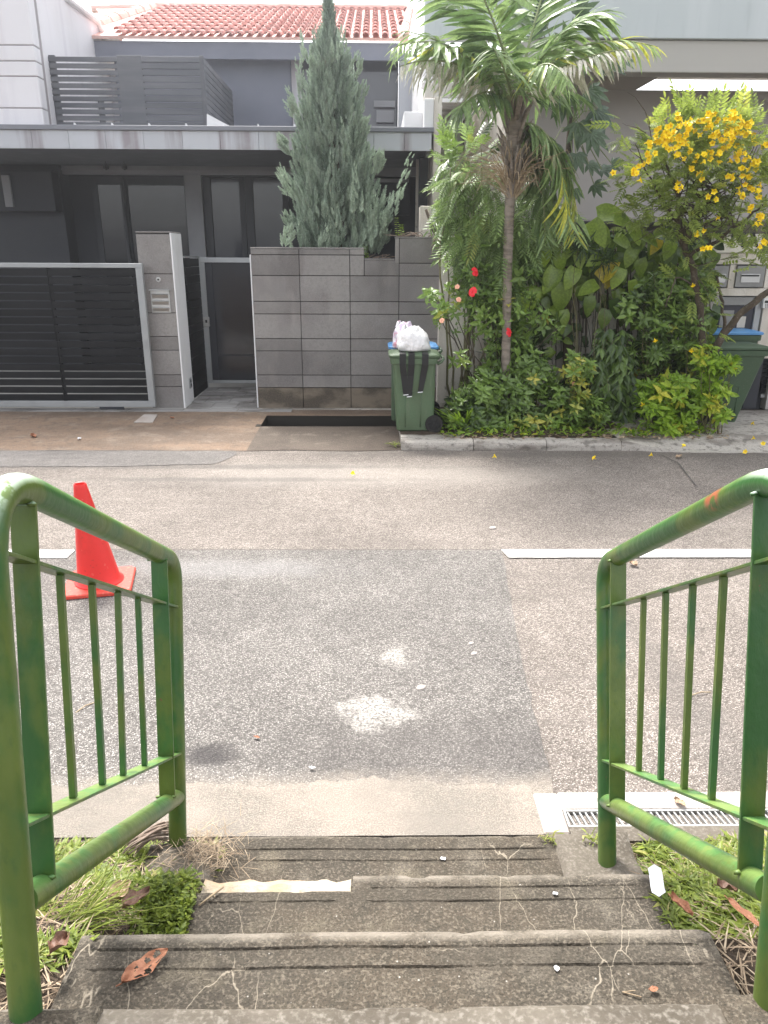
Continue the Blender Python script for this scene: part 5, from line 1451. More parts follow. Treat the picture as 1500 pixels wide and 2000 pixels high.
# ================================================================== GREEN HANDRAILS
def fillet_path(pts, rs, n=8):
    out = [Vector(pts[0])]
    for r, a, b, c in zip(rs, pts, pts[1:], pts[2:]):
        a, b, c = Vector(a), Vector(b), Vector(c)
        u = (a - b).normalized(); v = (c - b).normalized()
        p, q = b + u * r, b + v * r
        for i in range(n + 1):
            t = i / n
            out.append(p * (1 - t) ** 2 + b * 2 * t * (1 - t) + q * t * t)
    out.append(Vector(pts[-1]))
    return out
def wobble_tube(m_, pts, r, n=20):
    return m_.tube(pts, r, n)
def handrail(X, P, label):
    """P: dict of (Y, Z) points in the plane of the rail"""
    t = thing('handrail', label, 'handrail', (X, (P['nb'][0] + P['fb'][0]) / 2, 0.3), 'green handrails either side of the steps')
    V3 = lambda yz, dx=0: Vector((X + dx, yz[0], yz[1]))
    m_ = MB(); path = fillet_path([V3(P['nb']), V3(P['nt']), V3(P['ft']), V3(P['fb'])], (P.get('r', 0.20), 0.09), 12)
    # resample the long runs so that normals stay smooth
    m_.tube(path, 0.0305, 24); o = m_.build('top_rail', M['rail'], t, smooth=True); auto_smooth(o, 50)
    m_ = MB(); m_.tube([V3(P['ln']), V3(P['lf'])], 0.029, 24); o = m_.build('bottom_rail', M['rail'], t); auto_smooth(o, 50)
    def flat(name, a, b, w, th, ndir):
        """flat bar from a to b, width w across the rail (x), thickness th along ndir"""
        a = V3(a); b = V3(b); d = (b - a).normalized(); nn = Vector((1, 0, 0)).cross(d).normalized() * th / 2; ww = Vector((w / 2, 0, 0))
        c = 0.0008
        m_ = MB()
        ring = [(-1, -1), (1, -1), (1, 1), (-1, 1)]
        vs_ = [a + ww * i + nn * j for i, j in ring] + [b + ww * i + nn * j for i, j in ring]
        m_.add(vs_, [(0, 1, 2, 3), (7, 6, 5, 4)] + [(k, (k + 1) % 4, 4 + (k + 1) % 4, 4 + k) for k in range(4)])
        o = fix_normals(m_.build(name, M['rail'], t))
        bv = o.modifiers.new('edge', 'BEVEL'); bv.width = 0.0015; bv.segments = 2
        return o
    def lerp(a, b, u): return (a[0] + (b[0] - a[0]) * u, a[1] + (b[1] - a[1]) * u)
    flat('stile', P['sn0'], P['sn1'], 0.052, 0.008, 0)
    flat('stile', P['sf0'], P['sf1'], 0.052, 0.008, 0)
    # sloping flats run between the posts, notched round the stiles: stop and restart so faces never share a plane
    flat('cross_flat', P['un'], P['uf'], 0.046, 0.008, 0)
    flat('cross_flat', P['dn'], P['df'], 0.046, 0.008, 0)
    # weld beads at the joints
    for q in (P['sn0'], P['sf0'], P['sn1'], P['sf1']):
        c = V3(q)
        for sx in (-1, 1):
            wb = MB(); wb.tube([c + Vector((0.024 * sx - 0.012, -0.004, 0)), c + Vector((0.024 * sx - 0.002, -0.006, 0.003)), c + Vector((0.024 * sx + 0.004, -0.003, 0))], [0.004, 0.006, 0.003], 6); wb.build('weld', M['rail'], t, smooth=True)
    m_ = None
    for u in P['bars']:
        # bar follows the lean of the posts
        top = lerp(P['un'], P['uf'], u); bot = lerp(P['dn'], P['df'], P['barsd'][P['bars'].index(u)])
        a = V3((bot[0], bot[1] + 0.005)); b = V3((top[0], top[1] - 0.005)); d = (b - a).normalized(); nn = Vector((1, 0, 0)).cross(d).normalized() * 0.0075; ww = Vector((0.0075, 0, 0))
        mm = MB(); ring = [(-1, -1), (1, -1), (1, 1), (-1, 1)]
        mm.add([a + ww * i + nn * j for i, j in ring] + [b + ww * i + nn * j for i, j in ring], [(0, 1, 2, 3), (7, 6, 5, 4)] + [(k, (k + 1) % 4, 4 + (k + 1) % 4, 4 + k) for k in range(4)])
        o = fix_normals(mm.build('bar', M['rail'], t))
        bv = o.modifiers.new('edge', 'BEVEL'); bv.width = 0.0012; bv.segments = 1
    return t
def px2(X, px, py): p = AX(px, py, X); return (p.y, p.z)
def flatpt(X, pxs_, pys_): return px2(X, pxs_, pys_)
XLr, XRr = -0.69, 0.80
def on(a, b, y):   # point of line a-b at given Y
    u = (y - a[0]) / (b[0] - a[0]); return (y, a[1] + (b[1] - a[1]) * u)
# left rail
PL = dict(nb=(1.045, 0.40), nt=(1.27, 1.645), ft=(2.365, 1.008), fb=(2.075, -0.05))
PL['ln'] = (1.14, 0.797); PL['lf'] = (2.155, 0.20)
PL['sn0'] = (1.225, 0.775); PL['sn1'] = (1.395, 1.535)
PL['sf0'] = (2.045, 0.29); PL['sf1'] = (2.215, 1.075)
PL['un'] = (1.24, 1.500); PL['uf'] = (2.315, 0.855)
PL['dn'] = (1.165, 0.958); PL['df'] = (2.20, 0.348)
def fitbars(X, P, tops, bots):
    us, ds = [], []
    for (px, py) in tops:
        y = AX(px, py, X).y; us.append((y - P['un'][0]) / (P['uf'][0] - P['un'][0]))
    for (px, py) in bots:
        y = AX(px, py, X).y; ds.append((y - P['dn'][0]) / (P['df'][0] - P['dn'][0]))
    P['bars'] = us; P['barsd'] = ds
fitbars(XLr, PL, [(119, 1135), (181, 1153), (231, 1165), (270, 1175)], [(143, 1555), (200, 1528), (240, 1508), (282, 1490)])
handrail(XLr, PL, 'green painted steel handrail left of the steps, in front of the red cone')
PR = dict(nb=(1.055, 0.40), r=0.27, nt=(1.280, 1.672), ft=(2.36, 0.998), fb=(1.985, -0.02))
PR['ln'] = (1.16, 0.79); PR['lf'] = (2.09, 0.225)
PR['sn0'] = (1.235, 0.765); PR['sn1'] = (1.43, 1.545)
PR['sf0'] = (1.985, 0.295); PR['sf1'] = (2.235, 1.06)
PR['un'] = (1.26, 1.49); PR['uf'] = (2.345, 0.828)
PR['dn'] = (1.17, 0.935); PR['df'] = (2.16, 0.345)
fitbars(XRr, PR, [(1256, 1180), (1299, 1168), (1352, 1152), (1412, 1135)], [(1249, 1495), (1292, 1512), (1338, 1528), (1392, 1548)])
handrail(XRr, PR, 'green painted steel handrail right of the steps, above the drain grating')

# ================================================================== CONE
c = G(196, 1141)
cz = Vector((c.x, c.y, 0))
t = thing('traffic_cone', 'red plastic traffic cone on the road behind the left handrail', 'traffic cone', cz)
t_h = A(173, 944, c.y).z
m_ = MB(); a = R(12); s = 0.205
def rot2(x, y, a): return (cz.x + x * math.cos(a) - y * math.sin(a), cz.y + x * math.sin(a) + y * math.cos(a))
ring = []
for (sx, sy) in ((-1, -1), (1, -1), (1, 1), (-1, 1)):
    for k in ((-0.03, 0), (0, -0.03)):
        pass
pts = []
for (sx, sy, o1, o2) in ((-1, -1, (0, 1), (1, 0)), (1, -1, (-1, 0), (0, 1)), (1, 1, (0, -1), (-1, 0)), (-1, 1, (1, 0), (0, -1))):
    for o_ in (o1, o2): pts.append((sx * s + o_[0] * 0.025, sy * s + o_[1] * 0.025))
rings = [(1.0, 0.004), (1.0, 0.022), (0.97, 0.028)]
for sc, z in rings:
    for (x, y) in pts:
        X_, Y_ = rot2(x * sc, y * sc, a); m_.v.append((X_, Y_, z))
for k in range(len(rings) - 1):
    for j in range(8): m_.f.append((k * 8 + j, k * 8 + (j + 1) % 8, (k + 1) * 8 + (j + 1) % 8, (k + 1) * 8 + j))
m_.f.append(tuple(range(8))[::-1]); m_.f.append(tuple(range(16, 24)))
base = m_.build('base', M['cone_base'], t)
m_ = MB(); tilt = Vector((-0.035, 0, 0))
prof = [(0.150, 0.026), (0.150, 0.034), (0.135, 0.045), (0.128, 0.06), (0.118, 0.13), (0.040, t_h - 0.02), (0.037, t_h - 0.004), (0.034, t_h), (0.029, t_h - 0.002), (0.026, t_h - 0.03), (0.03, t_h - 0.15)]
m_.lathe(prof, 40, (cz.x, cz.y, 0), 'Z')
m_.v = [(x - 0.045 * (z / t_h), y, z) for x, y, z in m_.v]
o = m_.build('body', M['cone'], t); auto_smooth(o, 35)

# ================================================================== WHEELIE BINS
def wheelie_bin(name, label, base, h, dl, w, face, mats, lidmat, rot=0.0, group='wheelie bins by the planting', taper=0.10, straps=False, side_panel=True, wheel_r=0.10):
    """base: centre of the foot. dl: depth at the top (along local x), w: width (local y); face=-1: front towards -x"""
    t = thing(name, label, 'wheelie bin', base, group)
    B = Vector(base)
    f = face
    def Pn(x, y, z):
        c_, s_ = math.cos(rot), math.sin(rot)
        return (B.x + (x * f) * c_ - y * s_, B.y + (x * f) * s_ + y * c_, B.z + z)
    def ringpts(xf, xb, hw, z, cr, n=4):
        out = []
        for (cx, cy, a0) in ((xf - cr, hw - cr, 0), (xb + cr, hw - cr, 90), (xb + cr, -hw + cr, 180), (xf - cr, -hw + cr, 270)):
            for i in range(n + 1):
                a_ = R(a0 + 90 * i / n); out.append(Pn(cx + cr * math.cos(a_), cy + cr * math.sin(a_), z))
        return out
    zb, zt = 0.03, h * 0.93
    xf0, xb0, hw0 = dl * 0.5 - taper, -dl * 0.5 + taper * 0.45, w * 0.5 - 0.05
    xf1, xb1, hw1 = dl * 0.5 - 0.02, -dl * 0.5 + 0.03, w * 0.5 - 0.015
    def loft(rings):
        m_ = MB(); n = len(rings[0])
        for r_ in rings: m_.v.extend(r_)
        for k in range(len(rings) - 1):
            for j in range(n): m_.f.append((k * n + j, k * n + (j + 1) % n, (k + 1) * n + (j + 1) % n, (k + 1) * n + j))
        m_.f.append(tuple(range(n))[::-1]); m_.f.append(tuple(range((len(rings) - 1) * n, len(rings) * n)))
        return m_
    rs = []
    for i in range(9):
        u = i / 8
        rs.append(ringpts(xf0 + (xf1 - xf0) * u, xb0 + (xb1 - xb0) * u, hw0 + (hw1 - hw0) * u, zb + (zt - 0.05 - zb) * u, 0.045))
    rs = [ringpts(xf0 - 0.02, xb0 + 0.02, hw0 - 0.02, zb - 0.02, 0.04)] + rs
    o = fix_normals(loft(rs).build('body', mats, t)); auto_smooth(o, 30)
    # raised side panel frame (moulded)
    if side_panel:
        for sy in (-1, 1):
            m_ = MB()
            def sp(x, u, off): return Pn(x, sy * (hw0 + (hw1 - hw0) * u + off), zb + (zt - 0.05 - zb) * u)
            xa_, xb_ = xf0 * 0.55, xb0 * 0.35
            for (pa, pb) in (((xa_, 0.55), (xb_, 0.55)), ((xa_, 0.55), (xa_ * 0.92, 0.05)), ((xb_, 0.55), (xb_ * 0.92, 0.05))):
                m_.tube([sp(pa[0], pa[1], 0.002), sp(pb[0], pb[1], 0.002)], 0.006, 6)
            m_.build('side_rib', mats, t, smooth=True)
    # rim
    rim = loft([ringpts(xf1 + 0.01, xb1 - 0.01, hw1 + 0.008, zt - 0.075, 0.05), ringpts(xf1 + 0.025, xb1 - 0.02, hw1 + 0.02, zt - 0.07, 0.05),
                ringpts(xf1 + 0.028, xb1 - 0.022, hw1 + 0.022, zt - 0.01, 0.05), ringpts(xf1 + 0.01, xb1 - 0.01, hw1 + 0.01, zt - 0.004, 0.05)])
    o = fix_normals(rim.build('rim', mats, t)); auto_smooth(o, 30)
    # lid with a shallow crown and turned-down lip
    lid = loft([ringpts(xf1 + 0.045, xb1 - 0.05, hw1 + 0.028, zt + 0.000, 0.05), ringpts(xf1 + 0.048, xb1 - 0.05, hw1 + 0.030, zt + 0.022, 0.05),
                ringpts(xf1 + 0.03, xb1 - 0.04, hw1 + 0.015, zt + 0.034, 0.05), ringpts(xf1 - 0.05, xb1 + 0.02, hw1 - 0.055, zt + 0.052, 0.06), ringpts(xf1 - 0.12, xb1 + 0.1, hw1 - 0.12, zt + 0.058, 0.05)])
    o = fix_normals(lid.build('lid', lidmat, t)); auto_smooth(o, 25)
    # handle bar at the back with brackets
    m_ = MB(); m_.tube([Pn(xb1 - 0.085, -hw1 * 0.8, zt - 0.02), Pn(xb1 - 0.085, hw1 * 0.8, zt - 0.02)], 0.014, 10)
    for sy in (-0.8, 0.8):
        m_.tube([Pn(xb1 - 0.015, sy * hw1, zt - 0.075), Pn(xb1 - 0.06, sy * hw1, zt - 0.055), Pn(xb1 - 0.088, sy * hw1, zt - 0.02)], [0.022, 0.018, 0.016], 8)
    m_.build('handle', mats, t, smooth=True)
    # wheels and axle
    m_ = MB(); m_.tube([Pn(xb0 + 0.02, -hw0 - 0.01, wheel_r), Pn(xb0 + 0.02, hw0 + 0.01, wheel_r)], 0.012, 8); m_.build('axle', M['black'], t)
    for sy in (-1, 1):
        m_ = MB(); cpos = Pn(xb0 + 0.0, sy * (hw0 + 0.005), wheel_r)
        r_ = wheel_r
        m_.lathe([(r_ * 0.72, -0.02), (r_ * 0.97, -0.02), (r_, -0.012), (r_, 0.012), (r_ * 0.97, 0.02), (r_ * 0.72, 0.02), (r_ * 0.72, -0.02)], 28, cpos, 'Y')
        wobj = m_.build('wheel', M['rubber'], t); auto_smooth(wobj, 40)
        m_ = MB(); m_.lathe([(0.0, -0.016), (0.028, -0.016), (0.03, -0.008), (r_ * 0.71, -0.008), (r_ * 0.71, 0.008), (0.03, 0.008), (0.0, 0.016)], 24, cpos, 'Y')
        hb = m_.build('hub', M['black'], wobj); auto_smooth(hb, 30); hb.location = (0, 0, 0)
        sk = MB()
        for k in range(6):
            a_ = k * math.pi / 3
            sk.tube([(cpos[0] + 0.02 * math.cos(a_), cpos[1] - 0.010, cpos[2] + 0.02 * math.sin(a_)), (cpos[0] + r_ * 0.7 * math.cos(a_), cpos[1] - 0.010, cpos[2] + r_ * 0.7 * math.sin(a_))], 0.006, 5)
        sk.build('spokes', M['rubber'], wobj)
    if straps:
        for (x0, x1, z1) in straps:
            m_ = MB(); y_ = -hw1 - 0.026
            wv = 0.035
            pts = [(x0, -hw1 * 0.55, zt + 0.058), (x0, -hw1 - 0.032, zt + 0.038), (x0, y_ - 0.008, zt - 0.01), (x0, y_ - 0.006, zt - 0.08), (x0 + (x1 - x0) * 0.4, y_ + 0.012, zt - 0.2), (x1, y_ + 0.022, z1)]
            for i, p in enumerate(pts):
                ww = wv if i < len(pts) - 1 else wv * 0.8
                m_.v += [Pn(p[0] - ww * f, p[1], p[2]), Pn(p[0] + ww * f, p[1], p[2]), Pn(p[0] + ww * f, p[1] + 0.004, p[2]), Pn(p[0] - ww * f, p[1] + 0.004, p[2])]
            for i in range(len(pts) - 1):
                for j in range(4): m_.f.append((i * 4 + j, i * 4 + (j + 1) % 4, i * 4 + 4 + (j + 1) % 4, i * 4 + 4 + j))
            m_.f.append((0, 1, 2, 3)); k = (len(pts) - 1) * 4; m_.f.append((k + 3, k + 2, k + 1, k))
            fix_normals(m_.build('strap', M['black'], t))
            m_ = MB(); p = pts[-1]; m_.prism([Pn(p[0] - wv * f * 0.8, p[1] - 0.002, p[2] - 0.012), Pn(p[0] + wv * f * 0.8, p[1] - 0.002, p[2] - 0.006), Pn(p[0] + wv * f * 0.8, p[1] - 0.002, p[2] + 0.003), Pn(p[0] - wv * f * 0.8, p[1] - 0.002, p[2] - 0.003)], (0, 0.006, 0))
            fix_normals(m_.build('strap_end', M['paper'], t))
    return t
pb_ = G(808, 846, 0.108)
hb = A(808, 684, pb_.y + 0.1).z - 0.108
wb_ = (A(862, 700, pb_.y + 0.05).x - A(766, 700, pb_.y + 0.05).x)
B1 = (pb_.x, pb_.y + 0.21, 0.108)
wheelie_bin('wheelie_bin', 'narrow green wheelie bin with black straps hanging over its side and white bag on top', B1, hb, wb_ - 0.02, 0.46, -1, M['bin_green'], M['bin_green'],
            taper=0.07, straps=[(0.135, 0.095, 0.44), (0.04, 0.055, 0.42), (-0.11, -0.065, 0.47)])
wheelie_bin('wheelie_bin', 'blue-lidded wheelie bin behind the narrow green one, by the stone wall', (B1[0] + 0.015, B1[1] + 0.56, 0.10), hb + 0.035, wb_ - 0.0, 0.46, -1, M['bin_dark'], M['bin_blue'], taper=0.02)
p_ = G(1437, 832, 0.06)
y_ = p_.y
xt0, xt1 = A(1408, 700, y_).x, A(1494, 705, y_).x
B2x = (xt0 + xt1) / 2
hr = A(1450, 668, y_ + 0.15).z - 0.05
wheelie_bin('wheelie_bin', 'dark green wheelie bin at the right edge beside the yellow-flowered shrub', (B2x - 0.03, y_ + 0.24, 0.045), hr, xt1 - xt0 + 0.14, 0.50, 1, M['bin_dark'], M['bin_dark'], taper=0.25, wheel_r=0.12)
yb_ = y_ + 0.82
x0_, x1_ = A(1378, 650, yb_).x, A(1463, 650, yb_).x
wheelie_bin('wheelie_bin', 'wheelie bin with pale blue lid behind the dark green bin under the branches', ((x0_ + x1_) / 2, yb_, 0.05), A(1420, 641, yb_).z - 0.03, x1_ - x0_ + 0.10, 0.5, 1, M['bin_dark'], M['bin_blue'], taper=0.1, wheel_r=0.12)

# ---- bin bags
def bag(name, label, c, rx, ry, rz, m, seed, ears=True, peak=0.0):
    m_ = MB(); nu, nv = 48, 30
    for j in range(nv + 1):
        v = j / nv; th = math.pi * v
        for i in range(nu):
            a_ = 2 * math.pi * i / nu
            z = math.cos(th); rr = math.sin(th)
            if z > 0: rr = rr ** 0.9
            zz = z if z > -0.55 else -0.55 + (z + 0.55) * 0.12
            d = Vector((rr * math.cos(a_), rr * math.sin(a_), z))
            crease = mnoise.noise(Vector((a_ * 2.2 if a_ < math.pi else (2 * math.pi - a_) * 2.2, z * 0.8 + seed, seed))) * 0.11 * (0.6 + max(0, z))
            nz = mnoise.noise(d * 1.6 + Vector((seed, 0, 0))) * 0.22 + mnoise.noise(d * 5 + Vector((seed, 3, 0))) * 0.07
            k = 1 + nz + crease
            pinch = 1 - 0.30 * max(0, z) ** 2
            m_.v.append((c[0] + rx * d.x * k * pinch, c[1] + ry * d.y * k * pinch, c[2] + rz * (zz + 0.6) * (1 + 0.25 * nz) + peak * max(0, z) ** 4))
    for j in range(nv):
        for i in range(nu):
            m_.f.append((j * nu + i, (j + 1) * nu + i, (j + 1) * nu + (i + 1) % nu, j * nu + (i + 1) % nu))
    top = Vector((c[0], c[1], c[2] + rz * 1.55 + peak))
    if ears:
        for k in range(ears):
            a_ = seed + k * 2 * math.pi / ears; r2 = random.Random(seed * 10 + k)
            q = top + Vector((math.cos(a_) * rx * 0.45, math.sin(a_) * ry * 0.3, -0.035))
            hgt = r2.uniform(0.045, 0.08)
            for s_ in (0, 1):
                pass
            m_.add([q + Vector((-0.045, 0, -0.02)), q + Vector((0.045, 0.01, -0.02)), q + Vector((0.012, 0.0, hgt)), q + Vector((-0.02, 0.01, hgt * 0.8)), q + Vector((0, 0.03, -0.01))], [(0, 1, 2, 3), (1, 4, 2), (4, 0, 3), (4, 3, 2)])
    o = m_.build(name, m, None, smooth=True, origin=(c[0], c[1], c[2]))
    tag(o, label, 'rubbish bag')
    return o
zt_bin = 0.108 + hb * 0.93 + 0.055
bc = A(805, 683, B1[1] - 0.02)
bag('rubbish_bag', 'bulging white plastic rubbish bag resting on the narrow green bin', (bc.x + 0.005, B1[1] - 0.02, zt_bin - 0.005), 0.20, 0.18, 0.165, M['bag_white'], 3, ears=3)
bc = A(790, 683, B1[1] + 0.1)
bag('rubbish_bag', 'pinkish translucent plastic bag behind the white rubbish bag', (bc.x - 0.005, B1[1] + 0.16, zt_bin - 0.005), 0.13, 0.12, 0.185, M['bag_pink'], 6, ears=2)

# ================================================================== LITTER, LEAVES ON THE GROUND
def flat_leaf(name, label, cat, c, ang, L, W, m, curl=0.25, holes=0, seed=0, nrm=(0, 0, 1), lift=0.006, group=None, serr=0.0):
    """a single curled leaf as a grid, optionally eaten through"""
    r2 = random.Random(seed); nu, nv = 28, 14
    hs = [(r2.uniform(0.15, 0.85), r2.uniform(-0.75, 0.75), r2.uniform(0.03, 0.075)) for _ in range(holes)]
    m_ = MB(); nrm = Vector(nrm).normalized(); u = Vector((math.cos(ang), math.sin(ang), 0)); u = (u - nrm * u.dot(nrm)).normalized(); v = nrm.cross(u)
    for i in range(nu + 1):
        s = i / nu; hw = W * 0.5 * math.sin(math.pi * min(1, s ** 0.85)) ** 0.75 + 0.001
        for j in range(nv + 1):
            q = j / nv * 2 - 1
            e = 1 + serr * mnoise.noise(Vector((s * 12, q, seed)))
            h = lift + curl * W * (abs(q) ** 1.7) * (0.4 + 0.6 * math.sin(s * 5 + seed) ** 2) + 0.12 * W * mnoise.noise(Vector((s * 5, q * 2, seed))) + curl * 0.25 * L * (s - 0.5) ** 2 - 0.03 * W * (abs(q) < 0.12)
            p = Vector(c) + u * ((s - 0.5) * L) + v * (q * hw * e) + nrm * max(0.001, h)
            m_.v.append(tuple(p))
    for i in range(nu):
        for j in range(nv):
            s = (i + .5) / nu; q = (j + .5) / nv * 2 - 1
            if any(((s - a) * L) ** 2 + ((q - b) * W * 0.5) ** 2 < (r_ * L) ** 2 for a, b, r_ in hs) and abs(q) > 0.1: continue
            a = i * (nv + 1) + j; m_.f.append((a, a + nv + 1, a + nv + 2, a + 1))
    # stalk
    m_.tube([Vector(c) - u * (L * 0.5) + nrm * lift, Vector(c) - u * (L * 0.62) + nrm * (lift + 0.003)], 0.0012 + W * 0.01, 5)
    o = m_.build(name, m, None, smooth=True, origin=c)
    tag(o, label, cat, group); return o
def ang_of(p, q): return math.atan2(q.y - p.y, q.x - p.x)
a, b = G(238, 1928, .38), G(330, 1862, .38)
c = (a + b) / 2; flat_leaf('dead_leaf', 'reddish brown dead leaf full of holes lying on the lowest visible wide step', 'leaf', (c.x, c.y, 0.385), ang_of(a, b), (b - a).length * 0.98, 0.052, M['dead_leaf'], 0.20, 16, 4, serr=0.10)
a, b = G(1265, 1935, .38), G(1287, 1940, .38)
c = (a + b) / 2; flat_leaf('dead_leaf', 'tiny red leaf scrap on the wide step at the right', 'leaf', (c.x, c.y, 0.384), 0.2, 0.022, 0.012, M['dead_leaf'], 0.1, 0, 5)
def verge_at(px, py):
    # meet the sloping verge plane
    r = ray(px, py); o = Vector((0, 0, EYE))
    # plane: z = .57*(2.13-y)/(1.11)
    k = 0.57 / 1.11
    t_ = (k * 2.13 - EYE) / (r.z + k * r.y)
    return o + r * t_
VN = Vector((0, 0.57, 1.11)).normalized()
for (pa, pb, W, m, lab, cu) in (((212, 1790), (250, 1762), 0.05, 'dead_leaf_pale', 'curled pale brown dead leaf in the left grass by the long tuft', 0.5),
                            ((238, 1800), (290, 1775), 0.045, 'dead_leaf_dark', 'dark glossy dead leaf in the left grass beside the creeping weeds', 0.4),
                            ((1312, 1790), (1352, 1815), 0.03, 'dead_leaf', 'crumpled red dead leaf at the right edge of the steps', 0.5),
                            ((1425, 1800), (1490, 1838), 0.028, 'dead_leaf', 'long reddish dead leaf lying in the right grass near the rail', 0.2),
                            ((1400, 1762), (1442, 1768), 0.045, 'dead_leaf_dark', 'dark brown curled dead leaf in the right grass below the stile', 0.5),
                            ((95, 1895), (130, 1870), 0.04, 'dead_leaf_dark', 'brown dead leaf near the foot of the left rail post', 0.5),
                            ((115, 1640), (140, 1632), 0.03, 'dead_leaf_pale', 'small pale dead leaf in grass behind the left rail', 0.4)):
    a, b = verge_at(*pa), verge_at(*pb); c = (a + b) / 2 + VN * 0.035
    flat_leaf('dead_leaf', lab, 'leaf', c, ang_of(a, b), max(0.05, (b - a).length), W, M[m], cu, 0, int(pa[0]), nrm=VN + Vector((0.1, -0.25, 0)))
# scrap of white paper
a, b = verge_at(1282, 1722), verge_at(1305, 1765)
c = (a + b) / 2 + VN * 0.03
m_ = MB(); r2 = random.Random(3)
g = [[c + Vector((-0.025 + 0.02 * i - 0.008 * j, 0.045 - 0.035 * j, 0)) + VN * (0.012 * ((i + j) % 2) + 0.004) for i in range(3)] for j in range(4)]
for j in range(4):
    for i in range(3): m_.v.append(tuple(g[j][i]))
for j in range(3):
    for i in range(2): a_ = j * 3 + i; m_.f.append((a_, a_ + 3, a_ + 4, a_ + 1))
o = m_.build('paper_scrap', M['paper']); tag(o, 'crumpled scrap of white paper at the right edge of the steps', 'paper')
for (px, py, z, s, lab) in ((866, 1678, 0.014, 0.016, 'white paper fleck between the grooves of the lowest step'), (1084, 1746, 0.193, 0.012, 'tiny white paper fleck on the second step at the right'), (1087, 1893, 0.384, 0.012, 'small white pebble on the wide step near the right')):
    p = G(px, py, z); s *= .75; m_ = MB(); m_.prism([p + Vector((s * math.cos(q) * (.6 + .4 * ((i * 7 + px) % 5) / 4), s * math.sin(q) * (.4 + .5 * ((i * 3 + py) % 4) / 3), 0.001)) for i, q in enumerate([k * math.pi / 4 for k in range(8)])], (0, 0, 0.003))
    o = fix_normals(m_.build('paper_fleck', M['paper'])); tag(o, lab, 'litter')
# leaves on the road / kerb
for (px, py, L, W, m, z, lab) in ((1327, 1570, 0.05, 0.028, 'dead_leaf_pale', 0.014, 'curled tan leaf on the pale drain surround above the grating'),
                              (1237, 1103, 0.075, 0.05, 'dead_leaf_pale', 0.006, 'pale tan leaf on the road just below the white line'),
                              (66, 853, 0.13, 0.07, 'dead_leaf', 0.02, 'red-brown dead leaf on the brown driveway at far left'),
                              (155, 858, 0.07, 0.04, 'paper', 0.02, 'whitish leaf scrap on the driveway before the sliding gate'),
                              (336, 817, 0.06, 0.04, 'dead_leaf', 0.05, 'small brown leaf right of the pale access slab'),
                              (502, 1442, 0.03, 0.012, 'dead_leaf', 0.004, 'small orange-brown leaf fragment on the grey asphalt by the left rail'),
                              (1325, 893, 0.12, 0.05, 'dead_leaf_pale', 0.006, 'dry pale leaf on the road edge below the sloped kerb end'),
                              (610, 1502, 0.025, 0.012, 'paper', 0.004, 'white speck of litter near the sandy strip')):
    p = G(px, py, z); flat_leaf('fallen_leaf', lab, 'leaf', (p.x, p.y, z), px * 0.7, L, W, M[m], 0.35, 0, px)
# stones / paint spots
for (px, py, rx, lab) in ((822, 1343, 0.024, 'flat pale stone on the asphalt right of the large white splash'), (926, 1277, 0.018, 'small oval pale stone on the asphalt, nearer'), (920, 1257, 0.016, 'bright white pebble on the asphalt above the oval stone'), (962, 1031, 0.03, 'white spot of debris on the far lane')):
    p = G(px, py, 0.0); m_ = MB(); m_.lathe([(0.0, 0.006), (rx * 0.6, 0.0055), (rx * 0.95, 0.003), (rx, 0.0)], 14, (0, 0, 0)); m_.v = [(p.x + x * 1.0, p.y + y * 0.9 + 0.3 * x, z + 0.001) for x, y, z in m_.v]
    o = m_.build('pebble', M['frame_conc'], smooth=True); tag(o, lab, 'stone')
def trumpet(m_, p, d, s, r2):
    """crumpled five-lobed trumpet flower"""
    d = Vector(d).normalized(); a_ = d.orthogonal().normalized(); b_ = d.cross(a_)
    m_.tube([p - d * s * 0.9, p - d * s * 0.4, p], [s * 0.10, s * 0.16, s * 0.36], 6, cap=False)
    k0 = len(m_.v); n = 10; ph = r2.uniform(0, 6)
    for i in range(n):
        an = ph + 2 * math.pi * i / n; rr = s * (0.9 if i % 2 == 0 else 0.62) * r2.uniform(0.85, 1.1)
        m_.v.append(tuple(p + (a_ * math.cos(an) + b_ * math.sin(an)) * s * 0.36)); m_.v.append(tuple(p + (a_ * math.cos(an) + b_ * math.sin(an)) * rr + d * s * r2.uniform(0.0, 0.35)))
    for i in range(n):
        j = (i + 1) % n; m_.f.append((k0 + 2 * i, k0 + 2 * i + 1, k0 + 2 * j + 1, k0 + 2 * j))
for k, (px, py) in enumerate(((966, 893), (1160, 896), (1272, 890), (690, 926), (1455, 884), (1335, 872), (1472, 857), (1490, 868), (1470, 828))):
    p = G(px, py, 0.02 if py > 880 else 0.12); m_ = MB(); r2 = random.Random(k)
    trumpet(m_, p + Vector((0, 0, 0.01)), (r2.uniform(-1, 1), r2.uniform(-1, 0), 0.5), 0.032, r2)
    o = m_.build('fallen_flower', M['flower_yellow'], smooth=True)
    labs = ['fallen yellow flower on the road below the palm shrubs', 'fallen yellow flower on the road under the hanging ferns', 'fallen yellow flower on the road before the bright green shrub', 'fallen yellow flower on the road before the drain slot',
            'fallen yellow flower on the sloping concrete in front of the right bin', 'fallen yellow flower on the kerb end near the bright shrub', 'fallen yellow flower on concrete right of the dark green bin, nearest', 'fallen yellow flower at the right edge of the concrete', 'fallen yellow flower on concrete close to the dark green bin foot']
    tag(o, labs[k], 'flower')
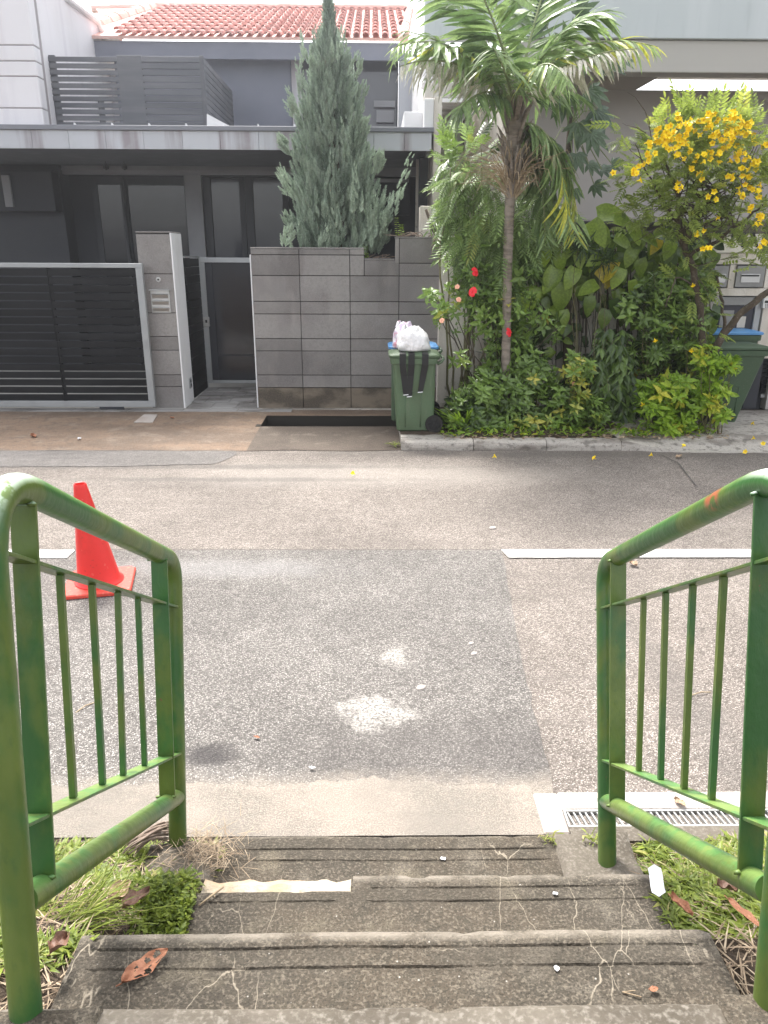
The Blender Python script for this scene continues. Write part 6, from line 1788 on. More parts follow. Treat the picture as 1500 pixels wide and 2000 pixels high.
# twig on the steps
a, b = G(388, 1772, .19), G(437, 1737, .19)
m_ = MB(); m_.tube([a + Vector((0, 0, .006)), a.lerp(b, 0.5) + Vector((0.004, 0, .012)), b + Vector((0, 0, .01))], [0.002, 0.0035, 0.003], 6)
m_.tube([a.lerp(b, 0.6) + Vector((0, 0, .01)), a.lerp(b, 0.3) + Vector((0.025, 0.004, .012))], [0.0025, 0.001], 5)
o = m_.build('twig', M['straw'], smooth=True); tag(o, 'pale forked dry twig lying across the step below the mortar patch', 'twig')
a, b = G(1215, 1940, .38), G(1252, 1951, .38)
m_ = MB(); m_.tube([a + Vector((0, 0, .004)), b + Vector((0, 0, .006))], 0.0015, 5); m_.tube([a + Vector((0, 0, .004)), G(1240, 1938, .38) + Vector((0, 0, .006))], 0.001, 5)
o = m_.build('twig', M['straw']); tag(o, 'thin straw-coloured twig on the wide step at right', 'twig')
a, b = G(148, 1392), G(185, 1372)
m_ = MB(); m_.tube([a, (a + b) / 2 + Vector((0, 0, .01)), b], 0.003, 5)
o = m_.build('twig', M['straw']); tag(o, 'thin dry twig on the road seen through the left rail bars', 'twig')
a, b = G(1350, 1358), G(1388, 1352)
m_ = MB(); m_.tube([a, (a + b) / 2 + Vector((0, 0, .01)), b], 0.003, 5)
o = m_.build('twig', M['straw']); tag(o, 'thin dry twig on the road seen through the right rail bars', 'twig')
# bundle of dried palm leaflets by the far left post
m_ = MB(); r2 = random.Random(9)
for i in range(16):
    a = verge_at(225 + r2.uniform(0, 40), 1688 - r2.uniform(0, 30)) + VN * r2.uniform(0.01, 0.05); b = G(345 - r2.uniform(0, 15), 1622 + r2.uniform(-12, 26), 0.05) + Vector((0, 0, r2.uniform(0.0, 0.035)))
    cp = curve_pts(a, b, -0.02, 5, 0.06, r2)
    m_.tube(cp, [0.002, 0.004, 0.005, 0.005, 0.004, 0.0015], 5)
o = m_.build('dried_palm_leaf', M['dry_frond'], smooth=True); tag(o, 'bundle of dried brown palm leaf strips beside the far left rail post', 'dried leaf')
# ================================================================== VEGETATION
def lerp_outline(tab, py):
    if py <= tab[0][0]: return tab[0][1:]
    for a, b in zip(tab, tab[1:]):
        if a[0] <= py <= b[0]:
            u = (py - a[0]) / (b[0] - a[0]); return tuple(a[i] + (b[i] - a[i]) * u for i in range(1, len(a)))
    return tab[-1][1:]
# ---- juniper -------------------------------------------------------------
def tmpl_spray(seed, n=125):
    r2 = random.Random(seed); V = []; Fc = []
    for i in range(n):
        t = r2.uniform(0.02, 1.0); a = r2.uniform(0, 2 * math.pi); ln = (0.30 * (1 - 0.9 * t) + 0.07) * r2.uniform(0.7, 1.2); w = 0.0095
        out = Vector((math.cos(a), 0, math.sin(a))); d = (out * 0.55 + Vector((0, 1, 0)) * 0.9).normalized(); sd = d.cross(Vector((math.sin(a) + 0.3, 0.2, -math.cos(a)))).normalized() * w
        p = Vector((0, t * 0.9, 0)); k = len(V)
        V += [tuple(p - sd), tuple(p + sd), tuple(p + d * ln * 0.5 + sd * 1.3), tuple(p + d * ln * 0.5 - sd * 1.3), tuple(p + d * ln)]
        Fc += [(k, k + 1, k + 2, k + 3), (k + 3, k + 2, k + 4)]
    return np.array(V, float), Fc
SPR = [tmpl_spray(i) for i in range(5)]
YJ = 10.55
jt = [(-60, 640, 641), (0, 637, 645), (60, 631, 653), (100, 620, 668), (160, 606, 684), (220, 592, 698), (260, 582, 708), (310, 576, 720), (360, 574, 732), (410, 574, 750), (450, 578, 762), (480, 582, 756), (500, 592, 745)]
base = A(668, 500, YJ); base.z = 1.3
J = thing('juniper_tree', 'tall feathery blue-green conifer rising behind the grey stone wall before the house', 'tree', base)
r2 = random.Random(21)
m_ = MB(); m_.tube([base, A(660, 400, YJ), A(648, 250, YJ), A(642, 100, YJ), A(641, 0, YJ)], [0.09, 0.07, 0.05, 0.03, 0.012], 8); m_.build('trunk', M['bark'], J, smooth=True)
fo = Foliage()
def spray(p, d, size, tint): fo.put(SPR[r2.randrange(5)], p, d, size, tint, up=rvec(r2), r=r2)
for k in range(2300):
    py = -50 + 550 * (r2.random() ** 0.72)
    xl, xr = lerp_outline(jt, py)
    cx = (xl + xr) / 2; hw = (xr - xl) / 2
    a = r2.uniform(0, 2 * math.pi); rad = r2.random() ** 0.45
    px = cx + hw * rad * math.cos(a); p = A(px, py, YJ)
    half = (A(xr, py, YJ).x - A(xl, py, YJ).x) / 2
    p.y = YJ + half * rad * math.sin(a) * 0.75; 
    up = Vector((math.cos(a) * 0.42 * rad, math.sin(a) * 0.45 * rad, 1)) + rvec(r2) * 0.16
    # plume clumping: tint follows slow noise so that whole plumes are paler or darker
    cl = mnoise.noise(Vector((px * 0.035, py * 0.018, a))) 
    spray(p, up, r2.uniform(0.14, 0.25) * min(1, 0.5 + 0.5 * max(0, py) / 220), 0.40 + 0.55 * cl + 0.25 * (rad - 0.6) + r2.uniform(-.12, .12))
# separate leader plumes that break the outline
plumes = [(600, 130, 588, 70), (585, 230, 562, 180), (575, 300, 548, 270), (570, 380, 545, 330), (572, 450, 560, 420), (690, 150, 700, 110), (700, 210, 712, 165), (705, 270, 712, 240), (725, 330, 738, 300), (762, 420, 802, 305), (735, 350, 748, 300), (622, 120, 615, 60), (664, 110, 670, 55), (640, 400, 648, 300), (700, 420, 690, 330), (610, 420, 605, 340), (660, 480, 655, 400), (720, 480, 735, 390), (592, 490, 588, 430), (597, 205, 583, 120), (680, 330, 672, 235), (640, 300, 630, 210), (745, 470, 748, 420), (562, 490, 566, 440), (628, 500, 640, 445), (705, 500, 712, 452)]
for (xa, ya, xb, yb_2) in plumes:
    p0 = A(xa, ya, YJ - r2.uniform(0.05, 0.55)); p1 = A(xb, yb_2, p0.y - 0.08)
    tn = r2.uniform(0.35, 0.85)
    for i in range(22):
        u = i / 21; q = p0.lerp(p1, u) + rvec(r2) * 0.08 * (1 - 0.6 * u); spray(q, (p1 - p0).normalized() + rvec(r2) * 0.3, 0.20 * (1 - 0.68 * u) * min(1, 0.55 + ya / 500), tn + 0.15 * u)
fo.build('foliage', M['L_juniper'], J)

# ---- palm ----------------------------------------------------------------
YP_ = 8.62
pb = G(987, 838, 0.1); pb = A(986, 835, YP_); pb.z = 0.1
Pm = thing('palm_tree', 'tall slim palm with torn drooping fronds and brown ringed trunk in the planting bed', 'palm tree', pb)
m_ = MB(); tp = [(986, 838), (988, 700), (990, 600), (992, 500), (994, 430), (998, 360), (1002, 300), (1006, 250), (1006, 205)]
tr_ = [0.058, 0.05, 0.048, 0.050, 0.052, 0.055, 0.075, 0.085, 0.055]
pts = [A(x, y, YP_) for x, y in tp]; pts[0].z = 0.08
fine = []; rf = []
for i in range(len(pts) - 1):
    for k in range(12):
        u = k / 12; fine.append(pts[i].lerp(pts[i + 1], u)); rr = tr_[i] + (tr_[i + 1] - tr_[i]) * u; rf.append(rr * (1.0 + 0.07 * ((k % 3) == 0)))
m_.tube(fine, rf, 14); m_.build('trunk', M['bark_palm'], Pm, smooth=True)
# fibrous sheaths at the crown
m_ = MB(); r2 = random.Random(5)
for i in range(46):
    a = r2.uniform(0, 6.28); q = A(1003, r2.uniform(215, 360), YP_) + Vector((math.cos(a) * 0.07, math.sin(a) * 0.07, 0))
    m_.tube([q, q + Vector((math.cos(a) * 0.06, math.sin(a) * 0.06, 0.14)), q + Vector((math.cos(a) * 0.13, math.sin(a) * 0.13, 0.25))], [0.018, 0.022, 0.004], 5)
o = m_.build('leaf_sheath', M['bark_palm'], Pm, smooth=True); o['kind'] = 'stuff'
def frond(pp, ll, n, hang, m, tint, seed, width=0.125, dry_tip=0.0):
    """pp: three (px,py,Y) control points"""
    r2 = random.Random(seed)
    P0, P1, P2 = [A(*q) for q in pp]
    F_ = Foliage()
    def B(t): return P0 * (1 - t) ** 2 + P1 * 2 * t * (1 - t) + P2 * t * t
    def dB(t): return ((P1 - P0) * (1 - t) + (P2 - P1) * t).normalized()
    rp = MB(); rp.tube([B(i / 14) for i in range(15)], [0.016 * (1 - 0.85 * i / 14) + 0.002 for i in range(15)], 6)
    lbs = [tmpl_leaf(width * w_, 0.10, dr_, 5) for w_, dr_ in ((0.75, 0.2), (0.95, 0.35), (1.1, 0.5))]
    for i in range(n):
        t = 0.14 + 0.86 * i / n
        d = dB(t); side = d.cross(Vector((0, 0, 1)))
        if side.length < 0.2: side = d.cross(Vector((0, 1, 0)))
        side.normalize(); up = side.cross(d).normalized()
        L = ll * (math.sin(math.pi * (0.12 + 0.80 * t)) ** 0.6)
        for s in (-1, 1):
            if r2.random() < 0.10: continue
            dd = side * s * 0.9 + d * (0.45 + 0.5 * t) + up * 0.25 + Vector((0, 0, -hang * r2.uniform(0.6, 1.3))) + rvec(r2) * 0.22
            tn = tint + r2.uniform(-0.35, 0.35) + (dry_tip if t > 0.7 else 0)
            F_.put(lbs[r2.randrange(3)], B(t), dd, L * r2.uniform(0.65, 1.15), tn, up=up, roll=r2.uniform(-0.4, 0.4), r=r2)
    o = F_.build('frond', m, Pm)
    rp.build('frond_stalk', M['rachis'], o).location = (0, 0, 0)
    return o
c0 = (1004, 205, YP_)
LP, LD = M['L_palm'], M['L_palm_dry']
frond([(1000, 205, YP_), (900, 85, 8.3), (780, 130, 8.0)], 0.34, 40, 1.3, LD, 0.75, 1)
frond([c0, (930, 90, 8.5), (790, 60, 8.3)], 0.50, 44, 0.55, LP, 0.45, 2)
frond([c0, (950, 40, 8.7), (835, -30, 8.6)], 0.55, 44, 0.35, LP, 0.4, 3)
frond([c0, (970, -20, 8.9), (930, -140, 9.2)], 0.55, 40, 0.2, LP, 0.5, 4)
frond([c0, (985, 60, 8.2), (915, -60, 7.7)], 0.5, 40, 0.3, LP, 0.35, 5)
frond([c0, (1050, 10, 8.9), (1090, -110, 9.2)], 0.55, 40, 0.2, LP, 0.5, 6)
frond([c0, (1080, 40, 8.6), (1190, 20, 8.4)], 0.52, 44, 0.45, LP, 0.5, 7)
frond([c0, (1110, 40, 8.5), (1285, 92, 8.2)], 0.46, 46, 0.5, LP, 0.62, 8, dry_tip=0.3)
frond([c0, (1100, 100, 8.3), (1245, 95, 7.9)], 0.32, 36, 0.9, LD, 0.7, 9)
frond([(1004, 240, YP_), (1075, 225, 8.9), (1085, 450, 8.9)], 0.46, 40, 0.9, LP, 0.3, 21, dry_tip=0.1)
frond([(1004, 240, YP_), (1120, 240, 8.8), (1125, 470, 8.7)], 0.46, 42, 0.5, LP, 0.55, 22, dry_tip=0.35)
frond([c0, (880, 40, 8.2), (765, 95, 7.9)], 0.42, 42, 0.7, LP, 0.6, 23)
frond([c0, (1060, 70, 8.0), (1110, 160, 7.6)], 0.34, 34, 0.9, LP, 0.6, 10)
frond([(1008, 245, YP_), (1095, 215, 8.5), (1110, 440, 8.4)], 0.50, 46, 0.6, LP, 0.5, 11, dry_tip=0.32)
frond([(1006, 250, YP_), (1060, 235, 8.7), (1065, 470, 8.7)], 0.50, 44, 0.9, LP, 0.3, 12)
frond([c0, (950, 150, 8.3), (895, 215, 7.9)], 0.42, 36, 0.9, LP, 0.35, 13)
frond([c0, (1040, 130, 9.0), (1150, 200, 9.3)], 0.48, 36, 0.7, LP, 0.3, 14)
frond([c0, (985, 120, 8.1), (960, 90, 7.5)], 0.42, 32, 0.6, LP, 0.5, 15)
# dead flower stalk below the crown
m_ = MB(); r2 = random.Random(8)
for i in range(130):
    a = r2.uniform(0, 6.28); q = A(1000, r2.uniform(350, 400), YP_); L = r2.uniform(0.2, 0.62)
    e = q + Vector((math.cos(a) * L, math.sin(a) * L * 0.8, r2.uniform(0.1, 0.45)))
    mid = q.lerp(e, 0.5) + Vector((0, 0, 0.1)); e2 = e + Vector((math.cos(a) * 0.08, math.sin(a) * 0.06, -0.12))
    m_.tube([q, mid, e, e2], [0.006, 0.004, 0.003, 0.0015], 4, cap=False)
o = m_.build('dead_flower_stalk', M['straw'], Pm); o['kind'] = 'stuff'

def stems(m_, list_, r2, rad=0.008, wob=0.06, n=7):
    for (a, b) in list_:
        cp = curve_pts(a, b, 0, n, wob, r2); m_.tube(cp, [rad * (1 - 0.6 * i / n) for i in range(n + 1)], 6)
def cluster_region(fo, tm, ell, Y, n, size, tint, r2, dirf, ydep=0.35, tv=0.25, up=None, roll=None):
    """ell: (cx,cy,rx,ry) ellipse in the photo, mapped to a real ellipsoid about distance Y"""
    cx, cy, rx, ry = ell
    for k in range(n):
        while True:
            u, v, w = r2.uniform(-1, 1), r2.uniform(-1, 1), r2.uniform(-1, 1)
            q_ = u * u + v * v + w * w
            if q_ < 1 and q_ > 0.12: break
        p = A(cx + u * rx, cy + v * ry, Y); p.y += w * ydep
        if p.z < 0.12: p.z = 0.12 + r2.random() * 0.06
        cl = mnoise.noise(p * 3.1)
        fo.put(tm, p, dirf(u, v, w, r2), size * r2.uniform(0.55, 1.3), tint + cl * 0.35 + r2.uniform(-tv, tv) - 0.1 * w, up=up, roll=roll, r=r2)
def outward(u, v, w, r2, down=0.0): return Vector((u, w * 0.8 - 0.25, -v + 0.35 - down)) + rvec(r2) * 0.6

# ---- feathery shrub left of the palm ---------------------------------------
YFt = 9.15
b_ = A(905, 800, YFt); b_.z = 0.1
S = thing('feathery_shrub', 'pale green feathery-leaved shrub arching over the cream wall left of the palm trunk', 'shrub', b_)
r2 = random.Random(31); m_ = MB()
tops = [(880, 330), (900, 400), (930, 350), (960, 420), (870, 450), (1040, 500), (940, 290), (910, 480)]
stems(m_, [(b_ + Vector((r2.uniform(-.1, .1), 0, 0)), A(x, y, YFt + r2.uniform(-.3, .2))) for x, y in tops], r2, 0.016); m_.build('stems', M['stem'], S, smooth=True)
fo = Foliage(); fo.clip = lambda q: PX(q)[0] < (852 if PX(q)[1] < 440 else 866 if PX(q)[1] < 500 else 888)
dn = lambda u, v, w, r2: Vector((u * 0.9 - 0.35, -0.4, -0.45 - 0.2 * v)) + rvec(r2) * 0.45
for e, n in (((985, 400, 40, 90), 50), ((985, 500, 45, 60), 60), ((1000, 450, 25, 60), 24), ((925, 400, 75, 90), 120), ((900, 470, 50, 60), 70), ((960, 470, 50, 70), 60), ((880, 370, 35, 70), 40), ((1045, 420, 50, 80), 70)):
    cluster_region(fo, T_FEATHER, e, YFt - 0.1, n, 0.36, 0.50, r2, dn)
cluster_region(fo, T_PIN, (900, 320, 60, 45), YFt, 45, 0.28, 0.5, r2, outward)
cluster_region(fo, T_ROS_S, (885, 400, 50, 120), YFt + 0.1, 60, 0.13, 0.45, r2, outward)
fo.build('foliage', M['L_feather'], S)
fo = Foliage(); fo.clip = lambda q: PX(q)[0] < (852 if PX(q)[1] < 440 else 888)
cluster_region(fo, T_PIN, (900, 290, 60, 38), YFt - 0.1, 22, 0.30, 0.4, r2, outward); cluster_region(fo, T_LEAF, (905, 480, 60, 60), YFt - 0.2, 80, 0.13, 0.5, r2, outward)
fo.build('broad_leaves', M['L_shrub'], S)

# ---- papaya-like broad tree behind the palm --------------------------------
def tmpl_palmate(seed=1):
    V = []; Fc = []; lv, lf = tmpl_leaf(0.34, 0.10, 0.2, 4)
    for a in (-80, -45, -15, 15, 45, 80):
        c_, s_ = math.cos(R(a)), math.sin(R(a)); k = len(V); sc = 1 - abs(a) / 220
        for x, y, z in lv * sc: V.append((c_ * x - s_ * y, s_ * x + c_ * y, z + 0.002 * (a > 0)))
        Fc.extend([tuple(i + k for i in f) for f in lf])
    return np.array(V, float), Fc
T_PALM = tmpl_palmate()
Yp2 = 9.5
b_ = A(1110, 800, Yp2); b_.z = 0.1
S = thing('papaya_tree', 'broad dark lobed-leaf tree half hidden behind the palm crown against the grey wall', 'tree', b_)
m_ = MB(); m_.tube([b_, A(1105, 500, Yp2), A(1110, 330, Yp2), A(1115, 210, Yp2)], [0.06, 0.05, 0.045, 0.03], 8); m_.build('trunk', M['bark'], S, smooth=True)
r2 = random.Random(12)
for (px, py, s, dx, dz) in ((1150, 175, .30, .8, -.6), (1165, 215, .33, .7, -.9), (1130, 240, .33, .3, -1), (1155, 260, .30, .6, -.8), (1100, 190, .3, -.2, -.8), (1180, 120, .30, .8, -.2), (1210, 115, .22, 1, -.3), (1085, 150, .3, -.4, -.4), (1140, 120, .3, .4, .1), (1105, 90, .3, 0, .4), (1060, 60, .3, -.4, .5), (1150, 320, .22, .8, -.4), (1175, 330, .2, 1, -.1), (1125, 300, .26, .2, -.9), (1080, 280, .28, -.3, -.9), (1160, 360, .2, .6, -.5), (1120, 370, .2, .2, -.7), (1195, 320, .16, 1, .1), (1060, 20, .3, -.3, .5), (1125, 30, .28, .5, .5)):
    F_ = Foliage(); p = A(px, py, Yp2 - r2.uniform(0, .35)); d = Vector((dx, -0.35, dz)); F_.put(T_PALM, p, d, s, r2.uniform(0.15, 0.8), up=(0.1, -1, 0.6), roll=r2.uniform(-.3, .3), r=r2)
    o = F_.build('leaf', M['L_papaya'], S)
    q = A(1112, 250, Yp2); st = MB(); st.tube([q, (q + p) / 2 + Vector((0, 0, .08)), p], 0.006, 5); st.build('leaf_stalk', M['rachis'], o)

# ---- golden pothos climber on the wall -------------------------------------
Yv = 9.40
b_ = A(1160, 800, 9.55); b_.z = 0.1
S = thing('pothos_climber', 'climber with big heart-shaped green and yellow leaves covering the middle of the wall', 'climber', b_)
r2 = random.Random(44)
m_ = MB()
for i in range(60):
    px = r2.uniform(1010, 1395); y0 = r2.uniform(440, 560); y1 = r2.uniform(650, 800)
    a = A(px, y0, r2.uniform(9.42, 9.66)); b = A(px + r2.uniform(-25, 25), y1, r2.uniform(9.4, 9.66)); b.z = max(b.z, 0.1)
    m_.tube(curve_pts(a, b, 0, 7, 0.03, r2), r2.choice([0.004, 0.006, 0.009]), 5)
o = m_.build('hanging_stems', M['bark'], S, smooth=True); o['kind'] = 'stuff'
variants = []
for i in range(8):
    F_ = Foliage(); F_.put(tmpl_leaf(0.70 + 0.04 * (i % 3), 0.10 + 0.07 * (i % 4), 0.22 + 0.14 * (i % 3), 8, heart=True), (0, 0, 0), (0, 1, 0), 1.0, [0.08, 0.3, 0.5, 0.62, 0.78, 0.85, 0.2, 0.96][i], up=(0, 0, 1), roll=0)
    o = F_.build('leaf', M['L_pothos'], None, origin=(0, 0, 0), smooth=True); variants.append(o.data); bpy.data.objects.remove(o)
def place_leaf(p, d, up, s, var):
    d = Vector(d).normalized(); u = Vector(up); u = (u - d * u.dot(d)).normalized(); sd = d.cross(u)
    Mx = Matrix((sd, d, u)).transposed()
    return piece('leaf', variants[var], S, p, Mx.to_euler(), (s, s, s))
cnt = 0
hand = [(1190, 415, .36, .9, .25, 5), (1165, 452, .34, .3, -.4, 4), (1215, 430, .26, .9, -.1, 4), (1215, 470, .26, .8, -.3, 4), (1130, 505, .24, .2, -1, 3), (1165, 505, .25, -.6, -.2, 4), (1115, 540, .28, -.4, -.7, 4), (1150, 560, .26, -.8, -.3, 4),
        (1185, 530, .30, .6, .7, 7), (1205, 540, .26, -.3, -.8, 4), (1075, 545, .34, -.5, -1, 3), (1095, 575, .36, 0, -1, 2), (1025, 590, .30, -.2, -1, 5), (1045, 470, .32, -.2, -1, 1), (1020, 500, .32, .1, -1, 0), (1005, 450, .28, 0, -1, 1), (1240, 455, .26, .4, -.5, 4), (1265, 470, .24, .5, -.2, 3),
        (1290, 455, .2, .3, .2, 3), (1230, 500, .22, -.4, -.8, 2), (1150, 595, .25, .1, -1, 1), (1200, 600, .25, .3, -1, 0), (1180, 620, .24, -.3, -1, 1), (1100, 620, .22, .2, -1, 3), (1065, 500, .2, -.3, -1, 5), (1130, 470, .22, -.5, -.6, 1), (1235, 560, .2, .3, -1, 5), (1250, 520, .22, .2, -.9, 2)]
for (px, py, s, dx, dz, v) in hand:
    p = A(px, py, Yv - 0.25 - r2.uniform(0, .12)); p -= Vector((dx, 0, dz)).normalized() * s * 0.45
    place_leaf(p, (dx, -0.25, dz), (r2.uniform(-.3, .3), -1, 0.75), s, v); cnt += 1
while cnt < 285:
    px = r2.uniform(1000, 1400); py = r2.triangular(415, 760, 500)
    if px > 1330 and py > 620 and r2.random() < 0.6: continue
    if px > 1300 and py < 470: continue
    if py < 440 and px > 1260: continue
    # leave a few gaps where the wall shows
    if any((px - gx_) ** 2 / 26 ** 2 + (py - gy_) ** 2 / 45 ** 2 < 1 for gx_, gy_ in ((1155, 590), (1055, 715), (1170, 645), (1325, 640), (1075, 760))) and r2.random() < 0.9: continue
    s = r2.uniform(0.13, 0.24) * (1.15 if py < 560 else 0.85); p = A(px, py, r2.uniform(9.15, 9.6)); v = r2.choices([0, 1, 2, 3, 4, 5, 6, 7], [5, 5, 4, 3, 2, 1, 5, 0.4])[0]
    place_leaf(p, (r2.uniform(-.7, .7), r2.uniform(-.5, .0), r2.uniform(-1, -.2)), (r2.uniform(-.5, .5), -1, r2.uniform(.2, 1.1)), s, v); cnt += 1
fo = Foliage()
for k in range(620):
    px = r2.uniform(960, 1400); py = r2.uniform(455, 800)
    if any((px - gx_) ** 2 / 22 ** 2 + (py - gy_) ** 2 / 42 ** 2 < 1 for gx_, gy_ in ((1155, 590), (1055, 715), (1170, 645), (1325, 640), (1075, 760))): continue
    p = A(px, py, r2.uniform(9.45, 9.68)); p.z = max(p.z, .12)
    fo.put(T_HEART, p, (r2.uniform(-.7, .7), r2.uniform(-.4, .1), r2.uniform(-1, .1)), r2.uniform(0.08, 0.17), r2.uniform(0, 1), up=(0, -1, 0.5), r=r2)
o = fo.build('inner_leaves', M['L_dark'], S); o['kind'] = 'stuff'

# ---- hanging fern-like climber ---------------------------------------------
b_ = A(1195, 800, 9.2); b_.z = 0.1
S = thing('hanging_fern', 'curtain of drooping elongated dark green leaves hanging in the middle of the bed', 'climber', b_)
r2 = random.Random(4); fo = Foliage(); m_ = MB()
for i in range(26):
    px = r2.uniform(1160, 1240); a = A(px, r2.uniform(640, 700), 9.0 + r2.uniform(-.15, .15)); b = A(px + r2.uniform(-12, 12), r2.uniform(750, 828), 8.9 + r2.uniform(-.15, .15)); b.z = max(b.z, .2)
    cp = curve_pts(a, b, 0, 6, .04, r2); m_.tube(cp, 0.003, 4)
    for q in cp:
        for s in (-1, 1, 0): fo.put(T_LONG if s else T_LEAF, q, (s * 0.75 + r2.uniform(-.2, .2), -0.45, -0.75), r2.uniform(0.10, 0.19), r2.uniform(.05, .6), up=(0, -1, .6), r=r2)
m_.build('stems', M['stem'], S); fo.build('foliage', M['L_shrub'], S)

# ---- hibiscus --------------------------------------------------------------
def flower_hib(p, d, s, m, parent, r2):
    d = Vector(d).normalized(); a_ = d.orthogonal().normalized(); b_2 = d.cross(a_); mm = MB()
    for k in range(5):
        an = 2 * math.pi * k / 5 + r2.uniform(-.1, .1); rd = a_ * math.cos(an) + b_2 * math.sin(an); td = d.cross(rd)
        row = []
        for (t, w, h) in ((0.08, 0.08, 0), (0.5, 0.42, 0.10), (0.85, 0.48, 0.05), (1.0, 0.22, -0.12)):
            c_ = p + rd * s * t + d * s * h
            row.append((c_ - td * s * w, c_ + d * s * 0.06 * r2.uniform(-1, 2), c_ + td * s * w))
        k0 = len(mm.v)
        for r_ in row: mm.v.extend([tuple(q) for q in r_])
        for i in range(3):
            for j in range(2): a = k0 + i * 3 + j; mm.f.append((a, a + 1, a + 4, a + 3))
    mm.tube([p - d * s * 0.4, p, p + d * s * 0.75 - Vector((0, 0, s * .2))], [s * .14, s * .08, s * .05], 6)
    return mm.build('flower', m, parent, smooth=True)
Yh = 8.75
b_ = A(930, 845, Yh); b_.z = 0.1
S = thing('hibiscus_shrub', 'straggly hibiscus shrub with three red flowers in front of the cream wall', 'shrub', b_)
r2 = random.Random(17); m_ = MB()
tips = [(915, 560), (945, 520), (880, 600), (850, 575), (965, 560), (1000, 515), (1040, 575), (1060, 610), (985, 640), (930, 650), (900, 690), (1000, 700), (1045, 690), (860, 620), (840, 570), (950, 600), (1090, 640), (1015, 660)]
st_ = []
for (x, y) in tips:
    r_ = A(r2.uniform(915, 990), r2.uniform(780, 840), Yh + .15); r_.z = max(.1, r_.z); st_.append((r_, A(x, y, Yh + r2.uniform(-.2, .2))))
stems(m_, st_, r2, 0.011, 0.08); m_.build('stems', M['bark'], S, smooth=True)
fo = Foliage(); fo.clip = lambda q: (PX(q)[0] < 886 and not (545 < PX(q)[1] < 635 and PX(q)[0] > 825)) or (640 < PX(q)[1] < 745 and PX(q)[0] < 945 and r2.random() < 0.75)
for (a, b) in st_:
    for k in range(9):
        u = 0.35 + 0.65 * k / 8; q = a.lerp(b, u) + rvec(r2) * 0.10
        fo.put(T_ROS_S if r2.random() < 0.6 else T_ROS, q, Vector((0, -0.2, 0.7)) + rvec(r2) * 0.8, r2.uniform(0.07, 0.12), r2.uniform(.25, .9), r=r2)
for (x, y) in tips:
    fo.put(T_ROS, A(x, y, Yh), Vector((0, -0.5, 0.8)) + rvec(r2) * .4, 0.11, 0.8, r=r2)
for e, n in (((915, 560, 45, 40), 50), ((950, 620, 50, 60), 45), ((1010, 620, 50, 60), 45), ((1005, 540, 60, 25), 24), ((1000, 700, 60, 40), 50), ((858, 600, 26, 20), 7)):
    cluster_region(fo, T_ROS_S, e, Yh, n, 0.10, 0.55, r2, outward, 0.22)
fo.build('foliage', M['L_shrub'], S)
for (px, py, s, dx, m) in ((928, 531, .052, .7, 'flower_red'), (923, 570, .055, -.8, 'flower_red'), (994, 649, .052, .9, 'flower_red'), (893, 560, .028, -.3, 'flower_pink'), (896, 585, .03, .1, 'flower_pink'), (863, 626, .03, -.3, 'flower_pink'), (1121, 749, .022, 0, 'flower_pink')):
    flower_hib(A(px, py, Yh - 0.28), (dx, -0.8, 0.35), s, M[m], S, r2)

# ---- low leafy bushes along the bed -----------------------------------------
def bush(name, label, cat, ells, Y, tm, n, size, m, tint, seed, stem_px, dep=0.3, tv=.32, down=0.0, group=None):
    r2 = random.Random(seed)
    cx = sum(e[0] for e in ells) / len(ells); b_ = A(cx, 845, Y); b_.z = 0.1
    S_ = thing(name, label, cat, b_, group)
    m_ = MB(); sl_ = []
    for e in ells:
        for k in range(3):
            r_ = b_ + Vector((A(e[0], 800, Y).x - b_.x, 0, 0)) * 0.7 + Vector((r2.uniform(-.08, .08), r2.uniform(-.05, .1), 0)); sl_.append((r_, A(e[0] + r2.uniform(-.6, .6) * e[2], e[1] - e[3] * r2.uniform(0, .8), Y + r2.uniform(-.1, .1))))
    stems(m_, sl_, r2, stem_px, 0.07); m_.build('stems', M['stem'], S_, smooth=True)['kind'] = 'stuff'
    fo = Foliage(); fo.clip = lambda q: PX(q)[0] < (868 if PX(q)[1] > 752 else 925)
    for e in ells: cluster_region(fo, tm, e, Y, int(n * 1.45 * e[2] * e[3] / 1600) + 6, size * 0.82, tint, r2, lambda u, v, w, r: outward(u, v, w, r, down), dep, tv)
    fo.build('foliage', M[m], S_)
    return S_
bush('leafy_bush', 'dense mid-green leafy bush beside the left wheelie bin at the foot of the cream wall', 'bush', [(915, 785, 40, 38), (888, 808, 24, 30), (945, 765, 40, 45), (925, 822, 60, 28)], 8.55, T_ROS, 70, 0.13, 'L_shrub', .4, 51, 0.008)
bush('leafy_bush', 'mid-green bush with pointed leaves below the red hibiscus flower', 'bush', [(1000, 770, 50, 55), (1040, 740, 45, 45), (1030, 820, 60, 30), (980, 825, 40, 25)], 8.6, T_ROS, 66, 0.13, 'L_shrub', .5, 52, 0.008)
bush('leafy_bush', 'low bush with yellowish leaf tips left of the hanging ferns', 'bush', [(1110, 780, 50, 35), (1130, 720, 30, 30), (1095, 825, 60, 25), (1150, 800, 40, 30)], 8.55, T_ROS, 50, 0.12, 'L_shrub', .62, 53, 0.006, tv=.35)
bush('bright_shrub', 'bright lime-green shrub with whorled leaves at the front of the bed near the right bin', 'shrub', [(1295, 768, 45, 30), (1262, 790, 22, 18), (1320, 800, 50, 38), (1372, 775, 36, 32), (1300, 826, 36, 20), (1395, 755, 20, 22), (1318, 740, 16, 14), (1275, 760, 20, 14), (1400, 800, 12, 16)], 8.35, T_ROS, 50, 0.135, 'L_bright', .6, 54, 0.008)
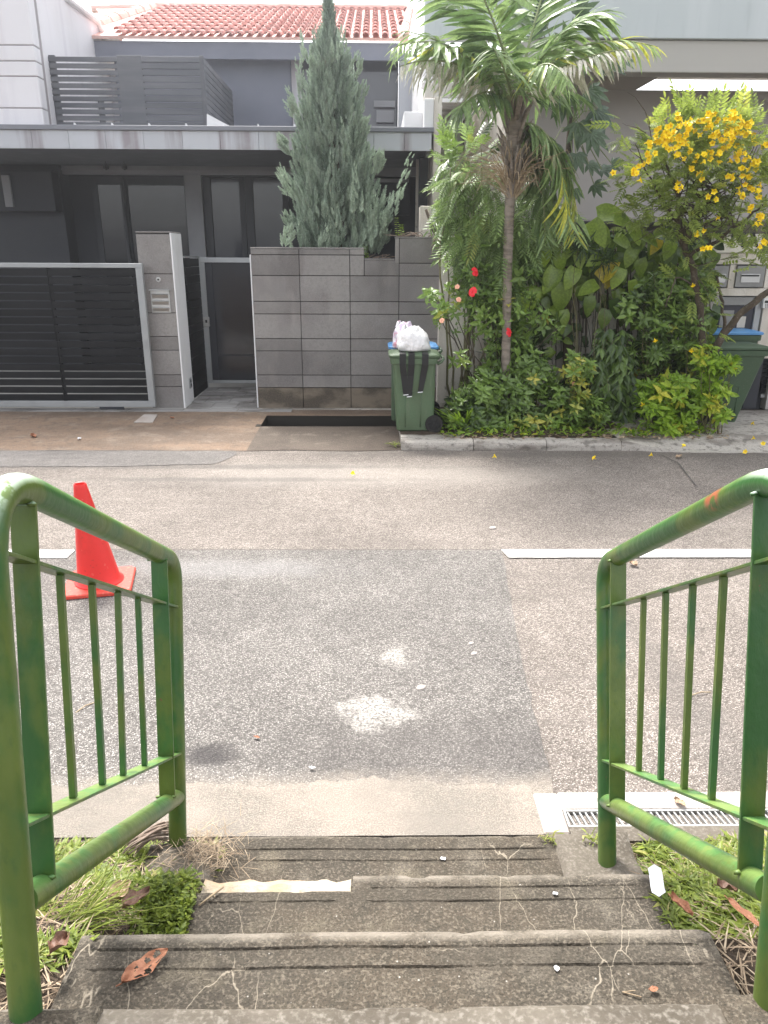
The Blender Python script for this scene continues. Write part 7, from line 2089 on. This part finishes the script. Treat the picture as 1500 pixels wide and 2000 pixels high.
bush('bright_shrub', 'sprig of fresh green oval leaves leaning over the front of the dark green bin', 'shrub', [(1400, 715, 28, 20), (1425, 712, 22, 18), (1385, 700, 26, 25)], 8.22, T_ROS, 60, 0.12, 'L_bright', .55, 55, 0.006, dep=.12)
bush('garden_shrub', 'tall loose green shrub between the climber and the yellow-flowered tree trunk', 'shrub', [(1290, 560, 35, 30), (1250, 600, 40, 40), (1300, 640, 50, 50), (1360, 700, 45, 40), (1270, 690, 40, 40), (1310, 580, 35, 30), (1365, 560, 30, 30), (1345, 620, 40, 35)], 8.95, T_ROS, 42, 0.13, 'L_shrub', .5, 56, 0.007)
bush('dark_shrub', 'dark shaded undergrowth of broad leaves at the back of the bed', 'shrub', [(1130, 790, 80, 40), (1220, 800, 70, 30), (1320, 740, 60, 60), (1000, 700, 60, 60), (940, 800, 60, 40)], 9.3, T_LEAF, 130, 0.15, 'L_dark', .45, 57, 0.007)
bush('rosette_plant', 'small spiky dark rosette plant among the climber leaves below the palm fronds', 'plant', [(1130, 475, 28, 18), (1175, 500, 20, 14)], 9.0, tmpl_rosette(12, 0.10, 10, 0.2), 14, 0.24, 'L_dark', .6, 58, 0.006, dep=.1)
# strappy plant next to the left bin
b_ = A(900, 845, 8.42); b_.z = .1
S = thing('strappy_plant', 'clump of narrow grassy leaves fanning out at the kerb just right of the left bin', 'plant', b_)
r2 = random.Random(6)
for (px, n, L) in ((905, 22, .42), (885, 14, .3), (930, 14, .3), (1095, 12, .25)):
    fo = Foliage(); q = A(px, 846, 8.4); q.z = .1
    for k in range(n):
        a = r2.uniform(0, 6.28); fo.put(tmpl_blade(0.075, 0.3, 5), q, (math.cos(a) * .65, math.sin(a) * .5 - .1, r2.uniform(.5, 1.2)), L * r2.uniform(.7, 1.2), r2.uniform(.4, .9), r=r2)
    fo.build('leaf_clump', M['L_bright'] if px == 905 else M['L_shrub'], S)
# ground cover in the bed
fo = Foliage(); r2 = random.Random(61)
for k in range(900):
    px = r2.uniform(862, 1400); p = G(px, r2.uniform(832, 858), .1)
    if px > 1340 and p.y < 8.1: continue
    p.y = max(p.y, 8.06); p.z = .10 + r2.random() * .05
    fo.put(T_LEAF if r2.random() < .7 else T_BLADE, p, (r2.uniform(-1, 1), r2.uniform(-1, .3), r2.uniform(.1, 1)), r2.uniform(.04, .10), r2.uniform(.2, 1), r=r2)
o = fo.build('ground_cover', M['L_bright']); tag(o, 'low leafy ground cover spilling to the back of the kerb', 'ground cover', kind='stuff')
fo = Foliage()
for k in range(500):
    px = r2.uniform(862, 1420); p = G(px, r2.uniform(836, 860), .1); p.y = max(p.y, 8.0); p.z = .108
    fo.put(T_LEAF, p, (r2.uniform(-1, 1), r2.uniform(-1, 1), r2.uniform(-.05, .25)), r2.uniform(.03, .09), r2.uniform(0, .8), r=r2)
o = fo.build('leaf_litter', M['L_straw']); tag(o, 'brown fallen leaf litter scattered on the soil behind the kerb', 'leaf litter', kind='stuff')

# ---- yellow flowering tree ---------------------------------------------------
Yt = 8.55
tb = A(1392, 838, 8.75); tb.z = .08
S = thing('yellow_flowering_tree', 'small bent tree full of yellow trumpet flowers at the right of the garden', 'tree', tb)
r2 = random.Random(77)
m_ = MB()
def limb(pts, r0, r1):
    P = [A(x, y, Y) for x, y, Y in pts]; Q = []
    for a, b in zip(P, P[1:]):
        for k in range(5): Q.append(a.lerp(b, k / 5) + rvec(r2) * 0.012)
    Q.append(P[-1]); n = len(Q) - 1
    m_.tube(Q, [r0 + (r1 - r0) * i / n for i in range(n + 1)], 10)
tk = A(1380, 760, 8.75); m_.tube([tb, tk], [0.042, 0.04], 10)
limb([(1380, 760, 8.75), (1372, 690, 8.75), (1368, 600, 8.72), (1352, 520, 8.7), (1330, 470, 8.68), (1326, 420, 8.65)], .042, .032)
limb([(1336, 480, 8.68), (1352, 440, 8.6), (1385, 395, 8.55), (1420, 340, 8.5)], .04, .015)
limb([(1326, 430, 8.65), (1322, 370, 8.6), (1300, 320, 8.5)], .03, .01)
limb([(1345, 500, 8.65), (1400, 470, 8.5), (1440, 440, 8.4), (1490, 400, 8.35)], .022, .01)
limb([(1384, 705, 8.7), (1400, 675, 8.55), (1440, 615, 8.45), (1500, 570, 8.4), (1570, 540, 8.4)], .045, .03)
limb([(1374, 690, 8.7), (1400, 675, 8.75), (1415, 640, 8.8), (1410, 590, 8.8), (1400, 540, 8.7)], .028, .012)
limb([(1340, 460, 8.6), (1300, 400, 8.5), (1270, 350, 8.4), (1240, 280, 8.35)], .016, .004)
limb([(1360, 560, 8.65), (1320, 540, 8.5), (1300, 600, 8.4)], .01, .005)
m_.build('trunk', M['bark'], S, smooth=True)
m_ = MB()
for k in range(55):
    q = A(r2.uniform(1230, 1520), r2.uniform(230, 480), Yt + r2.uniform(-.4, .4)); b0 = A(r2.uniform(1320, 1440), r2.uniform(360, 470), Yt)
    m_.tube(curve_pts(b0, q, 0, 5, .08, r2), [.008, .007, .006, .005, .003, .002], 5)
for (x0, y0, x1, y1) in ((1275, 300, 1245, 195), (1270, 250, 1225, 180), (1262, 260, 1215, 240), (1280, 330, 1205, 270), (1440, 470, 1490, 420), (1360, 520, 1440, 500), (1350, 530, 1395, 600)):
    m_.tube(curve_pts(A(x0, y0, Yt - .2), A(x1, y1, Yt - .25), 0, 5, .1, r2), [.006, .005, .004, .003, .002, .001], 5)
o = m_.build('twigs', M['bark'], S); o['kind'] = 'stuff'
fo = Foliage()
up_ = lambda u, v, w, r: Vector((u, w - .4, .25 - v * .6)) + rvec(r) * .6
for e, n in (((1365, 275, 75, 48), 120), ((1300, 300, 60, 65), 95), ((1420, 300, 70, 85), 140), ((1350, 350, 90, 60), 120), ((1460, 380, 60, 80), 90), ((1485, 275, 50, 48), 60), ((1300, 410, 60, 40), 60), ((1370, 430, 70, 30), 45), ((1245, 350, 45, 30), 34), ((1240, 265, 40, 60), 26), ((1250, 430, 40, 25), 16), ((1215, 360, 30, 20), 10), ((1490, 450, 40, 50), 50), ((1560, 350, 60, 120), 60), ((1330, 385, 60, 40), 50), ((1400, 500, 40, 25), 14), ((1480, 500, 30, 25), 18), ((1385, 530, 22, 22), 12), ((1345, 470, 40, 40), 26), ((1360, 560, 30, 40), 16), ((1375, 640, 26, 40), 14)):
    cluster_region(fo, T_PIN, e, Yt, n, 0.20, 0.52, r2, up_, .5, .25)
for e, n in (((1345, 222, 18, 14), 7), ((1300, 252, 36, 14), 12), ((1425, 235, 30, 16), 10), ((1380, 235, 40, 14), 10)):
    cluster_region(fo, T_PIN, e, Yt, n, 0.22, 0.85, r2, lambda u, v, w, r: Vector((u * .6, -.2, 1)) + rvec(r) * .3, .25, .12)
fo.build('foliage', M['L_tecoma'], S)
fl = [(1008, 375), (700, 455), (780, 440), (610, 480), (635, 540), (700, 540), (530, 540), (820, 515), (905, 430), (890, 365), (740, 345), (1190, 350), (1250, 350), (1300, 420), (1130, 430), (1170, 480), (1050, 510), (1200, 560), (1390, 520), (1340, 360), (785, 625), (715, 625), (525, 655), (490, 710), (1035, 625), (1140, 660), (1240, 660), (1290, 640), (940, 680), (880, 745), (440, 800), (205, 805), (920, 840), (740, 940), (745, 885), (1040, 1000), (1330, 790), (1310, 870), (1320, 940), (1430, 925), (1415, 710), (1370, 750), (1425, 1005), (1320, 1090), (1400, 1195), (1455, 1200), (1450, 1390), (940, 1300), (985, 1425), (1480, 590), (1170, 860), (970, 390), (1040, 350), (650, 500), (1210, 470), (1230, 400), (1600, 700), (1650, 450), (1560, 900)]
big = {0, 1, 2, 3, 4, 5, 8, 12, 14, 15, 20, 24, 25, 27, 30, 36, 38, 11, 13, 55, 54}
for i, (u, v) in enumerate(fl):
    px, py = 1150 + u * 350 / 1500, 150 + v * 350 / 1500
    p = A(px, py, Yt - .5 + r2.uniform(-.08, .08)); n = (7 if i in big else 3) if i not in (31, 34, 42, 40) else 1
    mm = MB()
    for k in range(n):
        trumpet(mm, p + rvec(r2) * (0.075 if n > 3 else 0.045) * (n > 1), Vector((0, -1, .1)) + rvec(r2) * .8, 0.039, r2)
    mm.build('flower_cluster', M['flower_yellow'], S, smooth=True)
# dangling single blooms lower down
for (px, py) in ((1280, 665), (1354, 557), (1350, 685), (1255, 790), (1402, 425)):
    mm = MB(); trumpet(mm, A(px, py, 8.2), (r2.uniform(-.5, .5), -.6, -.6), .034, r2); mm.build('flower', M['flower_yellow'], S, smooth=True)

# ---- small growth on top of the stone wall ----------------------------------
zt_w = ZW(464)
b_ = Vector((XW(838), YW + .1, zt_w + .01))
S = thing('dead_stump', 'cut brown branch stub with dry roots sprawling over the end of the stone wall', 'stump', b_)
m_ = MB(); m_.tube([A(858, 470, YW + .15), A(845, 445, YW + .18), A(832, 409, YW + .2)], [.03, .026, .018], 8); m_.build('branch_stub', M['bark'], S, smooth=True)
m_ = MB(); r2 = random.Random(2)
for i in range(26):
    a = A(r2.uniform(775, 860), 462, YW + r2.uniform(-.02, .15)); a.z = zt_w + .02; b = a + Vector((r2.uniform(-.25, .3), r2.uniform(-.08, .08), r2.uniform(-.0, .07)))
    m_.tube(curve_pts(a, b, 0, 5, .15, r2), [.005, .006, .005, .004, .003, .002], 5)
for i in range(8):
    a = A(r2.uniform(845, 862), 464, YW - .03); m_.tube(curve_pts(a, a + Vector((r2.uniform(-.05, .06), -.01, -r2.uniform(.1, .35))), 0, 5, .1, r2), [.006, .005, .005, .004, .003, .002], 5)
o = m_.build('roots', M['dry_frond'], S, smooth=True); o['kind'] = 'stuff'
m_ = MB()
for i in range(9):
    a = A(r2.uniform(718, 750), 507, YW + .08); a.z = zn + .02; m_.tube(curve_pts(a, a + Vector((r2.uniform(-.05, .2), 0, r2.uniform(0, .05))), 0, 4, .15, r2), .004, 5)
o = m_.build('dry_twigs', M['dry_frond']); tag(o, 'little heap of dry twigs lying in the notch of the stone wall top', 'twigs', kind='stuff')
for (px, pz, h, lab) in ((775, zt_w, .22, 'taller thin weed sprig on the raised end of the stone wall'), (784, zt_w, .14, 'shorter thin weed sprig on the raised end of the stone wall'), (717, zn, .14, 'tiny weed sprig in the notch of the stone wall')):
    q = Vector((XW(px), YW + .04, pz + .01)); W_ = thing('weed_sprig', lab, 'weed', q)
    m_ = MB(); m_.tube([q, q + Vector((-.02, 0, h))], .002, 4); m_.build('stem', M['stem'], W_)
    fo = Foliage()
    for k in range(9):
        for s in (-1, 1): fo.put(T_LEAF, q + Vector((-.02 * k / 9, 0, h * (k + 1) / 9)), (s, -.4, .2), .035, .8, r=r2)
    fo.build('leaves', M['L_bright'], W_)

# ---- grass verges -------------------------------------------------------------
r2 = random.Random(90)
def verge_pts(side, n, y0=1.0, y1=2.12, xw=1.6):
    out = []
    while len(out) < n:
        y = r2.uniform(y0, y1); e = edge_x(side, y); x = e + side * xw * r2.random() ** 1.3
        out.append(Vector((x, y, verge_z(side, x, y))))
    return out
T_GR = [tmpl_blade(0.13, 0.5, 3), tmpl_blade(0.09, 0.35, 4), tmpl_leaf(0.26, .1, .5, 3)]
for side, n in ((-1, 10500), (1, 9500)):
    fo = Foliage()
    for p in verge_pts(side, n):
        if mnoise.noise(p * 4.5 + Vector((side * 9, 0, 0))) + 0.35 * (p.x * side > 0.95) < -0.02 + r2.uniform(-.1, .1): continue
        if side < 0 and p.y < 1.35 and r2.random() < .3: continue
        for k in range(3):
            a = r2.uniform(0, 6.28); fo.put(T_GR[r2.randrange(3)], p + Vector((r2.uniform(-.01, .01), r2.uniform(-.01, .01), 0)), (math.cos(a), math.sin(a), r2.uniform(.25, 1.1)), r2.uniform(.025, .06), r2.uniform(.2, .93), r=r2)
    o = fo.build('grass', M['L_grass']); tag(o, 'patchy green grass on the bank left of the steps' if side < 0 else 'patchy green grass on the bank right of the steps', 'grass', kind='stuff')
    fo = Foliage()
    for p in verge_pts(side, 4200):
        a = r2.uniform(0, 6.28); fo.put(tmpl_blade(0.05, 0.2, 2), p + Vector((0, 0, .004)), (math.cos(a), math.sin(a), r2.uniform(-.05, .25)), r2.uniform(.03, .10), r2.uniform(.1, 1), r=r2)
    o = fo.build('dry_thatch', M['L_straw']); tag(o, 'dry straw thatch among the grass left of the steps' if side < 0 else 'dry straw thatch among the grass right of the steps', 'thatch', kind='stuff')
# creeping small-leaved weeds beside the second step, left
fo = Foliage()
for k in range(2200):
    u, v = r2.gauss(0, .45), r2.gauss(0, .45); p = verge_at(325 + 75 * u, 1760 + 55 * v); p.x = min(p.x, edge_x(-1, p.y) + .03); p.z = verge_z(-1, p.x, p.y) + r2.uniform(.0, .04)
    fo.put(T_LEAF, p, (r2.uniform(-1, 1), r2.uniform(-1, .5), r2.uniform(0, 1)), r2.uniform(.012, .026), r2.uniform(.1, .85), r=r2)
o = fo.build('creeping_weeds', M['L_grass']); tag(o, 'mat of small-leaved creeping weeds spilling against the second step', 'weeds', kind='stuff')
# long grass tuft
fo = Foliage(); q = verge_at(150, 1790); q.z = verge_z(-1, q.x, q.y)
for k in range(190):
    a = r2.uniform(-.9, 1.4); s_ = q + Vector((r2.gauss(0, .05), r2.gauss(0, .035), 0)); fo.put(tmpl_blade(0.022, 0.3, 5), s_, (math.cos(a) * .8, math.sin(a) * .5 + .15, r2.uniform(.3, .9)), r2.uniform(.09, .19), r2.uniform(.35, .97), r=r2)
o = fo.build('grass_tuft', M['L_grass']); tag(o, 'tuft of long fine yellow-green grass under the left lower rail', 'grass tuft')
# straw rubble by the left end of the lowest step
fo = Foliage()
for k in range(420):
    p = G(r2.gauss(400, 38), r2.gauss(1665, 24), .05); p.z = .05 + r2.random() * .03
    a = r2.uniform(0, 6.28); fo.put(tmpl_blade(0.03, 0.2, 2), p, (math.cos(a), math.sin(a), r2.uniform(-.1, .5)), r2.uniform(.03, .10), r2.uniform(.2, 1), r=r2)
o = fo.build('dry_straw', M['L_straw']); tag(o, 'heap of dry straw and roots at the left end of the lowest step', 'straw', kind='stuff')
# weeds at the kerb ends and drain corner
for (px, py, z, n, s, lab, m) in ((772, 868, .03, 40, .07, 'dry yellowish weeds growing up the left end of the kerb', 'L_grass'), (1075, 1640, .02, 36, .028, 'little pinkish-green weeds at the corner of the drain surround', 'L_grass'), (1160, 1640, .05, 40, .03, 'small weeds around the foot of the right rail post', 'L_grass')):
    fo = Foliage(); c_ = G(px, py, z)
    for k in range(n):
        a = r2.uniform(0, 6.28); p = c_ + Vector((r2.gauss(0, s * .7), r2.gauss(0, s * .4), 0)); fo.put(T_GR[k % 3], p, (math.cos(a), math.sin(a), r2.uniform(.2, 1.2)), s * r2.uniform(.6, 1.2), r2.uniform(.5, 1), r=r2)
    o = fo.build('weeds', M[m]); tag(o, lab, 'weeds')
# small stones along the landing edge and on the sandy strip
# ================================================================== AIR: thin haze volume added to imitate lens glare
HAZE_D, HAZE_G = 0.0048, 0.86
hb_ = MB(); hb_.box(-62, 62, -62, 62, -1.8, 9.5)
hz = hb_.build('haze', M['ground'], None, origin=(0, 0, -1.8))
hz.data.materials.clear()
hm = bpy.data.materials.new('glare_haze'); hm.use_nodes = True
nt = hm.node_tree; nt.nodes.remove(nt.nodes['Principled BSDF'])
pv = nt.nodes.new('ShaderNodeVolumePrincipled')
pv.inputs['Color'].default_value = (0.97, 0.975, 1.0, 1)
pv.inputs['Density'].default_value = HAZE_D
pv.inputs['Anisotropy'].default_value = HAZE_G
nt.links.new(pv.outputs[0], nt.nodes['Material Output'].inputs['Volume'])
hz.data.materials.append(hm)
hz['kind'] = 'stuff'; hz['label'] = 'thin bright haze added over the street to imitate lens glare'
